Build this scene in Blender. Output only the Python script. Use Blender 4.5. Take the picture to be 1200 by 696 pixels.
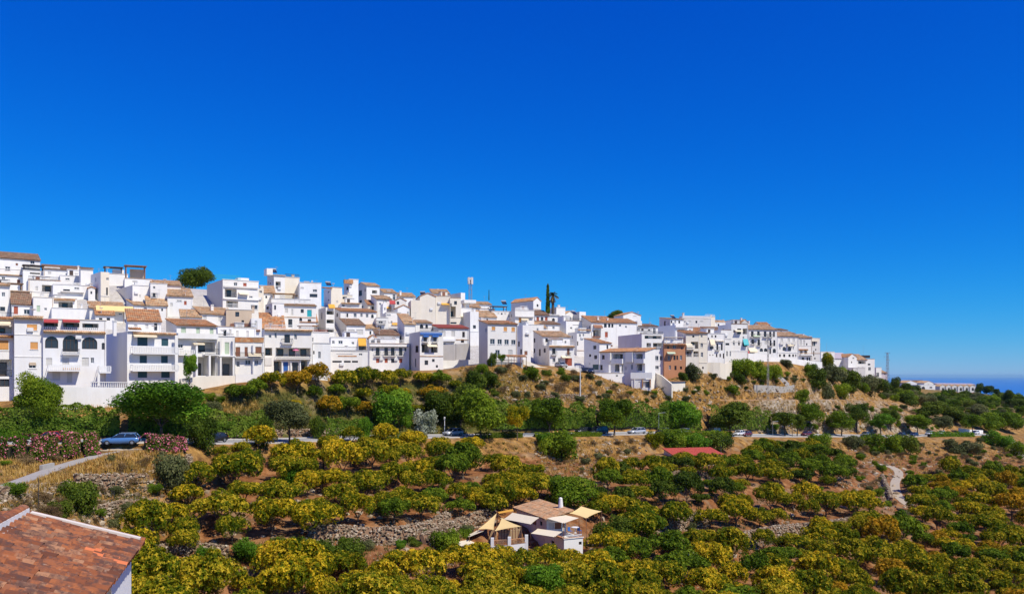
import bpy, math, random
import numpy as np
from mathutils import Vector, Matrix
for o in list(bpy.data.objects): bpy.data.objects.remove(o)
SC = bpy.context.scene
COL = SC.collection
R = math.radians
# ------------------------------------------------------------------ camera, world, sun
F = 1000.0          # focal length in photo pixels (photo 1200 x 696)
HY = 440.0          # eye level row
cam = bpy.data.cameras.new('camera'); camo = bpy.data.objects.new('camera', cam); COL.objects.link(camo)
cam.sensor_width = 36; cam.lens = 36 * F / 1200; cam.shift_y = (HY - 348) / 1200
cam.clip_start = 0.5; cam.clip_end = 200000
camo.location = (0, 0, 0); camo.rotation_euler = (R(90), 0, 0)
SC.camera = camo
SUN_EL, SUN_AZ = 52, 50          # azimuth: degrees from straight behind the camera towards the right
sx, sy, sz = math.sin(R(SUN_AZ)) * math.cos(R(SUN_EL)), -math.cos(R(SUN_AZ)) * math.cos(R(SUN_EL)), math.sin(R(SUN_EL))
W = bpy.data.worlds.new('World'); SC.world = W; W.use_nodes = True
nt = W.node_tree; nt.nodes.clear()
sky = nt.nodes.new('ShaderNodeTexSky'); sky.sky_type = 'NISHITA'; sky.sun_disc = False
sky.sun_elevation = R(SUN_EL); sky.sun_rotation = math.atan2(sx, sy)
sky.altitude = 300; sky.air_density = 1.0; sky.dust_density = 0.0; sky.ozone_density = 4.0
sep = nt.nodes.new('ShaderNodeSeparateColor'); cmb = nt.nodes.new('ShaderNodeCombineColor')   # deep polarised blue of a clear southern sky
nt.links.new(sky.outputs[0], sep.inputs[0])
for i, (k, p) in enumerate(((.60, 3.3), (.66, 1.32), (.98, .62))):
    pw = nt.nodes.new('ShaderNodeMath'); pw.operation = 'POWER'; pw.inputs[1].default_value = p
    mu = nt.nodes.new('ShaderNodeMath'); mu.operation = 'MULTIPLY'; mu.inputs[1].default_value = 10 * k * .1 ** p
    nt.links.new(sep.outputs[i], pw.inputs[0]); nt.links.new(pw.outputs[0], mu.inputs[0]); nt.links.new(mu.outputs[0], cmb.inputs[i])
bg = nt.nodes.new('ShaderNodeBackground'); bg.inputs['Strength'].default_value = 0.11
out = nt.nodes.new('ShaderNodeOutputWorld')
nt.links.new(cmb.outputs[0], bg.inputs[0]); nt.links.new(bg.outputs[0], out.inputs[0])
sl = bpy.data.lights.new('sun', 'SUN'); sl.energy = 5.0; sl.angle = R(0.5); sl.color = (1.0, 0.935, 0.80)
so = bpy.data.objects.new('sun', sl); COL.objects.link(so)
so.rotation_euler = Vector((sx, sy, sz)).to_track_quat('Z', 'Y').to_euler()
SC.view_settings.view_transform = 'Standard'; SC.view_settings.look = 'None'
SC.view_settings.exposure = 0.0; SC.view_settings.gamma = 1.0
# ------------------------------------------------------------------ helpers
rnd = random.Random(7)
def tag(o, label=None, cat=None, group=None, kind=None):
    if label: o['label'] = label
    if cat: o['category'] = cat
    if group: o['group'] = group
    if kind: o['kind'] = kind
    return o
def empty(name, loc, rz=0, label=None, cat=None, group=None):
    o = bpy.data.objects.new(name, None); COL.objects.link(o); o.empty_display_size = .3
    o.location = loc; o.rotation_euler = (0, 0, rz)
    return tag(o, label, cat, group)
def link(name, me, parent=None, mat=None, loc=None):
    o = bpy.data.objects.new(name, me); COL.objects.link(o)
    if parent is not None: o.parent = parent
    if mat is not None:
        if len(me.materials) == 0: me.materials.append(mat)
        elif me.materials[0] != mat:
            o.material_slots[0].link = 'OBJECT'; o.material_slots[0].material = mat
    if loc is not None: o.location = loc
    return o
def np_mesh(name, V, Fc, attrs=None, smooth=False, mat=None):
    """V (n,3); Fc (m,k) equal sized faces"""
    me = bpy.data.meshes.new(name); V = np.asarray(V, np.float32); Fc = np.asarray(Fc, np.int32)
    m, k = Fc.shape
    me.vertices.add(len(V)); me.vertices.foreach_set('co', V.ravel())
    me.loops.add(m * k); me.loops.foreach_set('vertex_index', Fc.ravel())
    me.polygons.add(m); me.polygons.foreach_set('loop_start', np.arange(0, m * k, k, dtype=np.int32))
    me.polygons.foreach_set('loop_total', np.full(m, k, np.int32))
    me.polygons.foreach_set('use_smooth', np.full(m, smooth))
    me.update(calc_edges=True)
    for an, arr in (attrs or {}).items():
        arr = np.asarray(arr, np.float32)
        if arr.ndim == 1:
            a = me.attributes.new(an, 'FLOAT', 'POINT'); a.data.foreach_set('value', arr)
        else:
            a = me.attributes.new(an, 'FLOAT_COLOR', 'POINT'); a.data.foreach_set('color', arr.ravel())
    if mat: me.materials.append(mat)
    return me
class MB:
    def __init__(s): s.v = []; s.f = []; s.m = []; s.cur = 0
    def quad(s, *p):
        n = len(s.v); s.v += [tuple(q) for q in p]; s.f.append(tuple(range(n, n + len(p)))); s.m.append(s.cur)
    def box(s, x0, x1, y0, y1, z0, z1):
        n = len(s.v)
        s.v += [(x0,y0,z0),(x1,y0,z0),(x1,y1,z0),(x0,y1,z0),(x0,y0,z1),(x1,y0,z1),(x1,y1,z1),(x0,y1,z1)]
        for f in ((0,3,2,1),(4,5,6,7),(0,1,5,4),(1,2,6,5),(2,3,7,6),(3,0,4,7)):
            s.f.append(tuple(n + i for i in f)); s.m.append(s.cur)
    def hexa(s, P):
        n = len(s.v); s.v += [tuple(p) for p in P]
        for f in ((0,3,2,1),(4,5,6,7),(0,1,5,4),(1,2,6,5),(2,3,7,6),(3,0,4,7)):
            s.f.append(tuple(n + i for i in f)); s.m.append(s.cur)
    def tube(s, p0, p1, r0, r1=None, n=6, cap=True):
        r1 = r0 if r1 is None else r1
        p0 = Vector(p0); p1 = Vector(p1); d = p1 - p0
        if d.length < 1e-6: return
        d.normalize(); a = d.orthogonal().normalized(); b = d.cross(a); k = len(s.v)
        for p, r in ((p0, r0), (p1, r1)):
            for i in range(n):
                t = 2 * math.pi * i / n; s.v.append(tuple(p + (a * math.cos(t) + b * math.sin(t)) * r))
        for i in range(n):
            s.f.append((k + i, k + (i + 1) % n, k + n + (i + 1) % n, k + n + i)); s.m.append(s.cur)
        if cap:
            s.f.append(tuple(k + n + i for i in range(n))); s.m.append(s.cur)
            s.f.append(tuple(k + n - 1 - i for i in range(n))); s.m.append(s.cur)
    def lathe(s, prof, n=12, c=(0, 0, 0)):
        k = len(s.v)
        for (r, z) in prof:
            for i in range(n):
                t = 2 * math.pi * i / n; s.v.append((c[0] + r * math.cos(t), c[1] + r * math.sin(t), c[2] + z))
        for j in range(len(prof) - 1):
            for i in range(n):
                s.f.append((k + j*n + i, k + j*n + (i+1) % n, k + (j+1)*n + (i+1) % n, k + (j+1)*n + i)); s.m.append(s.cur)
    def mesh(s, name, mats, smooth=False):
        me = bpy.data.meshes.new(name); me.from_pydata(s.v, [], s.f)
        mats = mats if isinstance(mats, (list, tuple)) else [mats]
        for m in mats: me.materials.append(m)
        if len(mats) > 1: me.polygons.foreach_set('material_index', s.m)
        if smooth: me.polygons.foreach_set('use_smooth', [True] * len(me.polygons))
        me.update(); return me
    def build(s, name, mats, parent=None, smooth=False):
        return link(name, s.mesh(name, mats, smooth), parent)
# ------------------------------------------------------------------ materials
def newmat(name):
    m = bpy.data.materials.new(name); m.use_nodes = True; t = m.node_tree; t.nodes.clear()
    o = t.nodes.new('ShaderNodeOutputMaterial'); return m, t, o
def N(t, typ, **kw):
    n = t.nodes.new(typ)
    for k, v in kw.items():
        if k in n.inputs: n.inputs[k].default_value = v
        else: setattr(n, k, v)
    return n
def ramp(t, fac, stops):
    r = t.nodes.new('ShaderNodeValToRGB'); e = r.color_ramp.elements
    while len(e) < len(stops): e.new(.5)
    for i, (p, c) in enumerate(stops): e[i].position = p; e[i].color = (*c, 1)
    t.links.new(fac, r.inputs[0]); return r.outputs[0]
def mixc(t, fac, a, b, mode='MIX'):
    n = t.nodes.new('ShaderNodeMix'); n.data_type = 'RGBA'; n.blend_type = mode
    for sock, v in ((n.inputs[0], fac), (n.inputs[6], a), (n.inputs[7], b)):
        if hasattr(v, 'is_output'): t.links.new(v, sock)
        elif isinstance(v, tuple): sock.default_value = (*v, 1)
        else: sock.default_value = v
    return n.outputs[2]
def mathn(t, op, a, b=0.0):
    n = t.nodes.new('ShaderNodeMath'); n.operation = op
    for sock, v in ((n.inputs[0], a), (n.inputs[1], b)):
        if hasattr(v, 'is_output'): t.links.new(v, sock)
        else: sock.default_value = v
    return n.outputs[0]
def noise(t, scale, detail=4, vec=None, rough=.55):
    n = N(t, 'ShaderNodeTexNoise', Scale=scale, Detail=detail, Roughness=rough)
    if vec is not None: t.links.new(vec, n.inputs['Vector'])
    return n.outputs['Fac']
def finish(t, o, col, rough=.9, bump=None, bs=.3, bd=.02, spec=.3, metal=0.0):
    p = N(t, 'ShaderNodeBsdfPrincipled', Roughness=rough, Metallic=metal); p.inputs['Specular IOR Level'].default_value = spec
    if hasattr(col, 'is_output'): t.links.new(col, p.inputs['Base Color'])
    else: p.inputs['Base Color'].default_value = (*col, 1)
    if bump is not None:
        b = N(t, 'ShaderNodeBump', Strength=bs, Distance=bd); t.links.new(bump, b.inputs['Height']); t.links.new(b.outputs[0], p.inputs['Normal'])
    t.links.new(p.outputs[0], o.inputs[0]); return p
def geo(t): return t.nodes.new('ShaderNodeNewGeometry').outputs['Position']
def objrand(t): return t.nodes.new('ShaderNodeObjectInfo').outputs['Random']
def m_plaster(name, col, dirt=.85, var=.15):
    m, t, o = newmat(name); P = geo(t)
    mp = N(t, 'ShaderNodeMapping'); mp.inputs['Scale'].default_value = (.9, .9, .25); t.links.new(P, mp.inputs[0])
    streak = noise(t, 1.3, 5, mp.outputs[0], .65); blot = noise(t, .35, 4, P)
    f = ramp(t, mathn(t, 'ADD', mathn(t, 'MULTIPLY', streak, .6), mathn(t, 'MULTIPLY', blot, .4)), [(.22, (.0,)*3), (.60, (1,)*3)])
    d = tuple(c * dirt * k for c, k in zip(col, (1, .965, .90)))
    c = mixc(t, f, d, col)
    c = mixc(t, mathn(t, 'MULTIPLY', objrand(t), var * 3), c, tuple(x * y for x, y in zip(col, (.97, .92, .82))))
    finish(t, o, c, .92, noise(t, 9, 5, P), .25, .03, .15); return m
def m_plain(name, col, rough=.6, metal=0.0, spec=.4, var=.12, scale=3.0):
    m, t, o = newmat(name); P = geo(t)
    c = mixc(t, noise(t, scale, 4, P), tuple(x * (1 - var) for x in col), tuple(min(1, x * (1 + var)) for x in col))
    finish(t, o, c, rough, None, spec=spec, metal=metal); return m
def m_tile(name, a, b, c3, scale=2.2):
    m, t, o = newmat(name); P = geo(t)
    v = N(t, 'ShaderNodeTexVoronoi', Scale=scale); t.links.new(P, v.inputs['Vector'])
    s = N(t, 'ShaderNodeSeparateColor'); t.links.new(v.outputs['Color'], s.inputs[0])
    c = ramp(t, s.outputs[0], [(0, a), (.5, b), (1, c3)])
    c = mixc(t, ramp(t, noise(t, .9, 5, P), [(.42, (0,)*3), (.7, (.75,)*3)]), c, (.20, .17, .12))
    finish(t, o, c, .9, noise(t, 7, 3, P), .4, .03, .15); return m
def m_glass(name, col):
    m, t, o = newmat(name)
    c = mixc(t, objrand(t), tuple(x * .5 for x in col), tuple(x * 1.6 for x in col))
    finish(t, o, c, .08, None, spec=.6); return m
def m_leaf(name, stops, trans=.3, rough=.55, objvar=.25, shift=0.0, hue_noise=.0):
    m, t, o = newmat(name)
    a = N(t, 'ShaderNodeAttribute'); a.attribute_name = 'tint'
    f = mathn(t, 'ADD', a.outputs['Fac'], mathn(t, 'MULTIPLY', mathn(t, 'SUBTRACT', objrand(t), .5), objvar))
    if shift: f = mathn(t, 'ADD', f, shift)
    c = ramp(t, f, stops)
    p = N(t, 'ShaderNodeBsdfPrincipled', Roughness=rough); p.inputs['Specular IOR Level'].default_value = .06
    t.links.new(c, p.inputs['Base Color'])
    tr = N(t, 'ShaderNodeBsdfTranslucent'); t.links.new(mixc(t, 1.0, c, (1.0, 1.0, .45), 'MULTIPLY'), tr.inputs[0])
    mx = N(t, 'ShaderNodeMixShader'); mx.inputs[0].default_value = trans
    t.links.new(p.outputs[0], mx.inputs[1]); t.links.new(tr.outputs[0], mx.inputs[2]); t.links.new(mx.outputs[0], o.inputs[0])
    return m
M = {}
M['white'] = m_plaster('whitewash', (.83, .82, .795), .84)
M['cream'] = m_plaster('cream_plaster', (.80, .74, .63), .85)
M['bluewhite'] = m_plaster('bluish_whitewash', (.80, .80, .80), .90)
M['warm'] = m_plaster('sandy_plaster', (.60, .48, .36), .8)
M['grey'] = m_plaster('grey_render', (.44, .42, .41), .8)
M['greyl'] = m_plaster('pale_grey_render_and_shade', (.66, .64, .62), .85)  # real pale grey render, also painted on white houses' flanks as shade
M['lilac'] = m_plaster('mauve_render_and_shade', (.62, .54, .57), .85)  # mauve flank shade put into the colour; some roofs and walls share it
M['orangewall'] = m_plaster('orange_brick_wall', (.58, .28, .15), .78)
M['tile'] = m_tile('roof_tile', (.42, .16, .06), (.52, .24, .10), (.56, .34, .18))
M['villaroof'] = m_tile('villa_tile', (.40, .19, .09), (.48, .26, .13), (.56, .36, .21), 5)
M['tilebrown'] = m_tile('weathered_tile', (.22, .11, .07), (.30, .17, .10), (.38, .25, .16))
M['tilepale'] = m_tile('pale_tile', (.50, .26, .12), (.58, .36, .19), (.62, .46, .29))
M['glass'] = m_glass('window_glass', (.035, .045, .06))
M['frame'] = m_plain('white_frame', (.75, .75, .74), .5)
M['darkframe'] = m_plain('dark_wood', (.07, .045, .035), .6)
M['dark'] = m_plain('dark_interior', (.06, .05, .05), .9)
M['orange'] = m_plain('orange_blind', (.62, .30, .09), .6)
M['green'] = m_plain('pale_green_shutter', (.48, .58, .42), .6)
M['teal'] = m_plain('dark_teal_shutter', (.03, .09, .11), .5)
M['brown'] = m_plain('brown_shutter', (.26, .11, .06), .6)
M['red'] = m_plain('red_brown_door', (.42, .10, .05), .6)
M['pale'] = m_plain('pale_blind', (.62, .60, .55), .6)
M['turq'] = m_plain('turquoise_paint', (.03, .42, .45), .6)
M['blue'] = m_plain('blue_paint', (.04, .14, .42), .5)
M['iron'] = m_plain('dark_iron', (.05, .05, .055), .5, .3)
M['steel'] = m_plain('galvanised_steel', (.36, .38, .40), .45, .6)
M['awncream'] = m_plain('cream_canvas', (.76, .66, .46), .85)
M['awnyellow'] = m_plain('sand_yellow_canvas', (.80, .58, .24), .85)
M['awnpale'] = m_plain('pale_canvas', (.80, .69, .48), .85)
M['awnorange'] = m_plain('orange_canvas', (.75, .38, .05), .85)
M['awnred'] = m_plain('red_canvas', (.45, .06, .06), .85)
M['pink'] = m_plain('pink_canvas', (.75, .22, .36), .85)
M['wood'] = m_plain('brown_timber', (.22, .11, .06), .8)
M['concrete'] = m_plaster('concrete', (.42, .40, .37), .75)
M['solar'] = m_plain('solar_panel', (.015, .02, .04), .2, 0, .6)
M['bark'] = m_plain('bark', (.10, .075, .055), .95, var=.4, scale=6)
M['white_paint'] = m_plain('white_paint', (.80, .80, .79), .6, var=.03)
# ------------------------------------------------------------------ terrain as a height field over (photo column, depth)
def vnoise(x, y, seed=0):
    xi = np.floor(x).astype(np.int64); yi = np.floor(y).astype(np.int64); fx = x - xi; fy = y - yi
    fx = fx * fx * (3 - 2 * fx); fy = fy * fy * (3 - 2 * fy)
    def h(a, b):
        n = (a * 374761393 + b * 668265263 + seed * 2147483647) & 0xffffffff
        n = ((n ^ (n >> 13)) * 1274126177) & 0xffffffff
        return ((n ^ (n >> 16)) & 0xffff) / 65535.0
    return (h(xi, yi) * (1 - fx) + h(xi + 1, yi) * fx) * (1 - fy) + (h(xi, yi + 1) * (1 - fx) + h(xi + 1, yi + 1) * fx) * fy
def fbm(x, y, o=4, seed=0):
    s = 0; a = .5
    for i in range(o): s = s + a * (vnoise(x, y, seed + i) - .5); x = x * 2.03; y = y * 2.03; a *= .5
    return s
def pchip_d(x, y):
    h = np.diff(x); d = np.diff(y) / h; m = np.zeros_like(y)
    for i in range(1, len(x) - 1):
        if d[i-1] * d[i] > 0:
            w1 = 2*h[i] + h[i-1]; w2 = h[i] + 2*h[i-1]; m[i] = (w1 + w2) / (w1 / d[i-1] + w2 / d[i])
    m[0] = d[0]; m[-1] = d[-1]; return m
def pchip(x, y, q):
    x = np.asarray(x, float); y = np.asarray(y, float); m = pchip_d(x, y); q = np.clip(q, x[0], x[-1])
    i = np.clip(np.searchsorted(x, q) - 1, 0, len(x) - 2); h = x[i+1] - x[i]; t = (q - x[i]) / h
    return (y[i]*(2*t**3-3*t**2+1) + h*m[i]*(t**3-2*t**2+t) + y[i+1]*(-2*t**3+3*t**2) + h*m[i+1]*(t**3-t**2))
def zz(*l):  # (Y, py) -> (Y, z)
    return [(Y, (HY - p) / F * Y) for (Y, p) in l]
# rows: A near, B, C, D, E, F, G road front, H road back, I bank top, J house base, K village top, L behind, M far, N shore
COLS = {
-250: [(22,-13),(40,-12)] + zz((60,620),(72,585),(84,550),(98,530),(104,521),(111,517)) + zz((118,478),(122,470),(200,350)) + [(240,19),(900,-60),(3500,-262)],
0:   [(22,-13),(44,-12)] + zz((62,612),(76,576),(92,545),(104,527),(107,521),(114,517)) + zz((121,480),(128,470),(205,347)) + [(240,20),(900,-60),(3500,-262)],
150: [(22,-14),(50,-17)] + zz((80,690),(92,632),(101,576),(103.5,552),(111,519.5),(118.5,515)) + zz((122,483),(133,468),(215,335)) + [(250,22),(900,-60),(3500,-262)],
300: [(22,-15),(60,-21)] + zz((86,696),(98,630),(114,570),(124,535),(128,520),(136,515)) + zz((141,480),(155,447),(230,345)) + [(265,21),(900,-60),(3500,-262)],
450: [(22,-15),(60,-22)] + zz((90,696),(103,630),(122,570),(140,530),(148,514.5),(156,510.5)) + zz((170,472),(207,432),(262,370)) + [(295,18),(900,-65),(3500,-262)],
600: [(22,-15),(60,-23)] + zz((92,696),(115,625),(140,565),(160,530),(169,512),(177,508.8)) + zz((187,470),(203,424),(275,375)) + [(300,17),(900,-70),(3500,-262)],
750: [(22,-15),(60,-24)] + zz((98,696),(125,620),(150,565),(178,530),(189,509.5),(198,506.5)) + zz((205,474),(236,448),(290,395)) + [(320,12),(950,-75),(3500,-262)],
900: [(22,-15),(60,-24)] + zz((108,696),(135,620),(170,565),(210,527),(226,512),(236,509)) + zz((248,470),(275,432),(330,405)) + [(352,10),(1000,-80),(3500,-262)],
970: [(22,-15),(60,-24)] + zz((113,696),(142,620),(180,567),(230,528),(248,512),(259,509)) + zz((274,472),(310,440),(352,430)) + [(385,2),(1000,-80),(3500,-262)],
1050:[(22,-15),(60,-25)] + zz((118,696),(150,620),(190,570),(255,530),(282,512.5),(294,510)) + zz((318,485),(390,466),(480,452)) + [(560,-12),(1100,-90),(3500,-262)],
1130:[(22,-15),(60,-25)] + zz((122,696),(158,620),(200,570),(270,530),(318,510),(331,508)) + zz((365,490),(520,474),(760,459)) + [(830,-16),(1300,-100),(3500,-262)],
1200:[(22,-15),(60,-26)] + zz((125,696),(165,620),(212,570),(280,540),(345,512),(358,510)) + zz((400,492),(520,479),(690,466)) + [(760,-24),(1300,-120),(3500,-262)],
1400:[(22,-15),(60,-26)] + zz((130,696),(170,620),(216,570),(290,540),(370,512),(385,510)) + zz((420,495),(540,480),(690,470)) + [(760,-30),(1300,-120),(3500,-262)],
}
cx_ = np.array(sorted(COLS)); KT = np.array([COLS[c] for c in cx_], float)  # (ncol, 14, 2)
PX = np.arange(-900, 2101, 4.0)
pxc = np.clip(PX, cx_[0], cx_[-1])
KN = np.stack([np.stack([pchip(cx_, KT[:, r, k], pxc) for k in range(2)], -1) for r in range(KT.shape[1])], 1)  # (npx,14,2)
def setrow(r, tab):
    tx = np.array([t[0] for t in tab], float); q = np.clip(PX, tx[0], tx[-1])
    KN[:, r, 0] = pchip(tx, [t[1] for t in tab], q); KN[:, r, 1] = pchip(tx, [(HY - t[2]) / F * t[1] for t in tab], q)
setrow(8, [(-250,117,480),(0,119,481),(150,123,484),(300,140,481),(450,164,475),(600,183,471),(750,203,474),(830,225,476),(900,242,477),(970,266,477),(1050,310,485),(1130,365,490),(1200,400,492),(1400,420,495)])
setrow(9, [(-250,120.5,472),(0,121.5,472),(60,123.5,471),(100,125,470),(150,131,468),(200,136,461),(235,138.5,456),(300,146,447),(360,157,443),(450,180,436),(520,183.5,434),(560,190,428),(600,192,426),(640,208,429),(690,211,437),(720,211,448),(762,213,457),(790,226,443),(830,237,435),(870,253,425),(910,264,424),(935,280,427),(960,293,433),(1050,390,466),(1130,520,474),(1200,520,479),(1400,540,480)])
YS = np.unique(np.concatenate([np.linspace(4, 50, 30), np.linspace(50, 340, 365), np.geomspace(340, 900, 90), np.geomspace(900, 3500, 24)]))
HT = np.zeros((len(PX), len(YS)))
ZONE = np.zeros((len(PX), len(YS), 4))     # r orchard soil, g village paving, b rock, a moist green
for i in range(len(PX)):
    y, z = KN[i, :, 0], KN[i, :, 1]; dj = min(15.0, .3 * (y[10] - y[9]))
    HT[i] = pchip(np.insert(y, 10, y[9] + dj), np.insert(z, 10, z[9] + .03 * dj), YS)
    s = np.interp(YS, y, np.arange(14.0)); ZONE[i, :, 3] = s
SS = ZONE[:, :, 3].copy()
GX = (PX[:, None] - 600) / F * YS[None, :]; GY = np.broadcast_to(YS[None, :], GX.shape)
road_w = np.clip((np.abs(SS - 6.5) - .5) / .35, 0, 1)              # 0 on the road
vill_w = np.clip(np.abs(SS - 9.0) / .15, 0, 1)
amp = road_w * np.clip((SS - 1) / 1, 0, 1) * np.interp(SS, [8.3, 8.9], [1.0, .15])
HT += amp * (fbm(GX / 16, GY / 16, 4, 3) * 1.5 + fbm(GX / 3.2, GY / 3.2, 3, 9) * .55)
# cultivation terraces between the valley floor and the road
tw = np.clip((SS - 1.8) / .4, 0, 1) * np.clip((5.6 - SS) / .5, 0, 1)
st = 2.1; q = HT / st + fbm(GX / 30, GY / 30, 2, 21) * 1.2; fr = q - np.floor(q)
HT += tw * .75 * st * ((np.clip((fr - .62) / .38, 0, 1) ** 1.0) - fr)
def hgt(px, Y):
    i = np.clip((px - PX[0]) / 4.0, 0, len(PX) - 1.001); j = np.clip(np.interp(Y, YS, np.arange(len(YS))), 0, len(YS) - 1.001)
    a = int(i); b = int(j); u = i - a; v = j - b
    return (HT[a, b]*(1-u) + HT[a+1, b]*u)*(1-v) + (HT[a, b+1]*(1-u) + HT[a+1, b+1]*u)*v
def hxy(x, y): return hgt(600 + F * x / y, y)
def svals(px, Y):
    i = int(np.clip(round((px - PX[0]) / 4.0), 0, len(PX) - 1)); return float(np.interp(Y, YS, SS[i]))
def gp(px, py, off=0.0, ymin=45.0, ymax=1200.0):
    """first point where the ray through (px,py) comes within `off` of the ground"""
    i = (px - PX[0]) / 4.0; a = int(i); u = i - a
    H = HT[a] * (1 - u) + HT[a + 1] * u + off
    d = (HY - py) / F * YS - H
    ok = (YS >= ymin); idx = np.where(ok & (d <= 0))[0]
    if len(idx) == 0: Y = ymax
    else:
        k = idx[0]
        if k == 0 or d[k-1] <= 0: Y = YS[k]
        else: Y = YS[k-1] + (YS[k] - YS[k-1]) * d[k-1] / (d[k-1] - d[k])
    return Y
def P(px, py, Y): return Vector(((px - 600) / F * Y, Y, (HY - py) / F * Y))
def G(px, py, off=0.0):
    Y = gp(px, py, off); p = P(px, py, Y); return p
def rowpt(px, s, side=0.0):
    """point on the ground at row position s for a column"""
    i = (px - PX[0]) / 4.0; a = int(i); u = i - a
    y = KN[a, :, 0] * (1 - u) + KN[a + 1, :, 0] * u
    Y = float(np.interp(s, np.arange(14.0), y)); return Vector(((px - 600) / F * Y, Y, hgt(px, Y)))
# zone colours
ZONE[:, :, 0] = np.clip((SS - 1) / .5, 0, 1) * np.clip((5.3 - SS) / .5, 0, 1) * np.clip((PX[:, None] - 160) / 80, 0, 1)
ZONE[:, :, 1] = np.clip((SS - 9.05) / .15, 0, 1) * np.clip((990 - PX[:, None]) / 30, 0, 1) * np.clip((11.3 - SS) / .2, 0, 1)
rk = np.clip((SS - 7.05) / .2, 0, 1) * np.clip((8.6 - SS) / .5, 0, 1) * np.clip((PX[:, None] - 870) / 30, 0, 1)
ZONE[:, :, 2] = rk * np.clip((1110 - PX[:, None]) / 40, 0, 1)
gr = np.clip((SS - 7.0) / .1, 0, 1) * np.clip((8.8 - SS) / .4, 0, 1) * np.clip((640 - PX[:, None]) / 60, 0, 1) * np.clip((PX[:, None]-230)/50, 0, 1)
gr = np.maximum(gr, np.clip((SS - 8.6) / .3, 0, 1) * np.clip((PX[:, None] - 1060) / 60, 0, 1))
ZONE[:, :, 3] = gr
def m_ground():
    m, t, o = newmat('hillside_ground'); p = geo(t)
    a = N(t, 'ShaderNodeAttribute'); a.attribute_name = 'zone'
    s = N(t, 'ShaderNodeSeparateColor'); t.links.new(a.outputs['Color'], s.inputs[0])
    n1 = noise(t, .12, 6, p, .6); n2 = noise(t, .55, 6, p, .65); n3 = noise(t, 2.6, 5, p, .7); n4 = noise(t, .28, 5, p, .6)
    dry = ramp(t, n2, [(.28, (.085, .05, .018)), (.44, (.24, .125, .04)), (.58, (.43, .235, .065)), (.74, (.55, .37, .17))])
    soil = ramp(t, n2, [(.3, (.10, .04, .016)), (.48, (.25, .10, .035)), (.66, (.40, .20, .085)), (.8, (.50, .33, .19))])
    rock = ramp(t, n2, [(.3, (.14, .10, .06)), (.5, (.32, .25, .17)), (.7, (.50, .43, .34))])
    pave = ramp(t, n2, [(.3, (.45, .42, .38)), (.7, (.62, .59, .54))])
    grn = ramp(t, n2, [(.3, (.045, .05, .012)), (.5, (.10, .10, .022)), (.72, (.24, .17, .05))])
    c = mixc(t, s.outputs[0], dry, soil)
    c = mixc(t, a.outputs['Alpha'], c, grn)
    c = mixc(t, ramp(t, n4, [(.52, (0,)*3), (.60, (1,)*3)]), c, mixc(t, .5, c, (.30, .22, .13)))
    c = mixc(t, mathn(t, 'MULTIPLY', s.outputs[2], ramp(t, n1, [(.42, (0,)*3), (.52, (1,)*3)])), c, rock)
    c = mixc(t, s.outputs[1], c, pave)
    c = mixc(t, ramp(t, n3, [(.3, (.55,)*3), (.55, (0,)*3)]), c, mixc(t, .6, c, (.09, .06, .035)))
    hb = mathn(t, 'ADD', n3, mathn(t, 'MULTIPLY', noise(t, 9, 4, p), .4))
    finish(t, o, c, .95, hb, .9, .25, .1); return m
# footpaths and tracks are cut level into the slope
PATHS = {}
def cut(name, pts, w):
    Pn = [G(*p) for p in pts]; D_ = []
    for i in range(len(Pn) - 1):
        n = max(2, int((Pn[i+1] - Pn[i]).length / .8)); D_ += [Pn[i].lerp(Pn[i+1], k / n) for k in range(n)]
    D_.append(Pn[-1]); A = np.array([tuple(p) for p in D_])
    for _ in range(3):
        for c in range(3):
            B = A[:, c].copy(); k = 4
            for i in range(len(A)): B[i] = A[max(0, i-k):i+k+1, c].mean() if k <= i < len(A) - k else A[i, c]
            A[:, c] = B
    x0, x1, y0, y1 = A[:, 0].min() - 5, A[:, 0].max() + 5, A[:, 1].min() - 5, A[:, 1].max() + 5
    I, J = np.where((GX > x0) & (GX < x1) & (GY > y0) & (GY < y1))
    d2 = (GX[I, J][:, None] - A[None, :, 0])**2 + (GY[I, J][:, None] - A[None, :, 1])**2; k = d2.argmin(1); d = np.sqrt(d2[np.arange(len(k)), k])
    wt = np.clip(1 - (d - w / 2 - .3) / 1.6, 0, 1); wt = wt * wt * (3 - 2 * wt); HT[I, J] = HT[I, J] * (1 - wt) + (A[k, 2] - .02) * wt
    PATHS[name] = (A, w)
cut('concrete_path', [(-40, 586), (0, 573), (40, 558), (75, 545), (105, 535), (140, 529)], 1.9)
cut('stone_path', [(955, 529), (985, 536), (1020, 542), (1048, 546), (1055, 554), (1048, 566), (1051, 582), (1066, 592)], 2.0)
cut('dirt_track', [(1172, 512), (1182, 518), (1192, 526), (1215, 540)], 6.0)
cut('slope_track', [(840, 469), (880, 469), (930, 468), (980, 468), (1030, 470), (1056, 474)], 2.0)
PALL = np.concatenate([np.c_[a[:, :2], np.full(len(a), w)] for a, w in PATHS.values()])
def onpath(x, y): return bool((np.hypot(PALL[:, 0] - x, PALL[:, 1] - y) < PALL[:, 2] / 2 + .4).any())
# terrain mesh (every second table column, all rows)
ci = np.arange(0, len(PX), 1); V = np.stack([GX[ci], GY[ci], HT[ci]], -1); nc, nr = V.shape[:2]
idx = np.arange(nc * nr).reshape(nc, nr)
FQ = np.stack([idx[:-1, :-1], idx[1:, :-1], idx[1:, 1:], idx[:-1, 1:]], -1).reshape(-1, 4)
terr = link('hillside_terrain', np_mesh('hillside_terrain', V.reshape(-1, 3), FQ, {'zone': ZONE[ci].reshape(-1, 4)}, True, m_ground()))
tag(terr, 'dry terraced hillside with ochre grass and red orchard soil', None, None, 'structure')
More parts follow.
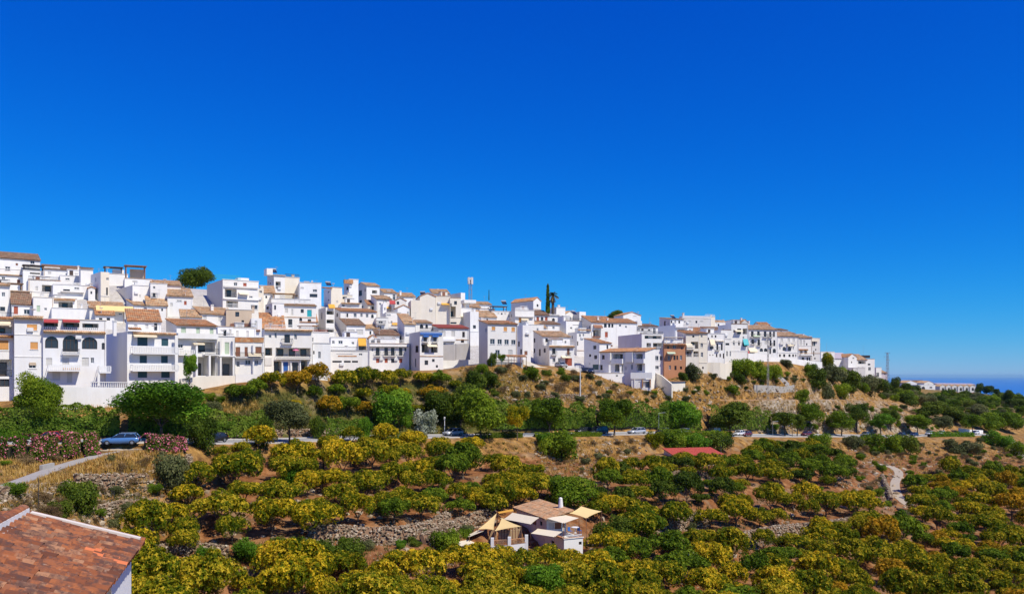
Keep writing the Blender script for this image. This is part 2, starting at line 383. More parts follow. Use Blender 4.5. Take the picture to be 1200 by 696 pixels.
# sea
def m_sea():
    m, t, o = newmat('sea_water'); p = geo(t)
    c = mixc(t, noise(t, .0006, 4, p), (.004, .11, .42), (.006, .13, .47))
    pr = finish(t, o, c, .3, None, spec=.22); return m
b = MB(); b.quad((-90000, 900, -250), (90000, 900, -250), (90000, 120000, -250), (-90000, 120000, -250))
tag(b.build('sea', m_sea()), 'deep blue sea reaching the horizon beyond the hill', None, None, 'structure')

b = MB(); b.quad((-1500, -1500, -32), (1500, -1500, -32), (1500, 30, -32), (-1500, 30, -32))  # unseen ground plane added behind the camera to bounce warm light
tag(b.build('bounce_ground', m_plain('bounce_soil', (.42, .32, .19), .95, var=.3, scale=.2)), 'unseen dry ochre ground behind the camera, added for warm bounce light', None, None, 'structure')
# ------------------------------------------------------------------ houses
def roof_sheet(mb, O, A, S, pitch=.32, r=.10, th=.10):
    """barrel tiled roof: eave from O along A (Vectors, local), rising along S; ribs run up the slope"""
    n = max(3, int(A.length / pitch)); a = A / n; nrm = A.cross(S).normalized()
    if nrm.z < 0: nrm = -nrm
    prof = [(0, 0), (.18, .55), (.36, .95), (.5, 1.0), (.64, .95), (.82, .55)]
    segs = max(1, min(6, int(S.length / 1.4)))
    for j in range(segs):
        s0 = S * (j / segs); s1 = S * ((j + 1) / segs) * 1.0; lift = nrm * .035
        k = len(mb.v); cnt = 0
        for i in range(n):
            for (t, h) in prof:
                p = O + a * (i + t) + nrm * (h * r)
                mb.v.append(tuple(p + s0 + lift)); mb.v.append(tuple(p + s1)); cnt += 1
        p = O + A; mb.v.append(tuple(p + s0 + lift)); mb.v.append(tuple(p + s1)); cnt += 1
        for i in range(cnt - 1):
            mb.f.append((k + 2*i, k + 2*i + 2, k + 2*i + 3, k + 2*i + 1)); mb.m.append(mb.cur)
    B = [O - nrm*th, O + A - nrm*th, O + A + S - nrm*th, O + S - nrm*th]
    T = [O - nrm*.004, O + A - nrm*.004, O + A + S - nrm*.004, O + S - nrm*.004]
    mb.hexa([tuple(p) for p in B] + [tuple(p) for p in T])
def wall_grid(mb, f, W_, z0, z1, rects):
    """f(u, z, d) -> local point; rects (u0,u1,z0,z1,depth,backwall)"""
    us = sorted({0.0, W_, *[r[0] for r in rects], *[r[1] for r in rects]}); zs = sorted({z0, z1, *[r[2] for r in rects], *[r[3] for r in rects]})
    for i in range(len(us) - 1):
        for j in range(len(zs) - 1):
            cu = (us[i] + us[i+1]) / 2; cz = (zs[j] + zs[j+1]) / 2
            if any(r[0] < cu < r[1] and r[2] < cz < r[3] for r in rects): continue
            mb.quad(f(us[i], zs[j], 0), f(us[i+1], zs[j], 0), f(us[i+1], zs[j+1], 0), f(us[i], zs[j+1], 0))
    for (a, b_, c, d, dp, bk) in rects:
        mb.quad(f(a, c, 0), f(b_, c, 0), f(b_, c, dp), f(a, c, dp)); mb.quad(f(a, d, 0), f(b_, d, 0), f(b_, d, dp), f(a, d, dp))
        mb.quad(f(a, c, 0), f(a, d, 0), f(a, d, dp), f(a, c, dp)); mb.quad(f(b_, c, 0), f(b_, d, 0), f(b_, d, dp), f(b_, c, dp))
        if bk: mb.quad(f(a, c, dp), f(b_, c, dp), f(b_, d, dp), f(a, d, dp))
def fbox(mb, f, u0, u1, z0, z1, d0, d1):
    mb.hexa([f(u0,z0,d0), f(u1,z0,d0), f(u1,z0,d1), f(u0,z0,d1), f(u0,z1,d0), f(u1,z1,d0), f(u1,z1,d1), f(u0,z1,d1)])
SHUT = {'o': 'orange', 'g': 'green', 'b': 'brown', 'r': 'red', 'p': 'pale', 't': 'turq', 'd': 'blue', 'n': 'teal'}
NAME = {'o': 'roller_blind', 'g': 'shutter', 'b': 'shutter', 'r': 'door', 'p': 'shutter', 't': 'shutter', 'd': 'door', 'n': 'shutter'}
def rail(mb, f, u0, u1, z0, z1, d0, d1, style):
    """railing running along u at depth d0 (outer face) .. d1"""
    L = u1 - u0
    if style == 'solid': fbox(mb, f, u0, u1, z0, z1, d0, d1); return
    fbox(mb, f, u0, u1, z1 - .07, z1, d0, d1); fbox(mb, f, u0, u1, z0, z0 + .07, d0, d1)
    step = .26 if style == 'bal' else .17
    n = min(60, max(2, int(L / step))); w = .075 if style == 'bal' else .018
    for i in range(n + 1):
        u = u0 + .02 + (L - .04) * i / n; dm = (d0 + d1) / 2; fbox(mb, f, u - w, u + w, z0 + .07, z1 - .07, dm - w, dm + w)
def opening(par, f, k, u0, u1, z0, z1, rects, D, wm):
    w = u1 - u0; h = z1 - z0
    if k in 'LV':           # loggia: a deep recess with its own back wall, doors and railing (V: no railing)
        dp = min(2.6 if k == 'V' else 1.7, D * .6); rects.append((u0, u1, z0, z1, dp, True))
        n = max(1, int(round(w / 2.4)))
        for i in range(n):
            uc = u0 + w * (i + .5) / n; hw = min(.55, w / n * .33); zt = z0 + min(h - .15, 2.1)
            b = MB(); fbox(b, f, uc - hw, uc + hw, z0 + .02, zt, dp - .07, dp - .012); o = b.build('door', M['darkframe'], par)
            g = MB(); fbox(g, f, uc - hw + .09, uc + hw - .09, z0 + .3, zt - .12, dp - .10, dp - .075); g.build('pane', M['glass'], o)
        if k == 'L' and h > 1.3:
            b = MB(); rail(b, f, u0 + .01, u1 - .01, z0 + .005, z0 + .95, .05, .12, rnd.choice(['bar', 'bar', 'bal'])); b.build('railing', M['iron'] if rnd.random() < .6 else M['white'], par)
        return
    dp = .22; rects.append((u0, u1, z0, z1, dp, False)); fw = min(.07, w * .12)
    if k in SHUT and k not in 'o':
        b = MB(); half = w / 2 if w > .9 and k not in 'd' else w; n = max(1, int(round(w / half)))
        for i in range(n):
            a = u0 + i * half; c = a + half; fbox(b, f, a + .006, c - .006, z0, z1, .10, .17)
            m = max(3, int(h / .22))
            for j in range(m): zz_ = z0 + .06 + (h - .12) * j / m; fbox(b, f, a + .06, c - .06, zz_, zz_ + (h - .12) / m * .55, .075, .0985)
        b.build(NAME[k], M[SHUT[k]], par); return
    # framed window: frame > pane (and blind)
    b = MB(); fr = 'darkframe' if k in 'kB' else 'frame'
    if k == 'A': fr = 'darkframe'
    fbox(b, f, u0, u0 + fw, z0, z1, .12, .19); fbox(b, f, u1 - fw, u1, z0, z1, .12, .19)
    fbox(b, f, u0 + fw, u1 - fw, z0, z0 + fw, .12, .19); fbox(b, f, u0 + fw, u1 - fw, z1 - fw, z1, .12, .19)
    nm = 1 if w < 1.8 else 3
    for i in range(nm): c = u0 + w * (i + 1) / (nm + 1); fbox(b, f, c - fw*.5, c + fw*.5, z0 + fw, z1 - fw, .125, .185)
    if h > 1.5: fbox(b, f, u0 + fw, u1 - fw, z0 + h*.7 - .03, z0 + h*.7 + .03, .13, .18)
    o = b.build('window', M[fr], par)
    g = MB(); fbox(g, f, u0 + .004, u1 - .004, z0 + .004, z1 - .004, .20, .218); g.build('pane', M['glass'], o)
    if k == 'o':
        g = MB(); fbox(g, f, u0 + .01, u1 - .01, z0 + h * rnd.choice([.0, .1, .3]) + .01, z1 - .01, .06, .11); g.build('roller_blind', M['orange'], o)
    if k in 'wo' and w > .7:
        g = MB(); fbox(g, f, u0 - .08, u1 + .08, z0 - .09, z0 - .003, -.08, .1); g.build('sill', M[wm], o)
    if k == 'B':
        g = MB(); fbox(g, f, u0 - .3, u1 + .3, z0 - .14, z0 - .004, -.55, -.003); o2 = g.build('balcony', M[wm], par)
        g = MB(); rail(g, f, u0 - .28, u1 + .28, z0, z0 + .95, -.54, -.50, 'bar')
        for uu in (u0 - .28, u1 + .26): fbox(g, f, uu, uu + .02, z0 + .88, z0 + .95, -.50, 0)
        g.build('railing', M['iron'], o2)
    if k == 'A':            # arch: spandrels of wall fill the upper corners
        g = MB(); r = w / 2; c = (u0 + u1) / 2; zs = z1 - min(r, h * .5); rz = z1 - zs; n = 8
        for sgn in (-1, 1):
            pts = [(c + sgn * r * math.cos(t * math.pi / 2 / n), zs + rz * math.sin(t * math.pi / 2 / n)) for t in range(n + 1)]
            for i in range(n):
                (a0, b0), (a1, b1) = pts[i], pts[i + 1]
                g.quad(f(a0, b0, .002), f(a1, b1, .002), f(a1, z1, .002), f(a0, z1, .002)); g.quad(f(a0, b0, .002), f(a1, b1, .002), f(a1, b1, .2), f(a0, b0, .2))
        g.build('arch', M[wm], par)
ALLH = []
def rowY(px, r): return float(np.interp(px, PX, KN[:, r, 0]))
def house(label, x0, x1, yt, yb, xl=None, Y=None, th=22, D=None, roof='flat', wall='white', wins=(), fl=(), ext=(), off=5.0, pitch=.30, tile='tile', name='house', cat='house', over=.35, dn=3.5, side=None, group=None):
    va = math.degrees(math.atan((600 - x0) / F)); th = max(th, va + (15 if xl is not None else 3)) if th > 0 else th
    thr = R(th); c, s = math.cos(thr), math.sin(thr)
    if Y is None: Y = gp(min(max(x0, -200), 1300), yb + off, 0, 112)
    if x0 < 960: Y = min(Y, rowY(x0, 10) + 10)          # never beyond the crest of the hill
    dn = max(dn, (HY - yb) / F * Y - hgt(x0, Y) + 1.5, (HY - yb) / F * Y - hgt(x1, Y + 6) + 1.5)
    k0 = (x0 - 600) / F; X0 = k0 * Y
    def upx(px): k = (px - 600) / F; return (k * Y - X0) / (c - k * s)
    def dpx(px): k = (px - 600) / F; return (k * Y - X0) / (-s - k * c)
    Wd = upx(x1); zb = (HY - yb) / F * Y
    if xl is not None: D = min(max(dpx(xl), 2.0), 16.0) if D is None else D
    if D is None: D = min(9.0, max(5.0, Wd * .9))
    H = (HY - yt) / F * Y - zb
    e = empty(name, (X0, Y, zb), thr, label, cat, group)
    zu = lambda py, u: (HY - py) / F * (Y + u * s) - zb
    zd = lambda py, d: (HY - py) / F * (Y + d * c) - zb
    ff = lambda u, z, d: (u, d, z)
    fL = lambda u, z, d: (d, u, z)               # left flank: u = depth behind the corner, d = inwards
    fR = lambda u, z, d: (Wd - d, u, z)
    sd = side or wall  # left flank material; grey and mauve ones mostly paint its shade in
    if roof == 'shed': pitch *= .85; D = min(D, 6.5)
    rects = []
    for (k, cx, cy, w, h) in wins:
        u0, u1 = upx(cx - w/2), upx(cx + w/2); um = (u0 + u1) / 2; a, b_ = zu(cy + h/2, um), zu(cy - h/2, um)
        u0 = max(u0, .08); u1 = min(u1, Wd - .08); b_ = min(b_, H - .12)
        if u1 - u0 < .15 or b_ - a < .15: continue
        opening(e, ff, k, u0, u1, a, b_, rects, D, wall)
    lrects = []
    for (k, cx, cy, w, h) in fl:
        u0, u1 = sorted((dpx(cx - w/2), dpx(cx + w/2))); um = (u0 + u1) / 2; a, b_ = zd(cy + h/2, um), zd(cy - h/2, um)
        u0 = max(u0, .1); u1 = min(u1, D - .1); b_ = min(b_, H - .12)
        if u1 - u0 < .15 or b_ - a < .15: continue
        opening(e, fL, k, u0, u1, a, b_, lrects, Wd, sd)
    if name == 'house' and Y < 330 and not any(w in label for w in ('blank', 'plain', 'windowless', 'brick', 'terrace block', 'terrace wing')):
        def spare(rc, f, Wf, px_of, dp_in, prob, wmx):          # further small windows where a facade is otherwise empty
            nfl = max(1, int((H + .4) / 2.7)); ncol = max(1, int(Wf / 2.1))
            for i in range(nfl):
                for j in range(ncol):
                    if rnd.random() > prob: continue
                    uc = Wf * (j + .5) / ncol + rnd.uniform(-.2, .2); zc = H - 1.35 - 2.7 * i; w_, h_ = rnd.choice([(.8, 1.0), (.7, .9), (.9, 1.9), (.5, .6)])
                    a, b2, c_, d_ = uc - w_/2, uc + w_/2, zc - h_/2, zc + h_/2
                    if a < .3 or b2 > Wf - .3 or c_ < .3 or any(a - .35 < r[1] and b2 + .35 > r[0] and c_ - .35 < r[3] and d_ + .35 > r[2] for r in rc): continue
                    opening(e, f, rnd.choice('wwkpkb'), a, b2, c_, d_, rc, dp_in, wmx)
        if Y > 150: spare(rects, ff, Wd, None, D, .5, wall)
        if th > 0 and Y > 150: spare(lrects, fL, D, None, Wd, .22, sd)
        for i in range(int(H / 2.8)):
            if rnd.random() < .3 and Y > 150: q = MB(); q.box(.02, Wd - .02, -.09, -.004, H - 2.72 - 2.7*i, H - 2.56 - 2.7*i); q.build('string_course', M[rnd.choice([wall, wall, 'tilepale', 'greyl'])], e)
    b = MB(); wall_grid(b, ff, Wd, -dn, H, rects)
    ms = [M[wall]]
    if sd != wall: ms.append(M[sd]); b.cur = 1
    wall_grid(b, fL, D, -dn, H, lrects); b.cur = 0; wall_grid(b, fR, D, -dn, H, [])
    b.quad((0, D, -dn), (Wd, D, -dn), (Wd, D, H), (0, D, H))
    rise = 0
    if roof == 'flat':
        b.quad((0, 0, H - .45), (Wd, 0, H - .45), (Wd, D, H - .45), (0, D, H - .45))
        e3 = .004
        for q in ((e3, Wd - e3, e3, .2), (e3, Wd - e3, D - .2, D - e3), (e3, .2, .2, D - .2), (Wd - .2, Wd - e3, .2, D - .2)): b.box(*q, H - .5, H + .003)
        b.build('wall', ms, e)
        if Wd > 2.5:
            q = MB(); o_ = .11; q.box(-o_, Wd + o_, -o_, .24, H + .004, H + .09); q.build('coping', M[rnd.choice(['white', 'white', 'tilepale', 'cream'])], e)
    else:
        if roof in ('gable', 'shed'):
            dm = D / 2 if roof == 'gable' else D; rise = pitch * dm
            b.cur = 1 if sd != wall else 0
            for uu in (0, Wd):
                if roof == 'gable': b.quad((uu, 0, H), (uu, D, H), (uu, dm, H + rise))
                else: b.quad((uu, 0, H), (uu, D, H), (uu, D, H + rise))
            b.cur = 0
            if roof == 'shed': b.quad((0, D, H), (Wd, D, H), (Wd, D, H + rise), (0, D, H + rise))
            b.build('wall', ms, e); q = MB(); ov = over
            roof_sheet(q, Vector((-.2, -ov, H - ov*pitch + .13)), Vector((Wd + .4, 0, 0)), Vector((0, dm + ov, rise + ov*pitch)))
            if roof == 'gable': roof_sheet(q, Vector((-.2, D + ov, H - ov*pitch + .13)), Vector((Wd + .4, 0, 0)), Vector((0, -dm - ov, rise + ov*pitch)))
            q.build('roof', M[tile], e)
            q = MB(); q.box(-.1, Wd + .1, -.12, -.003, H - .25, H - .09); q.build('cornice', M[wall], e)
        else:                                    # gable end towards the viewer
            um = Wd / 2; rise = pitch * um
            for dd in (0, D): b.quad((0, dd, H), (Wd, dd, H), (um, dd, H + rise))
            b.build('wall', ms, e); q = MB(); ov = over * .5
            for sg in (0, 1):
                O = Vector((Wd + ov if sg else -ov, -.15, H - ov*pitch + .13)); roof_sheet(q, O, Vector((0, D + .3, 0)), Vector(((-1 if sg else 1) * (um + ov), 0, rise + ov*pitch)))
            q.build('roof', M[tile], e)
    ht = lambda u, d=0: H + (rise * (d / (D/2)) if roof == 'gable' and d <= D/2 else rise * d / D if roof == 'shed' else 0)
    for x in ext:
        k = x[0]
        if k == 'bal':              # projecting balcony: x0,x1,y rail top,y slab, style, projection
            _, a, c_, y0, y1, st, pr = x; u0, u1 = upx(a), upx(c_); um = (u0 + u1)/2; z1, z0 = zu(y0, um), zu(y1, um)
            q = MB(); q.box(u0, u1, -pr, -.003, z0 - .16, z0); o = q.build('balcony', M[wall], e)
            q = MB(); rail(q, ff, u0, u1, z0 + .003, z1, -pr, -pr + .12, st)
            for uu in (u0, u1 - .1):
                if st == 'solid': q.box(uu, uu + .1, -pr + .12, -.004, z0 + .003, z1)
                else: q.box(uu, uu + .05, -pr + .12, -.004, z1 - .07, z1)
            q.build('railing', M['iron'] if st == 'bar' else M[wall], o)
        elif k == 'chim':
            _, px, y0, w = x[:4]; u = upx(px); d = x[4] if len(x) > 4 else .8; zt = zd(y0, d) if False else (HY - y0) / F * (Y + u*s + d*c) - zb; hw = w / F * Y / 2
            q = MB(); q.box(u - hw, u + hw, d - hw, d + hw, H - .6, zt - .25); q.box(u - hw - .08, u + hw + .08, d - hw - .08, d + hw + .08, zt - .245, zt - .15)
            for a in (-1, 1): q.box(u + a*hw*.6 - .06, u + a*hw*.6 + .06, d - hw, d + hw, zt - .145, zt - .05)
            q.box(u - hw - .05, u + hw + .05, d - hw - .05, d + hw + .05, zt - .045, zt + .02); q.build('chimney', M[wall], e)
        elif k == 'ant':
            _, px, y0 = x; u = upx(px); d = 1.2; zt = (HY - y0) / F * (Y + u*s + d*c) - zb
            q = MB(); q.tube((u, d, H - .5), (u, d, zt), .035, .025, 5); q.tube((u - .5, d, zt - .15), (u + .5, d, zt - .15), .015, n=4)
            for i in range(6): a = -.45 + i * .18; q.tube((u + a, d - .3, zt - .15), (u + a, d + .3, zt - .15), .01, n=4)
            q.build('aerial', M['steel'], e)
        elif k == 'awn':            # x0,x1,ytop,ybottom,colour,projection
            _, a, c_, y0, y1, mt, pr = x; u0, u1 = upx(a), upx(c_); um = (u0 + u1)/2; z1, z0 = zu(y0, um), zu(y1, um)
            q = MB(); q.hexa([(u0, -pr, z0), (u1, -pr, z0), (u1, -.01, z1 - .04), (u0, -.01, z1 - .04), (u0, -pr, z0 + .04), (u1, -pr, z0 + .04), (u1, -.01, z1), (u0, -.01, z1)])
            q.box(u0, u1, -pr - .02, -pr - .003, z0 - .2, z0 + .04); q.build('awning', M[mt], e)
        elif k == 'eave':           # strip of tiles along the facade: x0,x1,y
            _, a, c_, y0 = x[:4]; u0, u1 = upx(a), upx(c_); z = zu(y0, (u0 + u1)/2); pr = .55
            q = MB(); roof_sheet(q, Vector((u0, -pr, z - .22)), Vector((u1 - u0, 0, 0)), Vector((0, pr - .003, .3)), .3); q.build('tiled_eave', M[x[4] if len(x) > 4 else tile], e)
        elif k == 'rail':           # roof terrace railing x0,x1,ytop,ybottom,style
            _, a, c_, y0, y1, st = x[:6]; u0, u1 = upx(a), upx(c_); um = (u0+u1)/2
            q = MB(); rail(q, ff, u0, u1, zu(y1, um), zu(y0, um), .02, .09, st); q.build('railing', M[x[6]] if len(x) > 6 else M['iron'] if st == 'bar' else M[wall], e)
        elif k == 'perg':           # roof pergola / canopy x0,x1,ytop,ybottom,material
            _, a, c_, y0, y1, mt = x; u0, u1 = upx(a), upx(c_); um = (u0+u1)/2; z1, z0 = zu(y0, um), min(zu(y1, um), H - .46); dd = min(3.0, D - .5)
            q = MB()
            for uu in (u0, u1 - .18):
                for d in (.25, dd): q.box(uu, uu + .18, d, d + .18, z0, z1 - .14)
            q.box(u0 - .3, u1 + .3, -.1, dd + .5, z1 - .137, z1); q.build('pergola', M[mt], e)
        elif k == 'sol':            # solar water heater px, y top
            _, px, y0 = x; u = upx(px); d = 1.0; zt = (HY - y0) / F * (Y + u*s) - zb
            q = MB(); q.tube((u - .7, d + .7, zt - .25), (u + .7, d + .7, zt - .25), .26, n=10); o = q.build('water_heater', M['steel'], e)
            q = MB(); q.hexa([(u-.7, d-.7, zt-1.3), (u+.7, d-.7, zt-1.3), (u+.7, d+.6, zt-.45), (u-.7, d+.6, zt-.45), (u-.7, d-.7, zt-1.22), (u+.7, d-.7, zt-1.22), (u+.7, d+.6, zt-.37), (u-.7, d+.6, zt-.37)]); q.build('solar_panel', M['solar'], o)
        elif k == 'box':            # extra volume on the roof or in front: x0,x1,ytop,ybottom,d0,d1,material,name
            _, a, c_, y0, y1, d0, d1, mt, nm = x; u0, u1 = upx(a), upx(c_); um = (u0+u1)/2
            q = MB(); q.box(u0, u1, d0, d1, zu(y1, um), zu(y0, um)); q.build(nm, M[mt], e)
        elif k == 'ac':
            _, px, py = x; u = upx(px); z = zu(py, u); q = MB(); q.box(u - .4, u + .4, -.3, -.004, z - .3, z + .3)
            for i in range(5): q.box(u - .3, u + .3, -.315, -.302, z - .22 + i*.1, z - .18 + i*.1)
            q.build('air_conditioner', M['frame'], e)
        elif k == 'dish':
            _, px, py = x; u = upx(px); z = zu(py, u); q = MB(); q.tube((u, .1, z - .9), (u, .1, z), .03, n=5)
            q.lathe([(.02, .06), (.2, .09), (.42, .2), (.40, .22), (.18, .11)], 12, (u, .1, z))
            o = q.build('satellite_dish', M['frame'], e)
        elif k == 'para':           # parasol on a terrace px, ytop, diameter px
            _, px, py, w, mt = x; u = upx(px); z = zu(py, u); r = w / F * Y / 2; q = MB(); q.tube((u, .6, z - 2.2), (u, .6, z), .03, n=5)
            q.lathe([(0.01, .02), (r * .5, -.18), (r, -.5), (r * .98, -.56), (r * .5, -.22)], 10, (u, .6, z)); q.build('parasol', M[mt], e)
    if Y < 330 and name == 'house':            # drainpipe, aerial, chimney as most of these houses have
        if Wd > 3.5 and rnd.random() < .55: q = MB(); uu = Wd - .18 if rnd.random() < .5 else .18; q.tube((uu, -.06, -1), (uu, -.06, H - .15), .045, n=5); q.build('drainpipe', M[rnd.choice(['greyl', 'frame', 'tilepale'])], e)
        if roof == 'flat' and not ext and rnd.random() < .6:
            uu = Wd * rnd.uniform(.2, .8); q = MB(); q.box(uu - .3, uu + .3, 1.0, 1.6, H - .5, H + .75); q.box(uu - .38, uu + .38, .92, 1.68, H + .753, H + .85); q.build('chimney', M[wall], e)
        if roof == 'flat' and Y > 150 and Wd > 4 and not any(x[0] in ('perg', 'box', 'sol') for x in ext) and rnd.random() < .55:      # roof terrace room
            w_ = Wd * rnd.uniform(.35, .55); a = rnd.uniform(.3, Wd - w_ - .3); hh = rnd.uniform(.9, 1.7); d0 = D * .4; q = MB(); q.box(a, a + w_, d0, D - .25, H - .45, H + hh); o = q.build('roof_room', M[wall], e)
            q = MB(); q.box(a - .12, a + w_ + .12, d0 - .15, D - .15, H + hh + .004, H + hh + .12); q.build('roof_slab', M[rnd.choice(['tilepale', 'greyl', 'white'])], o)
            q = MB(); q.box(a + .4, a + 1.2, d0 - .03, d0 - .003, H - .4, H + hh - .2); q.build('door', M[rnd.choice(['darkframe', 'brown', 'pale'])], o)
        if roof == 'flat' and rnd.random() < .3 and Wd > 3.5:
            q = MB(); rail(q, ff, .05, Wd - .05, H + .095, H + .85, .06, .12, 'bar'); q.build('railing', M[rnd.choice(['iron', 'frame'])], e)
        if rnd.random() < .35 and H > 4: uu = Wd * rnd.uniform(.15, .85); z = H - rnd.uniform(1.6, 3.5); q = MB(); q.box(uu - .4, uu + .4, -.3, -.004, z - .28, z + .28); q.box(uu - .28, uu + .28, -.315, -.302, z - .2, z + .2); q.build('air_conditioner', M['frame'], e)
        if rnd.random() < .3: uu = Wd * rnd.uniform(.1, .9); q = MB(); q.tube((uu, .3, H - .3), (uu, .3, H + rise * .2 + .8), .03, n=5); q.lathe([(.02, .9), (.25, .95), (.45, 1.08), (.42, 1.10), (.18, .97)], 10, (uu, .3, H + rise * .2)); q.build('satellite_dish', M['frame'], e)
        if rnd.random() < .22 and Wd > 4 and H > 5: uu = Wd * rnd.uniform(.1, .5); z = H - rnd.uniform(2.2, 3.4); q = MB(); q.hexa([(uu, -1.1, z), (uu + 2.2, -1.1, z), (uu + 2.2, -.01, z + .5), (uu, -.01, z + .5), (uu, -1.1, z + .04), (uu + 2.2, -1.1, z + .04), (uu + 2.2, -.01, z + .54), (uu, -.01, z + .54)]); q.build('awning', M[rnd.choice(['awncream', 'awncream', 'awnpale', 'awnorange', 'green'])], e)
        if rnd.random() < .45:
            uu = Wd * rnd.uniform(.15, .85); zt = H + rise + rnd.uniform(1.2, 2.2); q = MB(); q.tube((uu, D * .6, H - .5), (uu, D * .6, zt), .03, n=4); q.tube((uu - .45, D * .6, zt - .2), (uu + .45, D * .6, zt - .2), .014, n=4)
            for i in range(5): a = -.4 + i * .2; q.tube((uu + a, D*.6 - .28, zt - .2), (uu + a, D*.6 + .28, zt - .2), .01, n=4)
            q.build('aerial', M['steel'], e)
    ALLH.append(e); return e
def row(k, xs, cy, w, h): return [(k, x, cy, w, h) for x in xs]
# ------------------------------------------------------------------ front row of the village, left to right
house('white block of flats cut by the left edge, recessed loggias on every floor', -42, 16.5, 371, 470, Y=122, th=16, roof='flat', D=10,
      wins=[('L', 2, 386.5, 24, 8), ('o', 2.5, 404.5, 15, 12), ('L', 4, 431, 20, 20), ('k', 0, 448.5, 22, 9), ('L', -26, 386, 22, 9), ('L', -26, 404, 22, 12), ('L', -26, 431, 22, 18)],
      ext=[('eave', -40, 16, 393), ('eave', -40, 16, 371.5), ('awn', -9, 12, 376, 380, 'awncream', 1.2)])
house('tall white house with three orange blinds stacked one above another', 16.8, 50.2, 370, 470, Y=124, th=16, roof='flat', D=9, wall='bluewhite',
      wins=[('o', 37.5, 383.5, 12, 7), ('o', 40, 405, 9, 8.5), ('w', 38, 429, 9, 5)], ext=[('eave', 15, 50.5, 371.5, 'tilepale'), ('box', 34.5, 42, 424.5, 428, -.12, -.005, 'warm', 'window_hood'), ('box', 16.9, 50, 391.6, 392.6, -.06, -.004, 'white', 'string_course'), ('box', 16.9, 50, 417.4, 418.4, -.06, -.004, 'white', 'string_course')])
house('white house with three big arched windows under an open roof terrace', 50.4, 124.5, 373.5, 470, Y=125.5, th=17, D=8, wall='bluewhite',
      wins=[('V', 59.5, 380.5, 17, 11), ('V', 83.5, 380.5, 19, 11), ('V', 106, 380.5, 19, 11), ('A', 60.5, 401, 15.5, 14), ('A', 82.5, 402.5, 18, 19), ('A', 105, 402, 18, 14), ('A', 121, 405.5, 3.6, 8),
            ('p', 57.5, 424, 7, 9), ('p', 77, 423.5, 8, 9), ('p', 100, 424, 8, 10), ('w', 108.2, 422.3, 4, 6.5), ('p', 81.5, 442, 6, 13), ('p', 66, 440, 9, 11)],
      ext=[('eave', 50.5, 123.5, 388.5, 'tilepale'), ('awn', 51, 68, 374.5, 377, 'awnred', .8), ('awn', 73, 93, 374.5, 376.5, 'awnred', .8), ('bal', 73, 93, 409, 414.6, 'bar', .8),
           ('bal', 56, 93, 427.5, 434, 'bal', 1.5), ('bal', 114.5, 128, 429, 436, 'bal', 2.0), ('box', 112.5, 115.5, 431, 452, -1.9, -1.5, 'white', 'pillar'), ('eave', 73, 93, 432, 'tilepale'),
           ('rail', 51, 122, 383.5, 386.4, 'bal')])
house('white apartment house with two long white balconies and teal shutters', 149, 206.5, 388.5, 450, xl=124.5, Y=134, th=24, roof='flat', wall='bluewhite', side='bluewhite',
      wins=[('n', 167, 400, 12, 10.5), ('n', 193.2, 401, 8, 8.5), ('n', 168, 421, 8.5, 9), ('n', 192.8, 421, 8, 8.5), ('n', 167, 438.5, 11, 8), ('n', 194, 438.5, 10, 8)],
      ext=[('bal', 153.5, 207, 406.5, 414, 'bal', 1.1), ('bal', 153, 207, 427.5, 434, 'bal', 1.1), ('eave', 155, 206, 390.2, 'tilepale'), ('chim', 141.5, 375.5, 3.6, 3.5), ('awn', 155, 182, 391.5, 394, 'awnpale', 1.0), ('eave', 150, 165, 384.5), ('box', 202.5, 206, 393, 450, -1.1, -.9, 'white', 'pillar')])
house('small roof storey with orange tiled roof above the teal shuttered flats', 150, 188.5, 376.2, 389, Y=139, th=24, D=7, roof='shed', pitch=.42, wins=[('k', 182.5, 383, 3.6, 8.5), ('p', 172, 382.5, 3.5, 6), ('p', 159, 382, 4, 4)], dn=2)
house('wide white house with pale green shutters above pillared terraces', 207, 253.5, 381.2, 442, xl=195, Y=141, th=20, roof='shed', pitch=.24, D=7, wall='white',
      wins=[('g', 215, 386.5, 5.5, 7), ('g', 232, 389, 4.2, 11), ('g', 248, 388, 4.2, 6.5), ('w', 211.5, 405.5, 6, 4.5), ('V', 241.5, 406.5, 22, 12), ('V', 237, 429, 13, 22), ('V', 249.5, 429, 6.5, 22)],
      ext=[('bal', 207, 254, 391, 396, 'solid', .9), ('bal', 238.5, 255, 409, 415.5, 'bar', .9), ('bal', 208, 226, 410, 415.5, 'bal', .9), ('box', 227.6, 230, 402, 441, -.9, -.6, 'white', 'pillar'), ('box', 242.8, 245.2, 416, 441, -.9, -.6, 'white', 'pillar'), ('awn', 225, 238, 401.5, 403, 'awnpale', 1.0)])
house('narrow white house with tall pale green door and two pillared bays', 254.5, 275, 394, 441, Y=146, th=20, D=8, roof='flat', wins=[('g', 266, 408, 5.2, 14), ('V', 266, 430, 13, 21)],
      ext=[('box', 257.5, 259.5, 396, 440, -.7, -.4, 'white', 'pillar'), ('box', 272.5, 274.5, 396, 440, -.7, -.4, 'white', 'pillar'), ('box', 256, 276, 416.5, 418, -.8, -.004, 'white', 'ledge'), ('rail', 255, 274, 391, 394, 'bar')])
house('set back white attic with small dark door beside the brown ruin', 255, 273, 382.5, 395, Y=151, th=20, D=6, roof='flat', wins=[('k', 263.6, 390, 3.4, 7.5), ('p', 270, 388, 2, 5)])
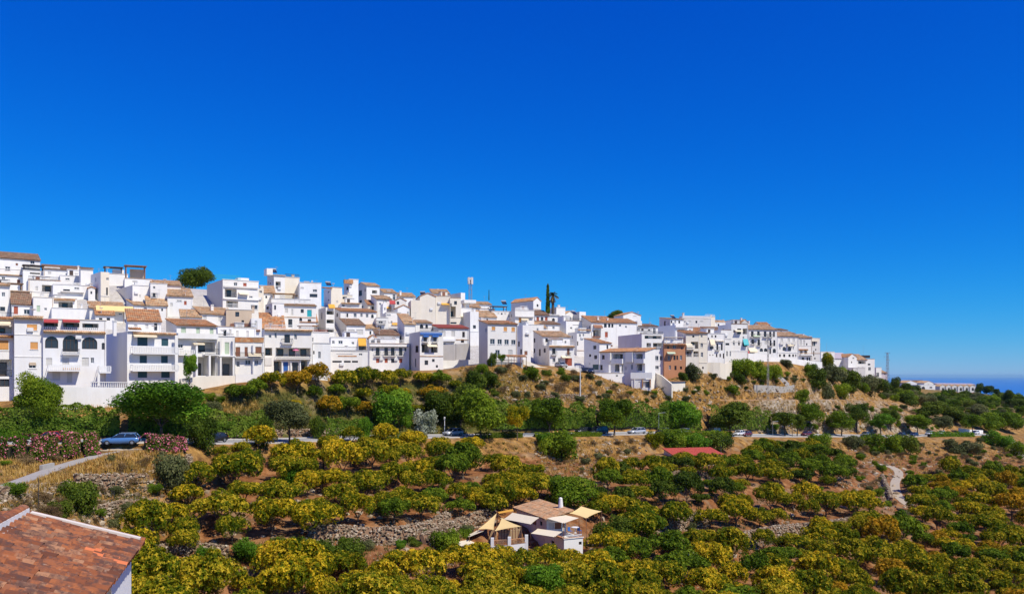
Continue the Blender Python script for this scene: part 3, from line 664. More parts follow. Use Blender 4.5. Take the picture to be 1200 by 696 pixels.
house('white house with three brown balcony doors under a terracotta strip', 275.5, 309.5, 395, 440, Y=148, th=20, D=8, roof='flat',
      wins=[('b', 278.5, 412, 6, 11), ('b', 288.5, 412, 3.6, 11), ('b', 303, 412, 7.5, 11.5), ('w', 279, 426.5, 4, 7), ('w', 290.5, 424.5, 6.5, 5.5), ('w', 300.8, 424.5, 4, 5)],
      ext=[('bal', 275.5, 309, 413, 418.5, 'bar', .8), ('box', 275.4, 309, 395.6, 401, -.12, -.004, 'tile', 'terracotta_band'), ('box', 296, 297.5, 402, 440, -.5, -.3, 'white', 'pillar')])
house('white upper floor with pale closed shutters below the brown ruin', 272, 300, 384, 396, Y=153, th=20, D=6, roof='flat', wins=[('p', 278, 391, 3, 7), ('p', 290, 391, 3, 7), ('r', 301, 393, 3, 6)])
house('white house with blue door and pink parasol on its terrace', 310, 366, 385.5, 441, Y=157, th=20, D=8, roof='flat',
      wins=[('k', 336.5, 397, 6.5, 10), ('w', 323, 393, 2.4, 6.5), ('w', 346.3, 394.5, 3, 6.5), ('V', 343.5, 412.5, 41, 10), ('V', 325.2, 430, 8.6, 14), ('d', 334.8, 431, 5.6, 14), ('k', 345.8, 430, 7, 11), ('V', 356.5, 429, 7.6, 13), ('V', 314.8, 412, 8.5, 9)],
      ext=[('eave', 310, 366, 386.5, 'tilepale'), ('bal', 323.5, 364, 415.5, 420, 'bar', .8), ('para', 347, 407.2, 8, 'pink'), ('bal', 330, 343, 397, 402, 'bar', .6), ('box', 310.5, 318.5, 419, 428, -.1, -.004, 'greyl', 'lattice_screen'), ('box', 330, 331.2, 421, 440, -.35, -.05, 'white', 'pillar'), ('box', 340.2, 341.4, 421, 440, -.35, -.05, 'white', 'pillar'), ('box', 351, 352.2, 421, 440, -.35, -.05, 'white', 'pillar')])
house('white stair wing with one tall slit window beside the pink parasol terrace', 366.5, 387.5, 402, 440, Y=161, th=20, D=6, roof='flat', wins=[('w', 374.3, 416, 3, 8), ('k', 367.8, 413, 1.6, 4), ('k', 364.5, 427, 3, 4), ('w', 371.5, 428, 3.4, 4)])
house('low white terrace house with red flowers along its roof edge', 352, 386, 389, 403, Y=168, th=20, D=7, roof='flat', wins=[('k', 355, 385.5, 4, 4), ('w', 354, 398, 1.5, 5), ('w', 363, 398, 1.5, 5), ('w', 366.5, 398, 1.5, 5)], ext=[('perg', 352, 372, 381, 390, 'tile'), ('rail', 360, 384, 386.5, 389, 'bar', 'red')])
house('white workshop with a row of ventilation slits above the olive bushes', 386, 431, 411, 437, Y=172, th=18, D=6, roof='flat',
      wins=[('k', 395, 423.7, 11, 2.2), ('k', 407, 423.7, 8, 2.2), ('k', 416, 423.7, 7, 2.2), ('w', 404, 412.8, 18, 1.8), ('w', 422.5, 414, 4, 5)], ext=[('box', 396, 418, 416.6, 417.8, -.05, -.004, 'tile', 'painted_band')])
house('white house behind the workshop with an orange canvas blind on its terrace', 387.5, 430, 395, 411, Y=178, th=18, D=7, roof='flat', wall='bluewhite',
      wins=[('w', 390.6, 401, 3, 4), ('w', 399, 401, 5, 4), ('w', 413.5, 402, 3, 3), ('V', 425, 403, 9, 14)], ext=[('awn', 419.5, 428.5, 396.2, 404.4, 'awnorange', .8)])
house('white townhouse with four brown balcony doors and small windows beneath', 432.5, 479.5, 402.5, 436, Y=190, th=16, D=8, roof='flat', wall='white',
      wins=[('B', 442.6, 412, 4.4, 9.5), ('B', 452.6, 412, 4.2, 9.5), ('B', 460.2, 412, 4.2, 9.5), ('B', 469.6, 412, 4, 9.5), ('w', 436.6, 409.5, 2, 4), ('k', 475, 409.5, 2, 4),
            ('r', 442.6, 422.6, 3.8, 5), ('r', 452.6, 422.6, 3.6, 5), ('k', 460.2, 422.6, 3.8, 5), ('r', 469.6, 422.6, 3.6, 5)], ext=[('eave', 433, 478, 405.4, 'greyl'), ('ac', 447, 420.5), ('ac', 464, 421), ('ac', 456, 418)])
house('white attic with two brown shuttered windows and narrow brown roof', 441, 468, 393, 403, Y=195, th=16, D=6, roof='shed', tile='tilebrown', pitch=.3, wins=[('b', 448, 398, 4, 5), ('b', 461, 398, 4, 5)], ext=[('dish', 453.5, 400)])
house('small white gabled porch with a dark arch at the end of the brown roof', 432.6, 441, 396.5, 403, Y=194, th=16, D=5, roof='gfront', pitch=.9, wins=[('A', 437, 400, 5, 4.6)])
house('white corner house with blue painted eave and two open loggias', 492, 519.5, 388.5, 433, xl=479.5, Y=186, th=22, roof='flat', side='greyl',
      wins=[('B', 498.3, 397, 3.8, 6.5), ('B', 509.6, 397, 3.4, 6.5), ('V', 498.3, 408, 8.4, 10), ('V', 509, 408, 7.6, 10), ('k', 507.8, 422.3, 3, 3.4), ('k', 512, 429.2, 2.4, 3)], fl=[('k', 488.5, 409, 3.6, 8)],
      ext=[('box', 492.2, 518, 390, 392.4, -.25, -.004, 'blue', 'blue_awning'), ('awn', 495.5, 502, 392.6, 394, 'blue', .6), ('awn', 506, 513.5, 392.6, 394, 'blue', .6), ('rail', 494, 514, 410.5, 413, 'bar')])
house('tall narrow white house with brown hipped roof next to the blue eave', 474, 486.5, 380, 405, xl=466, Y=197, th=20, roof='shed', D=7, tile='tilepale', pitch=.5, wins=[('k', 482, 398, 4, 5)], fl=[('k', 469, 396, 2, 5)])
house('low white house with twin arches under the long blank wall', 487, 506, 378.5, 392, Y=203, th=20, D=6, roof='shed', tile='tilepale', pitch=.2, wins=[('A', 494, 382.5, 4, 5), ('A', 500, 382.5, 3, 5)])
house('white house with red tiled edge above a grey garden wall', 514, 549, 384.5, 406, Y=200, th=20, D=7, roof='shed', tile='red', pitch=.2, wins=[('p', 520, 391, 4, 6.5), ('p', 531, 391, 4, 6.5), ('k', 543.2, 392, 3, 6.5), ('k', 542, 399.5, 3.6, 4), ('w', 520.5, 403, 4, 2)], ext=[('box', 516, 533, 397.2, 400, -.7, -.004, 'bluewhite', 'balcony')])  # balcony box is added to stand for an awning's shadow band
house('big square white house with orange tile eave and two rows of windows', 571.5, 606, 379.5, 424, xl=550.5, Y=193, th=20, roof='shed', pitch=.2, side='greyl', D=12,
      wins=[('o', 578.3, 385, 4.2, 4.6), ('o', 592.2, 385.6, 4, 5), ('o', 601.4, 386, 4, 5), ('w', 577, 400.3, 5.4, 6.4), ('w', 585.5, 400.6, 5, 6), ('w', 593.6, 400.8, 5, 6), ('w', 601.6, 401, 5, 5.6), ('w', 583, 413.5, 5, 7), ('p', 598, 413, 5, 6)],
      fl=[('k', 558.7, 384, 3, 3.5)], ext=[('chim', 574, 372, 3, 6)])
house('white strip house squeezed between the big square house and its neighbour', 612.5, 622, 381, 420, xl=604.5, Y=207, th=20, roof='flat', D=7, wins=[('p', 617, 393.5, 5, 3)], fl=[('k', 608, 403, 2, 6), ('k', 610.5, 412, 2, 6)])
house('white house with brown roof and three small dark attic windows', 636, 668, 394.3, 424, xl=619.5, Y=218, th=20, roof='shed', pitch=.3, tile='tilepale', side='cream', D=9,
      wins=[('k', 640.6, 399, 3, 5), ('k', 649.6, 399, 3, 4), ('k', 658.2, 399, 3, 4)], fl=[('k', 625.6, 399, 3, 5), ('k', 625.6, 411, 3, 5), ('k', 632.5, 413, 2, 8)], ext=[('chim', 622, 388, 2.4, 7), ('bal', 636.5, 646, 401, 404.5, 'bal', .6)])
house('white house with red brown garage door and two brown shuttered balconies', 643.5, 673, 404.8, 428.5, xl=634, Y=213, th=16, roof='flat', D=6, side='cream',
      wins=[('B', 649, 412, 3.8, 7.6), ('b', 666, 412, 3, 8), ('w', 649.2, 422, 3.4, 5), ('w', 655.4, 422, 3, 5), ('r', 666.3, 424, 8, 9)], fl=[('k', 638.2, 410.5, 2.4, 5)], ext=[('eave', 643.5, 673, 405.6, 'tilepale'), ('bal', 663.5, 668.5, 413, 416.4, 'bar', .4)])
house('shaded white house with orange hipped roof beside the parked dark cars', 702.5, 716, 402, 438, xl=686.5, Y=226, th=34, roof='shed', pitch=.25, D=8, side='bluewhite', wins=[('k', 711.8, 406.5, 2, 4.5)],
      fl=[('k', 697, 407, 3.6, 4.4), ('k', 691.5, 416.5, 2.5, 3), ('k', 698, 418.4, 3.5, 4.4), ('n', 698, 430, 7, 6), ('k', 691, 426, 1, 1)])
house('long shaded wing with orange roof, white balconies and arched door', 703, 756, 413, 446, Y=219, th=-34, roof='shed', pitch=.2, D=6, wall='bluewhite', off=0,
      wins=[('k', 707, 418.5, 3, 5), ('V', 724, 419, 12, 9), ('A', 737.3, 419, 3.6, 9), ('V', 749, 419, 8, 9), ('k', 704.6, 430.5, 3, 6), ('V', 725, 431, 9, 8), ('w', 740.5, 430, 2, 6), ('V', 749.5, 430.5, 6, 8)],
      ext=[('bal', 718, 731, 420.5, 425.5, 'solid', .9), ('bal', 745, 756, 420.5, 425, 'solid', .9), ('box', 714.5, 717, 413.5, 424, -.8, -.1, 'white', 'pier'), ('box', 734, 742, 412.6, 424.4, -.45, -.2, 'white', 'arch_surround')])
house('sunlit white terrace block with red posts under its tile topped deck', 740, 763, 444.5, 453, Y=212, th=-8, D=4, roof='flat', wall='white', off=0, wins=[('V', 757, 449.5, 9, 9), ('k', 749, 447, 1.5, 1.5)], dn=5,
      ext=[('box', 739, 764, 436.5, 443.5, -.15, .1, 'white', 'parapet'), ('box', 752.5, 753.6, 444, 454, -.3, -.1, 'tile', 'post'), ('box', 761.5, 762.6, 444, 454, -.3, -.1, 'tile', 'post'), ('box', 743, 744, 444, 452, -.2, -.1, 'white', 'post')])
house('low white terrace wing with small square window below the shaded wing', 694.5, 738, 437, 450, Y=213, th=14, D=4, roof='flat', off=0, dn=6, wins=[('k', 723, 439.6, 2.4, 2.6), ('n', 735, 444, 3.2, 9)], ext=[('box', 713.5, 715.8, 427.5, 437, .1, .4, 'white', 'pier'), ('box', 726.5, 728.6, 427, 437, .1, .4, 'white', 'pier')])
house('white flats with dark stacked loggias left of the brick front', 752, 777.5, 391, 436, xl=717.5, Y=231, th=18, roof='flat', D=15, side='lilac',  # mauve flank colour is painted shade on a white wall
      wins=[('L', 765.5, 394.4, 20, 5), ('L', 760.4, 406, 5.4, 8.4), ('L', 771, 406, 11.5, 8.4), ('w', 769.2, 419.6, 4.8, 5.4), ('w', 775, 419.6, 3.6, 5.4), ('L', 758.5, 419, 8.4, 8.6), ('w', 770, 430.5, 4, 4), ('L', 759, 430, 8, 8)], fl=[('k', 749, 388.5, 1.6, 2)], ext=[('rail', 754, 777, 388.6, 391, 'bar')])
house('exposed orange brick house front with white terrace parapet on top', 778.3, 803, 402.5, 435, Y=232, th=4, roof='flat', D=8, wall='orangewall',
      wins=[('k', 783, 407, 2.2, 3.4), ('w', 790.4, 406.5, 4, 4), ('k', 799, 408, 2.2, 2.6), ('w', 784, 419, 3, 5.4), ('k', 790.4, 419, 2.6, 5.6), ('k', 793.6, 419, 2, 5), ('w', 798, 419, 2.6, 5.4), ('w', 785, 430.5, 2.6, 5), ('k', 791.6, 431, 2.4, 5), ('k', 798, 431, 2.4, 3.4)],
      ext=[('eave', 778, 803.5, 403.4), ('box', 779, 801, 397, 401.4, .3, .6, 'white', 'parapet'), ('perg', 781, 800, 394.8, 400, 'cream'), ('dish', 789, 398)])
house('cream house with paired loggias directly right of the brick front', 803.8, 819, 391, 434, Y=233, th=10, roof='shed', pitch=.2, D=8, wall='cream',
      wins=[('k', 812.5, 394.2, 2.4, 2.4), ('L', 814, 404.4, 8.6, 8), ('L', 807.4, 415, 6, 7), ('L', 815.6, 415, 6, 7)], ext=[('bal', 803.5, 813, 404.5, 409, 'solid', .8), ('awn', 803.5, 811, 403, 406.5, 'awncream', .9)])
house('narrow tall cream tower house with three windows in one column', 819.3, 829, 390.5, 436, Y=234, th=16, roof='shed', pitch=.15, D=7, wall='cream', wins=[('w', 822.2, 394, 2, 3), ('w', 822.4, 404, 2.8, 5.6), ('w', 822.6, 415.6, 2.6, 5.6)])
house('white house with a cream awning over its middle balcony', 829.3, 849.5, 390.6, 425, Y=243, th=14, roof='flat', D=7,
      wins=[('k', 830.2, 397, 1.6, 3), ('k', 834.4, 394, 1.4, 3), ('k', 838.6, 394, 1.8, 3), ('k', 834, 407.6, 4.6, 3), ('B', 840.6, 406.6, 2.2, 7.6), ('k', 845.8, 406.6, 2.2, 7.6), ('k', 839.8, 416.4, 1.6, 4), ('k', 844, 416.4, 1.6, 4), ('k', 848, 417, 1.6, 6), ('k', 828.4, 416, 1.2, 1.2), ('k', 832, 416, 1.2, 1.2), ('k', 835.4, 416, 1.2, 1.2)], ext=[('awn', 831.4, 837, 397.5, 404, 'awncream', .9), ('eave', 838, 848, 399.2, 'cream')])
house('stepped white house with small barred vents below the brown hipped roof', 845, 857, 386.4, 422, Y=250, th=14, roof='flat', D=6, wins=[('k', 849, 394, 2, 5), ('k', 852.4, 403.2, 4.6, 2.6), ('w', 852, 414.4, 1.8, 6), ('w', 856, 414.4, 1.8, 6)])
house('tall white tower block with a turquoise awning', 857, 876.5, 379.6, 421, xl=852.8, Y=255, th=12, roof='flat', D=9,
      wins=[('k', 866.2, 388.2, 4.6, 6.6), ('V', 873.2, 388.2, 5.6, 6.6), ('k', 860.2, 388.2, 1.6, 3), ('w', 860, 402, 2.2, 5.4), ('k', 866, 402, 2, 5), ('k', 873, 403.5, 5, 5.5)], ext=[('awn', 870.4, 876.2, 397, 404, 'turq', .9), ('ant', 860, 374), ('ant', 863, 376)])
house('long white hotel front with three rows of dark balcony doors', 877, 910.5, 386, 422, Y=266, th=10, roof='shed', tile='tilepale', pitch=.3, D=9,
      wins=[('B', 881.6, 391.4, 3, 6.6), ('B', 888.8, 391.4, 3, 6.6), ('B', 896.6, 391.6, 3, 6.6), ('B', 902.6, 391.8, 2.4, 6.4), ('k', 907, 391.6, 2, 6.4), ('B', 882.2, 400.4, 3, 5.4), ('B', 889.2, 401.4, 2.8, 7), ('p', 897.4, 401, 3, 5), ('B', 903, 402, 2.2, 7), ('k', 907.4, 402, 2.2, 7), ('A', 892.2, 410, 3.8, 4), ('A', 897.2, 410, 3.8, 4), ('k', 902.6, 412.2, 2, 7), ('A', 907.4, 411, 3.6, 5)],
      ext=[('awn', 877, 886, 408, 412, 'awnpale', 1.2), ('awn', 866, 876, 410, 413.5, 'awnred', 1.5), ('box', 877, 903, 414.6, 424, -1.4, -1.2, 'white', 'terrace_wall')])
house('white house with pale shuttered top floor, two arches and five square windows', 911, 935.5, 394, 426, Y=282, th=12, roof='shed', tile='tilepale', pitch=.3, D=9,
      wins=[('p', 916, 399, 2.8, 5), ('p', 924.2, 399, 2.6, 5), ('p', 930, 399, 2.6, 5), ('A', 919, 408.6, 3.8, 4.8), ('A', 925.2, 408.6, 3.6, 4.8), ('w', 914, 408, 1.4, 3), ('w', 929.6, 408, 1.2, 3), ('k', 914, 416.6, 2, 3.2), ('k', 919, 416.6, 2.4, 3.4), ('k', 925.2, 416.6, 2.4, 3), ('k', 929.4, 416.6, 2, 3), ('k', 932.6, 416.6, 1.2, 3)],
      ext=[('bal', 914, 918, 400.4, 403, 'bal', .5), ('bal', 922, 926, 400.4, 403, 'bal', .5), ('bal', 928, 932, 400.4, 403, 'bal', .5)])
house('white house with red strip roof over a pillared porch', 935.8, 951.5, 395.8, 428, Y=294, th=12, roof='shed', tile='tilepale', pitch=.2, D=7,
      wins=[('p', 938.2, 401.4, 2.6, 6.4), ('p', 942.2, 402, 2.4, 7), ('k', 945.4, 403.6, 1.4, 3), ('V', 939.2, 412, 2.8, 5.4), ('V', 944.4, 412.4, 3.4, 5), ('k', 941, 420.4, 3, 3.6), ('k', 946.2, 420.8, 2, 4.4), ('k', 949, 420.8, 2, 4)], ext=[('eave', 935.5, 946.5, 409.4, 'tile'), ('box', 937, 951, 415, 416.4, -.9, -.004, 'white', 'ledge')])
house('cream and grey end house at the right tip of the village', 951.7, 961, 396.2, 432, Y=301, th=20, roof='flat', D=8, wall='greyl', wins=[('k', 952.4, 403, 1.4, 5), ('n', 954.4, 402.4, 1.8, 6), ('k', 953.6, 414, 1.2, 6), ('k', 955, 420, 1.6, 2)], ext=[('box', 947, 958, 396.8, 400, -.6, -.3, 'cream', 'canopy'), ('sol', 953, 393.4)])
# ------------------------------------------------------------------ stacked houses behind, left to right
h = house
h('large white house with long brown tile roof at the top left corner', -20, 47, 301, 322, th=6, roof='shed', tile='tilebrown', D=9, pitch=.42, wins=[('w', 9, 314.6, 6, 4.4), ('w', 38, 307, 5, 5), ('p', 21, 303.5, 4, 1.6)])
h('white house with dark flat canopy over its roof terrace', 27, 52, 316.5, 325, th=10, D=6, wins=[('V', 41, 319.5, 12, 3.6)], ext=[('perg', 28, 51, 310.5, 317, 'darkframe')])
h('low white roof level with orange tile band in the upper left', -14, 30, 321.5, 334, th=8, roof='shed', tile='tilepale', D=7, wins=[('w', 4, 326, 4, 3)])
h('broad white house with tan tile roof and a wide slit window', 51, 96, 315, 331, th=12, roof='shed', tile='tilebrown', D=8, pitch=.32, wins=[('w', 77, 329, 12, 2), ('p', 58, 320, 4, 3)], ext=[('rail', 52, 70, 313, 316, 'bal')])
h('plain white cube rising beside the tan tile roof', 94.5, 109, 314.5, 338, th=14, D=7, roof='shed', tile='tilepale', pitch=.15, ext=[('chim', 92, 311.5, 1.6, .6)])
h('white house with curved shaded flank and dark narrow doorway', 118, 128, 318.5, 350, xl=107.5, th=22, D=8, wins=[('k', 125.4, 341.5, 2, 9), ('w', 126, 327, 3, 3)], wall='cream', side='white', fl=[('p', 113, 341, 4, 6)])
h('small white roof hut under a dark flat pergola', 126, 150, 320.5, 330, th=16, D=6, wins=[('k', 143, 320.5, 3.4, 4)], ext=[('perg', 123, 143, 312.5, 321.5, 'darkframe'), ('box', 132.5, 146, 315.4, 321, 1.2, 3.2, 'white', 'roof_hut')])
h('white roof terrace carrying a tall open red brown pergola', 146, 178, 326, 336, th=16, D=7, wins=[('p', 158, 330, 6, 2)], ext=[('perg', 147.5, 170.5, 311, 325.5, 'wood'), ('box', 153, 169, 314.6, 325, 2.0, 3.2, 'warm', 'back_wall')])
h('large white house with broad windowless shaded flank below the red pergola', 155.3, 176, 334, 358, xl=126.5, th=24, D=14, wins=[('p', 164, 347, 1.6, 3)])
h('white house with one dark balcony door between blank walls', 176.3, 196, 332, 362, th=20, D=7, wins=[('B', 180.6, 346, 3.2, 5.4), ('w', 180.6, 337, 2.6, 3)], ext=[('box', 176.5, 187, 353.6, 361, -.1, -.004, 'cream', 'garage_panel')])
h('white house with orange roof and red door left of the pine', 196.3, 226, 347, 366, th=20, D=7, roof='shed', tile='tilepale', wins=[('w', 210, 352.4, 6, 1.6), ('r', 217.2, 355, 3, 4.6), ('p', 201, 357, 3, 4)])
h('long low house with tan roof on the ridge left of the pine', 178, 212, 333.5, 343, th=20, D=7, roof='shed', tile='tilepale', pitch=.3, wins=[('p', 186, 338, 3, 3)])
h('second low ridge house with tan roof in front of the pine', 196, 224, 342, 349, th=20, D=6, roof='shed', tile='tilepale', pitch=.28, wins=[('p', 205, 346, 3, 2)])
h('small cream house with a peach tile roof below the blank flank', 157, 171, 357.4, 366, xl=147.5, th=24, D=6, roof='shed', tile='tilepale')
h('house with a big sand yellow awning across its terrace', 105, 146, 361.2, 372, th=20, D=8, roof='shed', tile='tilepale', pitch=.34, wins=[('k', 125, 366.4, 5, 3), ('k', 132, 366.6, 5, 3), ('w', 141, 368, 4, 2)], ext=[('awn', 112, 156, 358.5, 364.5, 'awnyellow', 1.4)])
h('wide plain white parapet house above the arched terrace', 60.5, 112, 360.6, 376, th=16, D=6, wins=[('p', 85, 365.5, 5, .8), ('p', 70, 364, 9, .8)], ext=[('chim', 96, 356, 1.6, .6), ('chim', 104, 357, 1.6, .6)])
h('white house at the left edge beneath the orange tile band', -16, 12, 331, 372, th=10, D=7, wins=[('w', 4, 345, 4, 5), ('k', 3, 362, 6, 5)], ext=[('eave', -15, 12, 333, 'tilepale')])
h('stacked brown pergola terraces with dark blue furniture in shade', 5, 38, 340, 356, th=12, D=6, wins=[('V', 21, 347, 30, 6)], ext=[('perg', 6, 26, 331.5, 341, 'tilebrown'), ('eave', 5, 35, 341.5, 'tilebrown')])
h('small house with brown sloping tile roof and reddish door', 14, 38, 356.5, 374, th=14, D=7, roof='shed', tile='tilebrown', pitch=.5, wins=[('r', 18.6, 363.6, 5, 9), ('w', 31.4, 365.4, 7, 5.6)])
h('plain white house with one green door and one tiny window', 39, 63, 348, 374, th=16, D=7, wins=[('g', 45, 361.6, 4, 7.4), ('w', 53.4, 362.2, 3, 3)])
h('white house with one deep dark loggia in the upper left cluster', 33, 71, 327.5, 350, th=12, D=7, wins=[('L', 56.5, 338.6, 14.5, 9), ('p', 43, 338, 3, 5)])
h('white house with bluish recessed terrace behind the plain parapet', 62, 90, 349.5, 364, th=14, D=6, wins=[('V', 77, 357, 17, 7)], ext=[('eave', 61, 88, 351, 'tilepale')])
h('wide white terraces with long shallow eaves left of the blank flank', 62, 108, 333, 352, th=14, D=7, wins=[('w', 90, 337, 6, 4), ('k', 78, 340, 8, 2), ('p', 70, 345, 5, 4), ('k', 72, 348, 2, 4)], ext=[('eave', 71, 98, 342, 'greyl'), ('rail', 65, 95, 330.8, 333, 'bal')])
h('white pair of low roofs between the deep loggia and curved flank', 70, 100, 322.5, 336, th=12, D=6, wins=[('k', 90, 332.6, 6, 3), ('w', 79, 327, 5, 2)])
h('large white flats with windowless flank greyed as painted shade and glass roof railing', 261, 303, 327.5, 368, xl=235, th=24, D=14, side='greyl',
  wins=[('L', 270.4, 343.4, 14, 10), ('L', 272, 356.6, 14, 8), ('w', 294, 348, 4, 2), ('w', 298, 360, 8, 5), ('w', 276, 333, 4, 4), ('r', 287, 333, 4, 5)],
  ext=[('box', 262, 302, 336, 337.6, -.3, -.004, 'greyl', 'ledge'), ('rail', 252, 282, 322.5, 327.5, 'bar', 'turq'), ('box', 281, 294, 325, 337, 1.5, 4, 'white', 'roof_room'), ('box', 261.5, 303, 350.2, 351.4, -.3, -.004, 'white', 'ledge')])
h('long house with dusty orange roof under the windowless flank greyed as shade', 235.5, 276, 368, 382, xl=222, th=22, D=7, roof='shed', tile='tilepale', pitch=.36, wins=[('p', 240, 372, 4, 6), ('p', 258, 374, 4, 5)], ext=[('chim', 253, 357, 3, 3)])
h('unplastered brown ruin with one square black window', 265, 295, 362.5, 386, th=14, D=6, wall='warm', wins=[('k', 278, 368, 4.6, 6), ('k', 284.5, 377.5, 3, 4.6)], ext=[('chim', 297, 358.5, 3, 1), ('box', 270, 294, 379.5, 382.6, -.3, -.004, 'brown', 'red_wall')])
h('slender white tower house with one tall pale shutter', 294.5, 307, 372.8, 398, th=18, D=6, roof='flat', wins=[('p', 300, 381, 3, 10)], ext=[('eave', 296, 305, 387, 'brown')])
h('church like tower with narrow arched windows on two floors', 319, 333, 355, 390, xl=309, th=28, D=6, side='greyl', wins=[('A', 322.4, 360, 2.2, 6), ('A', 322.6, 373, 2.2, 6), ('A', 328.6, 373.4, 2.2, 6), ('w', 325, 381, 3, 5)], fl=[('A', 313.6, 360, 2.6, 5), ('A', 315.2, 371.6, 2.8, 5)])
h('white house with a turquoise window shutter', 333, 370.5, 358.2, 385, th=18, D=7, roof='shed', tile='tilepale', pitch=.16, wins=[('p', 335.6, 364, 3.6, 5), ('p', 342.4, 365.6, 2.4, 7), ('k', 354.2, 364.4, 3.6, 4.4), ('t', 362.6, 367, 5.4, 8), ('A', 352.4, 374.4, 3.4, 4), ('k', 362.6, 376, 4, 4)])
h('low house with brown awning and cluttered terrace above the turquoise shutter', 318, 364, 349.8, 362, th=18, D=6, wins=[('w', 351, 352.4, 2.2, 2.8), ('w', 357, 352.4, 2.2, 2.8)], ext=[('perg', 320, 345, 343.5, 351, 'tilepale'), ('rail', 328, 347, 347, 350, 'bar')])
h('second low brown roofed house right of the cluttered terrace', 346, 366, 347, 354, th=18, D=5, roof='shed', tile='tilepale', pitch=.2, wins=[('w', 352, 351, 2, 2)])
h('tall white summit house with grey flank and recessed dark balcony', 321, 334, 322.5, 350, xl=303, th=26, D=9, roof='shed', tile='cream', pitch=.12, side='greyl', wins=[('L', 326, 334.5, 6, 9)], ext=[('box', 313, 320, 314.5, 322, .3, 3, 'white', 'chimney_block'), ('sol', 322, 313.5)], fl=[('k', 317, 332, 1, 2)])
h('plain cream cube on the summit right of the dark balcony', 334, 351, 324.6, 350, xl=329, th=22, D=6, wall='cream', fl=[('k', 331.4, 333.6, 3.4, 4)], side='greyl')
h('long white house with wide dark window sloping down from the summit', 351, 376.5, 331, 364, th=18, D=7, wins=[('w', 354, 337, 4, 1), ('w', 369, 340.6, 5, 3), ('k', 367.4, 346.4, 9, 4)], ext=[('sol', 360, 328.6), ('chim', 366, 329, 1.6, .8)])
h('white house with shaded flank and grey solar tank on its roof', 388, 401, 336.5, 358, xl=377, th=24, D=8, wall='cream', side='white', fl=[('w', 385, 342, 2, 2.6), ('w', 385, 351.6, 2, 2.6), ('k', 379, 340, 2, 6)], ext=[('sol', 386, 329), ('eave', 377, 389, 337)])
h('small white tower with short orange roof on the skyline', 409, 420, 327, 345, xl=402, th=30, D=5, roof='flat', side='greyl', fl=[('k', 407, 338, 2.4, 4)], ext=[('box', 402.5, 413, 328, 332.5, -.7, -.01, 'tile', 'tiled_canopy'), ('ant', 406, 323)])
h('white skyline house with dark windows on its shaded flank', 429.5, 445, 334.8, 362, xl=411, th=32, D=9, roof='gable', tile='tilepale', pitch=.3, side='greyl', fl=[('k', 414.5, 343.6, 3, 6), ('k', 422.3, 343.6, 3.6, 6.6), ('k', 414.8, 351, 3, 3), ('k', 422.5, 353.6, 3, 4), ('k', 424.5, 359.6, 2.4, 2.4)], wins=[('k', 432.5, 353, 2, 4), ('V', 439, 342, 6, 4)])
h('white house with a dark arched entrance below the skyline tower', 399, 413, 345.5, 360, th=20, D=6, wins=[('A', 404, 348.5, 5, 4), ('k', 414.5, 351, 3, 3)], wall='cream')
h('tall white flats with stacked solid balconies and a small orange awning', 381.8, 392, 360, 395, xl=371, th=22, D=7, side='greyl', wins=[('V', 387, 366.4, 8.6, 4.4), ('V', 387, 376.6, 8.6, 4.4), ('V', 387, 387, 8.6, 4.4)], fl=[('k', 377, 370, 1, 8)], ext=[('awn', 384.5, 392, 356.5, 360.5, 'awnorange', .6)])
h('long white house with red tiled eave and five top windows', 399, 441, 364.6, 384, xl=391, th=16, D=7, roof='shed', pitch=.22, side='greyl', wins=[('k', 407, 369.4, 2, 4.4), ('w', 416.2, 369.4, 3.4, 4.4), ('w', 423.6, 369.4, 2.6, 4.4), ('w', 430.2, 370, 3, 4.4), ('A', 436.4, 370.6, 3, 4.4)], fl=[('k', 395, 369, 1.6, 4.4)])
h('white house with brown sloping porch roof and pale garage doors', 406, 428, 381, 397, xl=391, th=16, D=7, roof='shed', tile='tilebrown', pitch=.36, side='greyl', wall='bluewhite', wins=[('p', 411.5, 389, 8, 6), ('p', 421.5, 389, 8, 6)], fl=[('k', 397.6, 388, 1.4, 5)])
h('white house with terrace pergola below the orange summit awning', 400, 424, 355, 366, th=18, D=6, wins=[('k', 402.4, 357.4, 3, 3), ('p', 409, 359, 5, 2)], ext=[('eave', 400, 422, 355.2, 'tilepale')])
h('white stair tower with iron railings climbing between two houses', 441, 455, 372, 400, th=16, D=6, wins=[('w', 445, 384, 4, 5), ('k', 451, 390, 2, 5), ('w', 446, 378, 5, 3)], ext=[('bal', 441, 452, 376, 379, 'bar', .8), ('bal', 443, 454, 385, 388, 'bar', .8)])
h('white house with two little windows under a dark lintel', 452, 470, 366, 390, th=16, D=6, wins=[('k', 454.4, 377.4, 2, 2.4), ('k', 459, 377.4, 2, 2.4), ('w', 455, 368, 6, 3)])
h('low white house with flat grey roof edge and a dark side window', 452.5, 468, 385, 396, xl=448, th=18, D=5, wins=[('p', 460, 390, 8, 4)], ext=[('box', 452, 468, 382.6, 384.8, -.4, 2, 'greyl', 'roof_slab')])
h('white house with ragged orange roof and dark porch near the summit', 441, 459, 350.5, 372, xl=433, th=20, D=6, roof='shed', tile='tilepale', pitch=.3, wins=[('k', 451, 352.4, 4, 4), ('w', 447, 362, 3, 3)])
h('white house with pale orange roof on the skyline and a roof heater', 450, 465, 343, 356, xl=446, th=20, D=6, roof='shed', tile='tilepale', pitch=.34, wins=[('k', 455, 349, 4, 3)], ext=[('sol', 457, 339.5)])
h('white house with grey orange roof just left of the long blank wall', 466, 487, 347.4, 362, th=20, D=6, roof='shed', tile='tilepale', pitch=.34, wins=[('k', 471, 350, 4, 2)], ext=[('chim', 470, 341, 2, 1)])
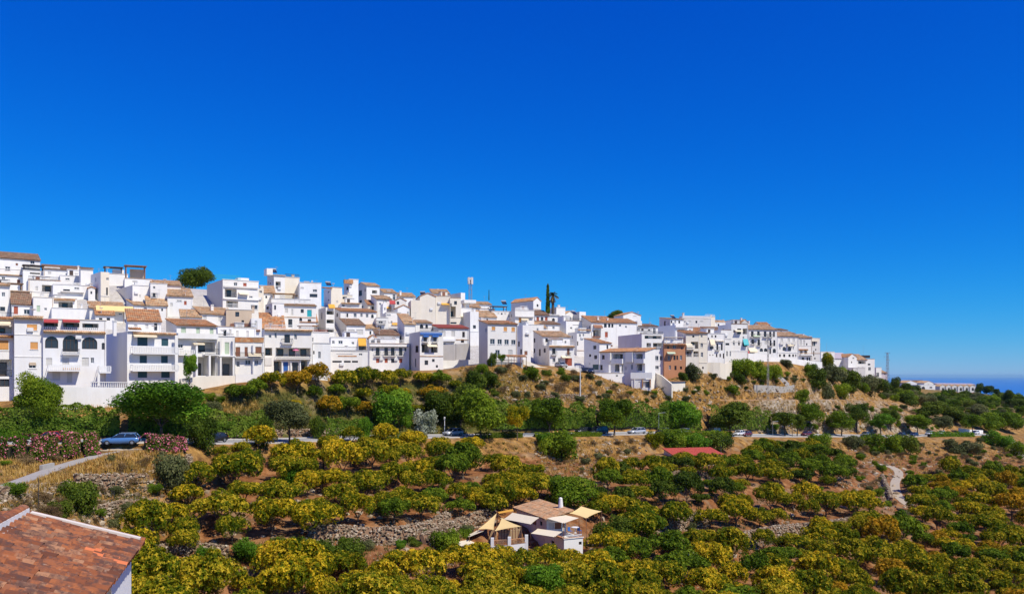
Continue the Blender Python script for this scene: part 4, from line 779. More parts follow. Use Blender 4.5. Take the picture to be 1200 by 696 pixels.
h('white gabled house with one black square window near the summit', 462.5, 476, 352.6, 380, th=18, D=7, roof='gfront', pitch=.5, wins=[('k', 466.3, 354.8, 3, 4.2)], fl=[], ext=[('awn', 456, 463, 352, 356, 'awnred', .8)])
h('white gabled house with plain front beside the long blank wall', 466, 480, 361, 390, th=18, D=6, roof='gfront', pitch=.5, wins=[('w', 478, 367, 1.4, 4)])
h('huge blank white gable wall without any window', 492, 510.5, 347.5, 390, th=12, D=10, roof='gfront', pitch=.42, wall='cream', ext=[('sol', 496, 340.5)])
h('lower blank white wall left of the huge gable', 481.5, 492, 351.8, 390, th=12, D=9, wall='cream', dn=5)
h('lower blank white wall right of the huge gable', 510.7, 528, 346.8, 390, th=12, D=9, wall='cream', dn=5)
h('white summit house with orange roof and flank greyed as shade over the blank walls', 540, 545, 343, 366, xl=522, th=34, D=9, roof='flat', side='greyl', ext=[('chim', 527, 338.5, 2, 8)])
h('orange roofed house peeking over the blank white walls', 507, 527, 344, 352, th=14, D=7, roof='shed', tile='tilepale', pitch=.36, wins=[('p', 514, 347, 3, 3)])
h('white house with grey recessed bays beneath the summit flank', 527.5, 540, 349, 392, th=16, D=6, wall='cream', wins=[('V', 531, 366, 6.4, 14), ('k', 528.4, 357.4, 1.6, 4), ('k', 531, 378.4, 8, 2)])
h('white house with flat white canopy at the foot of the mobile mast', 535, 553, 360.8, 390, th=18, D=7, wins=[('w', 538.6, 367.4, 2, 4), ('k', 549, 368.2, 2.4, 4)], ext=[('box', 544, 558, 351.4, 355, 0, 4, 'white', 'canopy'), ('box', 547, 551, 355, 361, 1, 3, 'white', 'canopy_post')])
h('white cube with shaded flank left of the big square house', 551, 561, 365, 400, xl=543, th=22, D=6, side='greyl', wins=[('k', 556, 383, 3.4, 4)])
h('dim orange roofed house with its gable in shade on the skyline', 625, 634, 352.5, 372, xl=600.5, th=40, D=11, roof='gfront', pitch=.7, side='greyl', wins=[('k', 630, 358, 2, 3)], fl=[('k', 618, 351, 10, 3)])
h('white house with a dark timber pergola running across its roof', 576, 601, 364.5, 380, th=18, D=6, wins=[('k', 588, 367.4, 2, 2.6), ('p', 592, 367.4, 2, 2.6), ('p', 584, 366, 2, 4)], ext=[('perg', 578, 594, 358.6, 364, 'darkframe'), ('sol', 592, 351.4), ('sol', 566, 366)])
h('white house with a curved shaded awning under the skyline pergola', 562, 580, 361.6, 378, th=18, D=6, wins=[('V', 571, 364, 9, 4)], ext=[('sol', 565, 365.4), ('sol', 573, 370.4)])
h('white house with ochre shutter and grey eave above the square house', 603.5, 626, 363.4, 386, xl=597, th=18, D=7, side='greyl', wins=[('o', 609.4, 375.2, 3, 6.4), ('p', 621, 374, 3, 3)], ext=[('eave', 604, 625, 371, 'greyl'), ('rail', 604, 619, 360.6, 363.4, 'bal')])
h('small house with brown roof and a row of red framed arches', 627, 643.5, 369.4, 382, th=16, D=6, roof='shed', tile='tilebrown', pitch=.36, wins=[('r', 630.2, 373.4, 3, 4.4), ('A', 635.2, 373.4, 3, 4.4), ('r', 640.2, 373.4, 3, 4.4)])
h('white house with one round dark window next to red framed arches', 643.6, 656, 369.6, 382, th=16, D=6, wins=[('A', 648.6, 374.6, 3.4, 3.6)], ext=[('box', 643, 655, 368.2, 369.5, -.4, 2, 'greyl', 'roof_slab')])
h('plain white cube standing right of the palm and cypress', 652, 662.5, 360, 382, xl=641, th=24, D=7, side='greyl')
h('little white house with sandy gable roof right of the plain cube', 662.8, 673, 368, 378, th=30, D=5, roof='gfront', pitch=.6, tile='tilepale')
h('white skyline house with grey flank and roof clutter', 679, 686.5, 365.2, 382, xl=671, th=30, D=6, side='greyl', ext=[('sol', 675, 363.6)])
h('white house with blue shaded passage below the plain cube', 663.4, 683, 375.8, 400, xl=656, th=24, D=7, side='bluewhite', wins=[('w', 669.4, 384.4, 2.4, 2.4), ('p', 675, 381, 8, 1)])
h('white house with brown tile strip over a small terrace', 634, 656, 380, 396, th=18, D=6, roof='shed', tile='tilebrown', pitch=.25, wins=[('w', 648.6, 384, 2.4, 3.4), ('p', 640, 384, 4, 5), ('k', 637, 388, 2, 3)], ext=[('rail', 643, 653, 386.4, 389, 'bal')])
h('plain white house between the strip house and brown roofed attic', 620, 637, 380.4, 404, th=18, D=6, wins=[('p', 621, 388, 2.4, 4), ('w', 630, 386, 2, 3)])
h('white house with two tiny windows beside a bright green bush', 676, 694, 388.8, 412, th=18, D=7, wins=[('w', 679.6, 393, 2, 3.6), ('w', 683.6, 392.6, 1.6, 3), ('k', 676.6, 402.4, 2, 5)], ext=[('eave', 677, 692, 386.5, 'tilepale')], wall='white')
h('white house with long orange roof, brown awning and arcade windows', 693, 722, 377.6, 412, xl=684, th=22, D=9, roof='shed', pitch=.4, side='cream', wins=[('k', 709.4, 381.4, 3.2, 4.8), ('k', 714, 381.4, 2.6, 4.6), ('k', 717.6, 381.6, 2.4, 4.4), ('r', 710.6, 392, 3.4, 6.4), ('V', 699.6, 390.4, 9, 8)], ext=[('awn', 695, 705.4, 380.6, 383.8, 'brown', .7), ('box', 694, 703, 394, 395.6, -.5, -.004, 'brown', 'timber_beam'), ('chim', 704.4, 371, 1.8, 2), ('chim', 715.6, 373, 1.8, 2)])
h('white house with low orange roof left of the windowless flank with painted mauve shade', 722.2, 746, 378.2, 400, th=18, D=8, roof='shed', pitch=.3, wins=[('w', 733.6, 383, 2.2, 2.6), ('w', 726.6, 381.4, 2.4, 3)])
h('white skyline house standing before a dark rounded tree', 730, 751, 369.4, 384, xl=722.5, th=20, D=7, side='greyl', roof='gfront', pitch=.32, wins=[('k', 740, 368.4, 2.4, 2.4), ('p', 744, 370, 4, 2)])
h('white house with a brown low roof right of the skyline gable', 749, 771, 382.4, 400, th=14, D=7, roof='shed', tile='tilebrown', pitch=.2, wins=[('w', 757, 386, 2, 3)], ext=[('box', 747.5, 753, 376, 388, .5, 3, 'white', 'stair_head')])
h('gabled house with painted mauve flank shade and three small windows on the skyline', 785.4, 801, 374, 394, xl=765.5, th=24, D=9, side='lilac', roof='shed', pitch=.15, tile='tilepale', wins=[('k', 786.8, 377.2, 2, 3), ('k', 791.2, 377.2, 1.4, 3), ('k', 796, 377.4, 2, 3)], ext=[('sol', 791, 368.6)])
h('blue grey windowless block in shade above the brick front', 792, 795, 381, 402, xl=772.5, th=40, D=9, side='bluewhite')
h('white house with dark canopy and parked scooters above the brick front', 791, 812, 384, 402, th=14, D=6, wins=[('V', 798, 387.4, 10, 4), ('k', 808.6, 387, 1.4, 4)], ext=[('eave', 791, 806, 383.4, 'greyl')])
h('long pale grey building with ribbed parapets on the right skyline', 799, 833, 372.6, 386, th=14, D=8, wall='greyl', wins=[('p', 808, 377, 4, 2), ('p', 822, 377, 4, 2)], ext=[('box', 804, 832, 369.8, 372.5, 1.5, 6, 'greyl', 'upper_parapet'), ('chim', 802, 366.6, 2, 1)])
h('low cottage with orange tiles above the cream tower house', 810, 828, 388, 396, th=14, D=5, roof='shed', pitch=.36, wins=[('k', 812.5, 393, 2, 2)])
h('wall house with lilac painted shade under the long pale grey building', 831.4, 834, 376, 392, xl=818, th=40, D=8, side='lilac')
h('white house with roof clutter left of the tall tower block', 832, 850, 377.6, 394, th=14, D=6, wins=[('k', 836, 381, 1.6, 2.4), ('k', 842, 381, 2, 3)], ext=[('ant', 831.4, 366), ('sol', 848, 378)])
h('house with dark brown hipped roof before the tower block', 831, 853, 389.4, 402, th=16, D=6, roof='shed', tile='tilebrown', pitch=.42)
h('white roof gable with red tiles above the turquoise awning block', 868, 878, 379, 390, th=18, D=6, roof='gfront', pitch=.8, wins=[('p', 873, 381, 1.6, 2)], ext=[('chim', 872, 372.4, 1.6, 2), ('chim', 881, 376, 1.6, 2)])
h('little red domed roof room on top of the hotel', 890, 902, 381, 388, th=14, D=5, roof='gable', pitch=.5, tile='tile', wins=[('k', 894, 383, 2, 2.6)], ext=[('dish', 903.6, 379.6)])
h('white house with overhanging brown roof behind the pale shutters', 911, 923, 387, 400, th=14, D=6, roof='shed', tile='tilebrown', pitch=.2, wins=[('k', 915.4, 388.8, 1.4, 2)])
h('small red roofed attic right of the overhanging brown roof', 922.6, 932, 391, 398, th=14, D=5, roof='shed', pitch=.25)
h('orange tinted attic with chimney near the right tip of the village', 936, 948, 394.8, 402, th=14, D=5, roof='shed', tile='tilepale', pitch=.3, ext=[('chim', 943, 391.4, 1.6, 1)])
h('small white hut with a tile gable right of the curved shaded flank', 103.5, 111.5, 338, 348, th=20, D=4, roof='gfront', pitch=.4, wins=[('k', 107, 343, 2, 3)])
h('narrow cream stack of rooms right of the glass railing flats', 302.5, 309, 338, 362, th=18, D=5, wall='cream', wins=[('w', 305.4, 342, 3, 3), ('w', 305.4, 350, 3, 3)])
h('low cottage under broken orange roofs beside the church like tower', 306, 334, 385, 396, th=20, D=6, roof='shed', pitch=.75, wins=[('k', 318, 389, 2, 3)])
h('cream cottage with dark doorways below the shaded skyline house', 431, 448, 357, 368, th=20, D=5, wall='cream', roof='shed', pitch=.4, wins=[('k', 437, 361, 3, 4), ('k', 444, 361, 3, 4)])
h('slim white stair shaft between the ragged roof and gabled house', 448.6, 453, 356, 382, th=18, D=4, wins=[('w', 451, 362, 1.6, 3)])
h('cream flat house with low parapet at the foot of the mast canopy', 546, 563, 360, 376, th=18, D=5, wall='cream', roof='shed', tile='tilepale', pitch=.4, wins=[('k', 551, 364, 2, 3), ('p', 557, 364, 3, 3)])
h('white cottage with orange roof right under the dark timber pergola', 562, 582, 371.5, 384, th=18, D=5, roof='shed', pitch=.5, tile='tilepale', wins=[('k', 571, 375, 2, 3)])
h('white skyline band of low roofs right of the mobile mast', 553, 576, 356.5, 366, th=18, D=5, roof='shed', tile='tilepale', pitch=.3, wins=[('k', 560, 359, 2, 2)])
h('white cottage with blue shadowed yard right of the ochre shutter', 626, 640, 384, 396, th=18, D=5, roof='shed', tile='tilepale', pitch=.45, wins=[('w', 632, 388, 2.4, 3)])
h('white cottage under a tile overhang below the grey flanked skyline house', 670, 686, 385, 398, th=18, D=5, roof='shed', tile='tilebrown', pitch=.4, wins=[('k', 676, 390, 2, 3)])
h('white cottage with terrace right of the brown awning house', 746, 764, 388, 402, th=14, D=5, wins=[('V', 754, 391, 8, 4)])
h('small cream skyline room left of the long pale grey building end', 826, 838, 371, 382, th=14, D=5, wall='cream', wins=[('k', 831, 375, 2, 2.6)])
h('white cottage with pale tile roof behind the stepped white house', 838, 855, 381, 392, th=14, D=5, roof='shed', tile='tilepale', pitch=.5, wins=[('k', 845, 385, 2, 3)])
h('white cottage with orange roof tucked left of the flats with solid balconies', 352, 372, 377.5, 392, th=18, D=5, roof='shed', pitch=.55, wins=[('k', 360, 383, 3, 4), ('w', 366, 383, 2, 3)])
h('white terrace house with brown tile roof left of the turquoise shutter', 306, 322, 343, 356, th=18, D=5, roof='shed', tile='tilepale', pitch=.5, wins=[('k', 312, 348, 2, 3)])
h('white cottage with peach roof between yellow awning and pine', 172, 196, 358, 370, th=22, D=5, roof='shed', tile='tilepale', pitch=.55, wins=[('p', 180, 363, 4, 3), ('k', 190, 363, 2, 3)])
h('white cottage with orange roof above the pale green shutters', 212, 236, 371.5, 384, th=20, D=5, roof='shed', tile='tilepale', pitch=.45, wins=[('w', 222, 376, 3, 3)])
h('white attic house with dusty orange roof behind the parapet house', 112, 134, 369, 380, th=22, D=5, roof='shed', pitch=.5, wins=[('k', 118, 374, 4, 3), ('k', 127, 374, 4, 3)])
h('low white house with terracotta roof above the four brown balcony doors', 470, 486, 394, 404, th=18, D=5, roof='shed', tile='tilepale', pitch=.4, wins=[('k', 477, 398, 2, 3)])
h('white cottage with bright roof under the five top windows', 428, 444, 385, 398, th=16, D=5, roof='shed', tile='tilepale', pitch=.4, wins=[('k', 434, 390, 2, 4), ('w', 440, 390, 2, 3)])
# houses beyond the saddle and the far terrace row
FAR = 'houses on the spur beyond the village'
h('white end house half hidden by a leafy tree on the spur', 962, 978, 412, 432, Y=395, th=14, D=9, wins=[('k', 975, 421, 1.6, 3), ('w', 966, 415, 2, 2)], group=FAR, ext=[('ant', 963.6, 402.4), ('ant', 970.4, 402)])
h('house with a broad mauve tile roof on the spur', 978, 996, 420, 436, Y=405, th=12, D=10, roof='shed', tile='lilac', pitch=.5, wins=[('p', 986, 426, 3, 3), ('w', 991, 424, 2, 2)], group=FAR)
h('small white gabled house in the middle of the spur', 994, 1004, 418.4, 434, Y=402, th=12, D=9, roof='gfront', pitch=.7, wins=[('k', 998, 424.4, 1.2, 2), ('w', 1000, 419, 2, 2)], group=FAR)
h('house with sandy tile roof and white posts on the spur', 1003, 1016, 421.6, 440, Y=404, th=14, D=10, roof='shed', tile='tilepale', pitch=.5, wins=[('V', 1010, 424.6, 9, 3.4), ('p', 1006, 432, 2, 4), ('p', 1011, 432, 2, 4)], group=FAR)
h('grey flanked white house with black roof tank on the spur', 1015.5, 1025, 420.6, 442, Y=410, th=10, D=9, wins=[('k', 1018.4, 427, 3, 2), ('w', 1019, 432, 3, 4)], group=FAR, ext=[('box', 1010.6, 1021, 416.2, 419.4, 1, 4, 'iron', 'roof_tank'), ('ant', 1013.4, 404)], side='greyl')
h('white and lilac house at the right end of the spur', 1026.6, 1033, 430.6, 446, xl=1023, Y=420, th=10, D=8, wins=[('w', 1028.6, 439, 3, 5)], group=FAR, side='lilac')
h('lilac house with tan roof behind the lattice pylon', 1032.5, 1040, 437, 450, Y=430, th=6, D=6, roof='shed', tile='tilepale', pitch=.3, wall='lilac', wins=[('k', 1037, 438, 1.4, 2)], group=FAR)
h('tan roofed low house between mauve roof and white gable', 1000, 1014, 430.6, 442, Y=395, th=12, D=7, wall='greyl', wins=[('p', 1004, 433, 2, 3)], group=FAR)
ROWG = 'far terrace of gabled holiday houses'
for i in range(6):
    h(['leftmost gabled house of the far terrace row', 'second gabled house from the left in the far terrace row', 'third gabled house from the left in the far terrace row', 'fourth gabled house from the left in the far terrace row', 'fifth gabled house from the left in the far terrace row', 'rightmost gabled house of the far terrace row'][i],
      1101.5 + i*7.0, 1108.4 + i*7.0, 452.6 + .1*i, 459.4, Y=720, th=8, D=10, roof='gfront', pitch=.55, tile='tilepale', wall='greyl', wins=[('A', 1105 + i*7.0, 456, 2.6, 3.6)], group=ROWG, dn=8)
    h(['leftmost red roofed back house behind the far terrace row', 'second red roofed back house from the left behind the far row', 'third red roofed back house from the left behind the far row', 'fourth red roofed back house from the left behind the far row', 'fifth red roofed back house from the left behind the far row', 'rightmost red roofed back house behind the far row'][i],
      1099 + i*7.4, 1106.2 + i*7.4, 450.2 + .1*i, 458, Y=735, th=8, D=9, roof='shed', pitch=.16, tile='lilac', wall='greyl', wins=[('k', 1103 + i*7.4, 452, 2, 1.4)], group=ROWG, dn=8)
h('white villa with a low white gable left of the far terrace row', 1060.5, 1074.5, 448.6, 456, Y=690, th=8, D=12, roof='gfront', pitch=.36, tile='tilepale', wins=[('k', 1065, 451, 1.4, 1.6)], group=ROWG, dn=8)
h('second white villa with gable above the white garden block', 1083, 1094, 448.8, 456, Y=700, th=8, D=12, roof='gfront', pitch=.4, tile='tilepale', wins=[('k', 1088, 451, 1.4, 1.6)], group=ROWG, dn=8)
h('low white block with round arch in front of the far villas', 1074, 1096, 450.8, 458.4, Y=670, th=8, D=10, wins=[('A', 1082, 455, 4, 4.4), ('w', 1091, 454, 3, 2)], group=ROWG, dn=8)
h('red roofed villa between the two far white gables', 1070, 1086, 448.4, 455, Y=715, th=8, D=10, roof='shed', tile='tilebrown', pitch=.35, wins=[('k', 1079, 451, 2, 1.6)], group=ROWG, dn=8)
h('small flat roofed hut on the dry slope below the far terrace', 1095, 1101, 471.6, 477, Y=520, th=4, D=5, roof='flat', wall='greyl', off=0, wins=[('k', 1098, 474.6, 1.8, 4)], dn=4, ext=[('box', 1087, 1112, 470.4, 471.4, -.6, 5, 'concrete', 'roof_slab')])
# ------------------------------------------------------------------ vegetation
rng = np.random.default_rng(11)
def unit(v): return v / np.maximum(np.linalg.norm(v, axis=-1, keepdims=True), 1e-9)
def leaf_quads(C, Nn, L, Wd, rg, spin=True):
    """kite shaped leaves: centre C, normal Nn, length L, width Wd"""
    r = rg.normal(size=C.shape); U = unit(np.cross(Nn, r)); Vv = np.cross(Nn, U)
    L = L[:, None] / 2; Wd = Wd[:, None] / 2
    P4 = np.stack([C - U*L, C + Vv*Wd, C + U*L, C - Vv*Wd], 1)
    return P4.reshape(-1, 3), np.arange(len(C) * 4).reshape(-1, 4)
def crown(name, blobs, n, size, seed, mat, asp=.55, hollow=.72, clump=.6, up=.15, extra=None, jit=.5, patch=1.3):
    rg = np.random.default_rng(seed); B = np.array(blobs, float)            # x,y,z,rx,rz
    w = B[:, 3]**2; bi = rg.choice(len(B), n, p=w / w.sum())
    d = unit(rg.normal(size=(n, 3))); d[:, 2] += up; d = unit(d)
    # gather leaves into sprays so that gaps and clumps appear
    k = np.round(d * 2.6 / clump) + 0; hsh = np.sin((k @ np.array([12.99, 78.23, 37.7])) + bi * 4.1) * 43758.5; hsh -= np.floor(hsh)
    rr = hollow + (1.06 - hollow) * rg.random(n) ** .6 + (hsh - .5) * .28
    C = B[bi, :3] + d * np.stack([B[bi, 3], B[bi, 3], B[bi, 4]], 1) * rr[:, None]
    nn = unit(d + rg.normal(size=(n, 3)) * jit)
    L = size * (.6 + .8 * rg.random(n)); V, Fq = leaf_quads(C, nn, L, L * asp, rg)
    t = .32 + .38 * hsh + .3 * (rg.random(n) - .5) + patch * .25 * (np.sin(C[:, 0] * 1.7 + seed) * np.sin(C[:, 1] * 1.5 + seed * 2) * np.sin(C[:, 2] * 1.9))
    return np_mesh(name, V, Fq, {'tint': np.repeat(np.clip(t, 0, 1), 4)}, False, mat)
def rosette_crown(name, rx, rz, nro, seed, mat, leaf=.21, per=7, z0=.25):
    """orchard tree: rosettes of long leaves over a lumpy low dome"""
    rg = np.random.default_rng(seed); nb = 17; B = []
    for i in range(nb):
        a = 2.4 * i + rg.random() * .5; q = math.sqrt((i + .5) / nb) * .82; h = math.sqrt(max(0, 1 - q * q))
        B.append([math.cos(a) * rx * q, math.sin(a) * rx * q, z0 + rz * (.35 + 1.15 * h * (.75 + .4 * rg.random())) , rx * (.22 + .13 * rg.random()), rz * (.28 + .18 * rg.random())])
    B = np.array(B)
    bi = rg.choice(len(B), nro); d = unit(rg.normal(size=(nro, 3))); d[:, 2] = d[:, 2] * .9 + .25; d = unit(d)
    C = B[bi, :3] + d * B[bi][:, [3, 3, 4]] * (.8 + .26 * rg.random((nro, 1)))
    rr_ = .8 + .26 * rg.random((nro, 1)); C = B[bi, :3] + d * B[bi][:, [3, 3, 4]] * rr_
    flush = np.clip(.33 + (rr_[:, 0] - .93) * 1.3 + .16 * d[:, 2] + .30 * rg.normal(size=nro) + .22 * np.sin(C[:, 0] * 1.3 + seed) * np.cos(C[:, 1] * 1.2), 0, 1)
    Vs = []; T = []
    for j in range(per):
        a = 2 * math.pi * (j / per) + rg.random(nro) * .5; r0 = unit(np.cross(d, rg.normal(size=d.shape))); r1 = np.cross(d, r0)
        e = unit(r0 * np.cos(a)[:, None] + r1 * np.sin(a)[:, None] + d * (.25 + .5 * rg.random((nro, 1)))); s = unit(np.cross(e, d))
        L = (leaf * (.7 + .6 * rg.random(nro)))[:, None]; w = L * .21
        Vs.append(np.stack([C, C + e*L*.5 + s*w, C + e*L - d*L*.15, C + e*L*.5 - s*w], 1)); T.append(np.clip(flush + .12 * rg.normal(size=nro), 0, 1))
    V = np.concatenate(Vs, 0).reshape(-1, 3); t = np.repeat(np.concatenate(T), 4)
    return np_mesh(name, V, np.arange(len(V)).reshape(-1, 4), {'tint': t}, False, mat)
def trunk_mesh(name, h, r, seed, limbs=4, spread=.9, reach=1.6, lean=.1):
    g = random.Random(seed); b = MB(); p = Vector((0, 0, -.5)); top = Vector((g.uniform(-lean, lean), g.uniform(-lean, lean), h))
    mid = top * .5 + Vector((g.uniform(-lean, lean), g.uniform(-lean, lean), 0)) * .5
    b.tube(p, mid, r * 1.25, r * .95, 7); b.tube(mid, top, r * .95, r * .75, 7)
    for i in range(limbs):
        a = 2 * math.pi * i / limbs + g.uniform(-.4, .4); q = top + Vector((math.cos(a) * spread, math.sin(a) * spread, reach * g.uniform(.7, 1.1)))
        b.tube(top - Vector((0, 0, .05)), top.lerp(q, .5), r * .5, r * .38, 5); b.tube(top.lerp(q, .5), q, r * .38, r * .16, 5)
        for s in range(2):
            q2 = q + Vector((g.uniform(-.6, .6), g.uniform(-.6, .6), g.uniform(.2, .7))) * spread; b.tube(top.lerp(q, .6), q2, r * .25, r * .08, 4)
    return b.mesh(name, M['bark'], True)
# leaf materials
GA = lambda k, cs: [(p, tuple(x * k for x in c)) for p, c in cs]
L_ = {}
L_['yellow'] = m_leaf('yellow_flush_leaf', GA(1.18, [(.05, (.07, .10, .004)), (.36, (.17, .18, .006)), (.60, (.44, .33, .010)), (.92, (.72, .50, .03))]), .38, objvar=.30)
L_['olive'] = m_leaf('olive_orchard_leaf', GA(1.18, [(.05, (.05, .085, .004)), (.42, (.125, .155, .006)), (.70, (.32, .27, .010)), (.95, (.58, .43, .03))]), .388, objvar=.34)
L_['rust'] = m_leaf('rust_flush_leaf', GA(1.18, [(.05, (.08, .08, .005)), (.35, (.24, .17, .008)), (.6, (.46, .25, .012)), (.95, (.64, .38, .03))]), .388, objvar=.30)
L_['mid'] = m_leaf('mid_green_leaf', GA(1.18, [(.05, (.03, .06, .004)), (.5, (.10, .165, .010)), (.95, (.24, .30, .02))]), .38, objvar=.25)
L_['bright'] = m_leaf('bright_green_leaf', [(.05, (.035, .09, .006)), (.5, (.10, .22, .014)), (.95, (.25, .38, .03))], .35, objvar=.2)
L_['dark'] = m_leaf('dark_green_leaf', [(.05, (.022, .042, .004)), (.5, (.065, .105, .010)), (.95, (.16, .20, .02))], .2, objvar=.25)
L_['grey'] = m_leaf('silver_leaf', [(.05, (.14, .17, .09)), (.5, (.40, .43, .33)), (.95, (.72, .72, .62))], .2, objvar=.1)
L_['dusty'] = m_leaf('dusty_olive_leaf', [(.05, (.04, .05, .018)), (.5, (.10, .115, .04)), (.95, (.20, .20, .08))], .2, objvar=.3)
L_['drybush'] = m_leaf('dry_twig_leaf', [(.05, (.10, .06, .03)), (.5, (.20, .13, .06)), (.95, (.34, .24, .12))], .15, objvar=.3)
L_['pink'] = m_leaf('pink_blossom', [(.0, (.72, .12, .22)), (1.0, (.85, .34, .42))], .2, objvar=.1)
L_['ivy'] = m_leaf('ivy_leaf', [(.05, (.03, .06, .008)), (.45, (.095, .17, .016)), (.95, (.24, .31, .04))], .3, objvar=.15)
# shared meshes
ORC = [rosette_crown('orchard_crown', 2.45 + .2*(i % 3), 1.9 + .25*(i % 3 == 1), 1900, 100 + i, L_['olive']) for i in range(8)]
ORT = [trunk_mesh('orchard_trunk', .9, .13, 40 + i, 4, .8, 1.1) for i in range(3)]
def blobs(seed, n, R_, rz, z0, sub=.5, flat=.8):
    g = random.Random(seed); o = [(0, 0, z0 + .05, R_ * .55, rz * .7)]
    for i in range(n):
        a = 2 * math.pi * i / n + g.uniform(-.3, .3); q = R_ * g.uniform(.35, .72)
        o.append((math.cos(a)*q, math.sin(a)*q, z0 + rz * g.uniform(-.5, .6), R_ * sub * g.uniform(.55, 1.1), rz * sub * g.uniform(.6, 1.2)))
    return o
# street tree: unit crown radius 1, crown centre z=0 (scaled), trunk separate
STC = [crown('tree_crown', blobs(200 + i, 13, 1, .85, 0), 9500, .105, 300 + i, L_['mid'], hollow=.7) for i in range(5)]
BUC = [crown('shrub_crown', blobs(400 + i, 11, 1, .75, .55), 5200, .115, 500 + i, L_['mid'], hollow=.6) for i in range(5)]
DRC = [crown('bush_twigs', blobs(600 + i, 7, 1, .8, .5), 1500, .26, 700 + i, L_['drybush'], asp=.12, hollow=.3, jit=.9) for i in range(3)]
BIGC = [crown('tree_crown', blobs(800 + i, 18, 1, .8, 0, .45), 17000, .072, 900 + i, L_['bright'], hollow=.62, clump=.45) for i in range(2)]
COC = [crown('column_crown', [(0, 0, .35 + .33*j, .30 - .02*j + (.04 if j == 1 else 0), .3) for j in range(6)], 3600, .1, 950 + i, L_['dark'], hollow=.7) for i in range(2)]
STT = [trunk_mesh('tree_trunk', 1.0, .07, 60 + i, 5, .32, .55, .05) for i in range(3)]
MISS = []
def plant(name, label, cat, cm, mat, loc, sx_, sz_, tm=None, tsc=None, group=None, crz=None, rot=None, tz=None):
    e = empty(name, loc, rnd.uniform(0, 6.28) if rot is None else rot, label, cat, group)
    c = link('crown', cm, e, mat); c.scale = (sx_, sx_, sz_)
    if crz is not None: c.location = (0, 0, crz)
    if tm is not None:
        t = link('trunk', tm, e, M['bark']); t.scale = tsc
    return e
def ptree(px, pyb, pyt, wpx, label, mat='mid', cm=None, trunk=.35, cat='tree', name='street_tree', off=0.0, group=None, Y=None, tr=1.0):
    """tree standing at (px,pyb), crown top pyt, crown width in photo pixels"""
    Y = gp(px, pyb) if Y is None else Y; p = P(px, pyb, Y); s = Y / F; H = (pyb - pyt) * s; r = wpx * s / 2
    th = H * trunk; ch = H - th; rz = ch / 2 / 1.05
    cm = cm or STC[rnd.randrange(5)]
    e = empty(name, p, rnd.uniform(0, 6.28), label, cat, group)
    c = link('crown', cm, e, L_[mat]); c.location = (0, 0, th * .85 + ch * .52); c.scale = (r * .92, r * .92, ch * .60)
    t = link('trunk', STT[rnd.randrange(3)], e, M['bark']); t.scale = (H * .36 * tr, H * .36 * tr, th * 1.05)
    return e
def pbush(px, pyb, pyt, wpx, label, mat='mid', name='shrub', cat='shrub', cm=None, Y=None, group=None, sink=.1):
    Y = gp(px, pyb) if Y is None else Y; p = P(px, pyb, Y); s = Y / F; H = (pyb - pyt) * s; r = wpx * s / 2
    e = empty(name, p - Vector((0, 0, sink * H)), rnd.uniform(0, 6.28), label, cat, group)
    c = link('foliage', cm or BUC[rnd.randrange(5)], e, L_[mat]); c.scale = (r * .95, r * .95, H * (1 + sink) / 1.33)
    return e
# ---- trees along the road and among the houses, left to right
ptree(47, 503, 435, 64, 'leafy green tree in front of the orange blind house at far left', 'mid', BIGC[0], .12, name='leafy_tree')
ptree(189, 517, 440, 112, 'largest tree by the road, broad green crown behind pink oleanders', 'bright', BIGC[1], .22, name='leafy_tree')
ptree(222, 449, 414, 17, 'small tree pressed against the pillared terraces', 'bright', None, .1, name='leafy_tree', Y=135)
pbush(237, 527, 489, 33, 'tall dark column shaped shrub right of the largest roadside tree', 'dark', 'column_shrub', cm=BUC[0])
pbush(308, 523, 487, 21, 'dark column shaped shrub standing left of the clipped street tree', 'dark', 'column_shrub', cm=BUC[1])
ptree(339, 521, 465, 54, 'round olive coloured street tree between two dark column shrubs', 'dusty', None, .32, tr=.8)
pbush(372, 514, 486, 21, 'dark column shaped shrub right of the clipped street tree', 'dark', 'column_shrub', cm=BUC[2])
pbush(428, 511, 487, 20, 'rounded bright green shrub beside the hidden stretch of road', 'bright')
ptree(457, 509, 455, 54, 'bright green tree left of the silver leaved bush', 'bright', None, .08)
pbush(499, 508, 480, 31, 'silver white leaved round bush beside the road', 'grey', 'silver_bush')
ptree(517, 500, 458, 40, 'dark shadowy tree behind the silver leaved bush', 'dark', None, .1)
ptree(563, 514, 456, 62, 'large domed green street tree right of the lamp post', 'mid', None, .18)
ptree(540, 498, 450, 44, 'dark tree crown rising behind the domed street tree', 'dark', None, .1)
ptree(606, 516, 475, 30, 'slim young tree with yellowing leaves at the road edge', 'yellow', None, .42, tr=.6)
ptree(643, 508, 463, 52, 'green street tree with upright branches right of the yellowing tree', 'mid', None, .2)
ptree(720, 510, 468, 46, 'round street tree shading the dark parked van', 'mid', None, .28)
ptree(799, 507, 467, 52, 'bright green bushy street tree before the ivy wall', 'bright', None, .16)
ptree(856, 511, 470, 52, 'dense dark round street tree at the end of the ivy wall', 'dark', None, .22)
ptree(920, 511, 480, 32, 'left tree of the dark umbrella pair by the globe lamp', 'dark', None, .38)
ptree(949, 508, 472, 34, 'tall crowned street tree in front of the pale rock face', 'mid', None, .38)
ptree(934, 511, 483, 24, 'right tree of the dark umbrella pair by the globe lamp', 'dark', None, .36)
ptree(986, 511, 482, 32, 'dome shaped street tree left of the bright green round one', 'mid', None, .24)
ptree(1004, 507, 473, 30, 'dark street tree behind the dome shaped one', 'dark', None, .34)
ptree(1032, 511, 482, 29, 'bright green perfectly round street tree', 'bright', None, .36)
ptree(1044, 505, 478, 22, 'dark tree just behind the perfectly round tree', 'dark', None, .3)
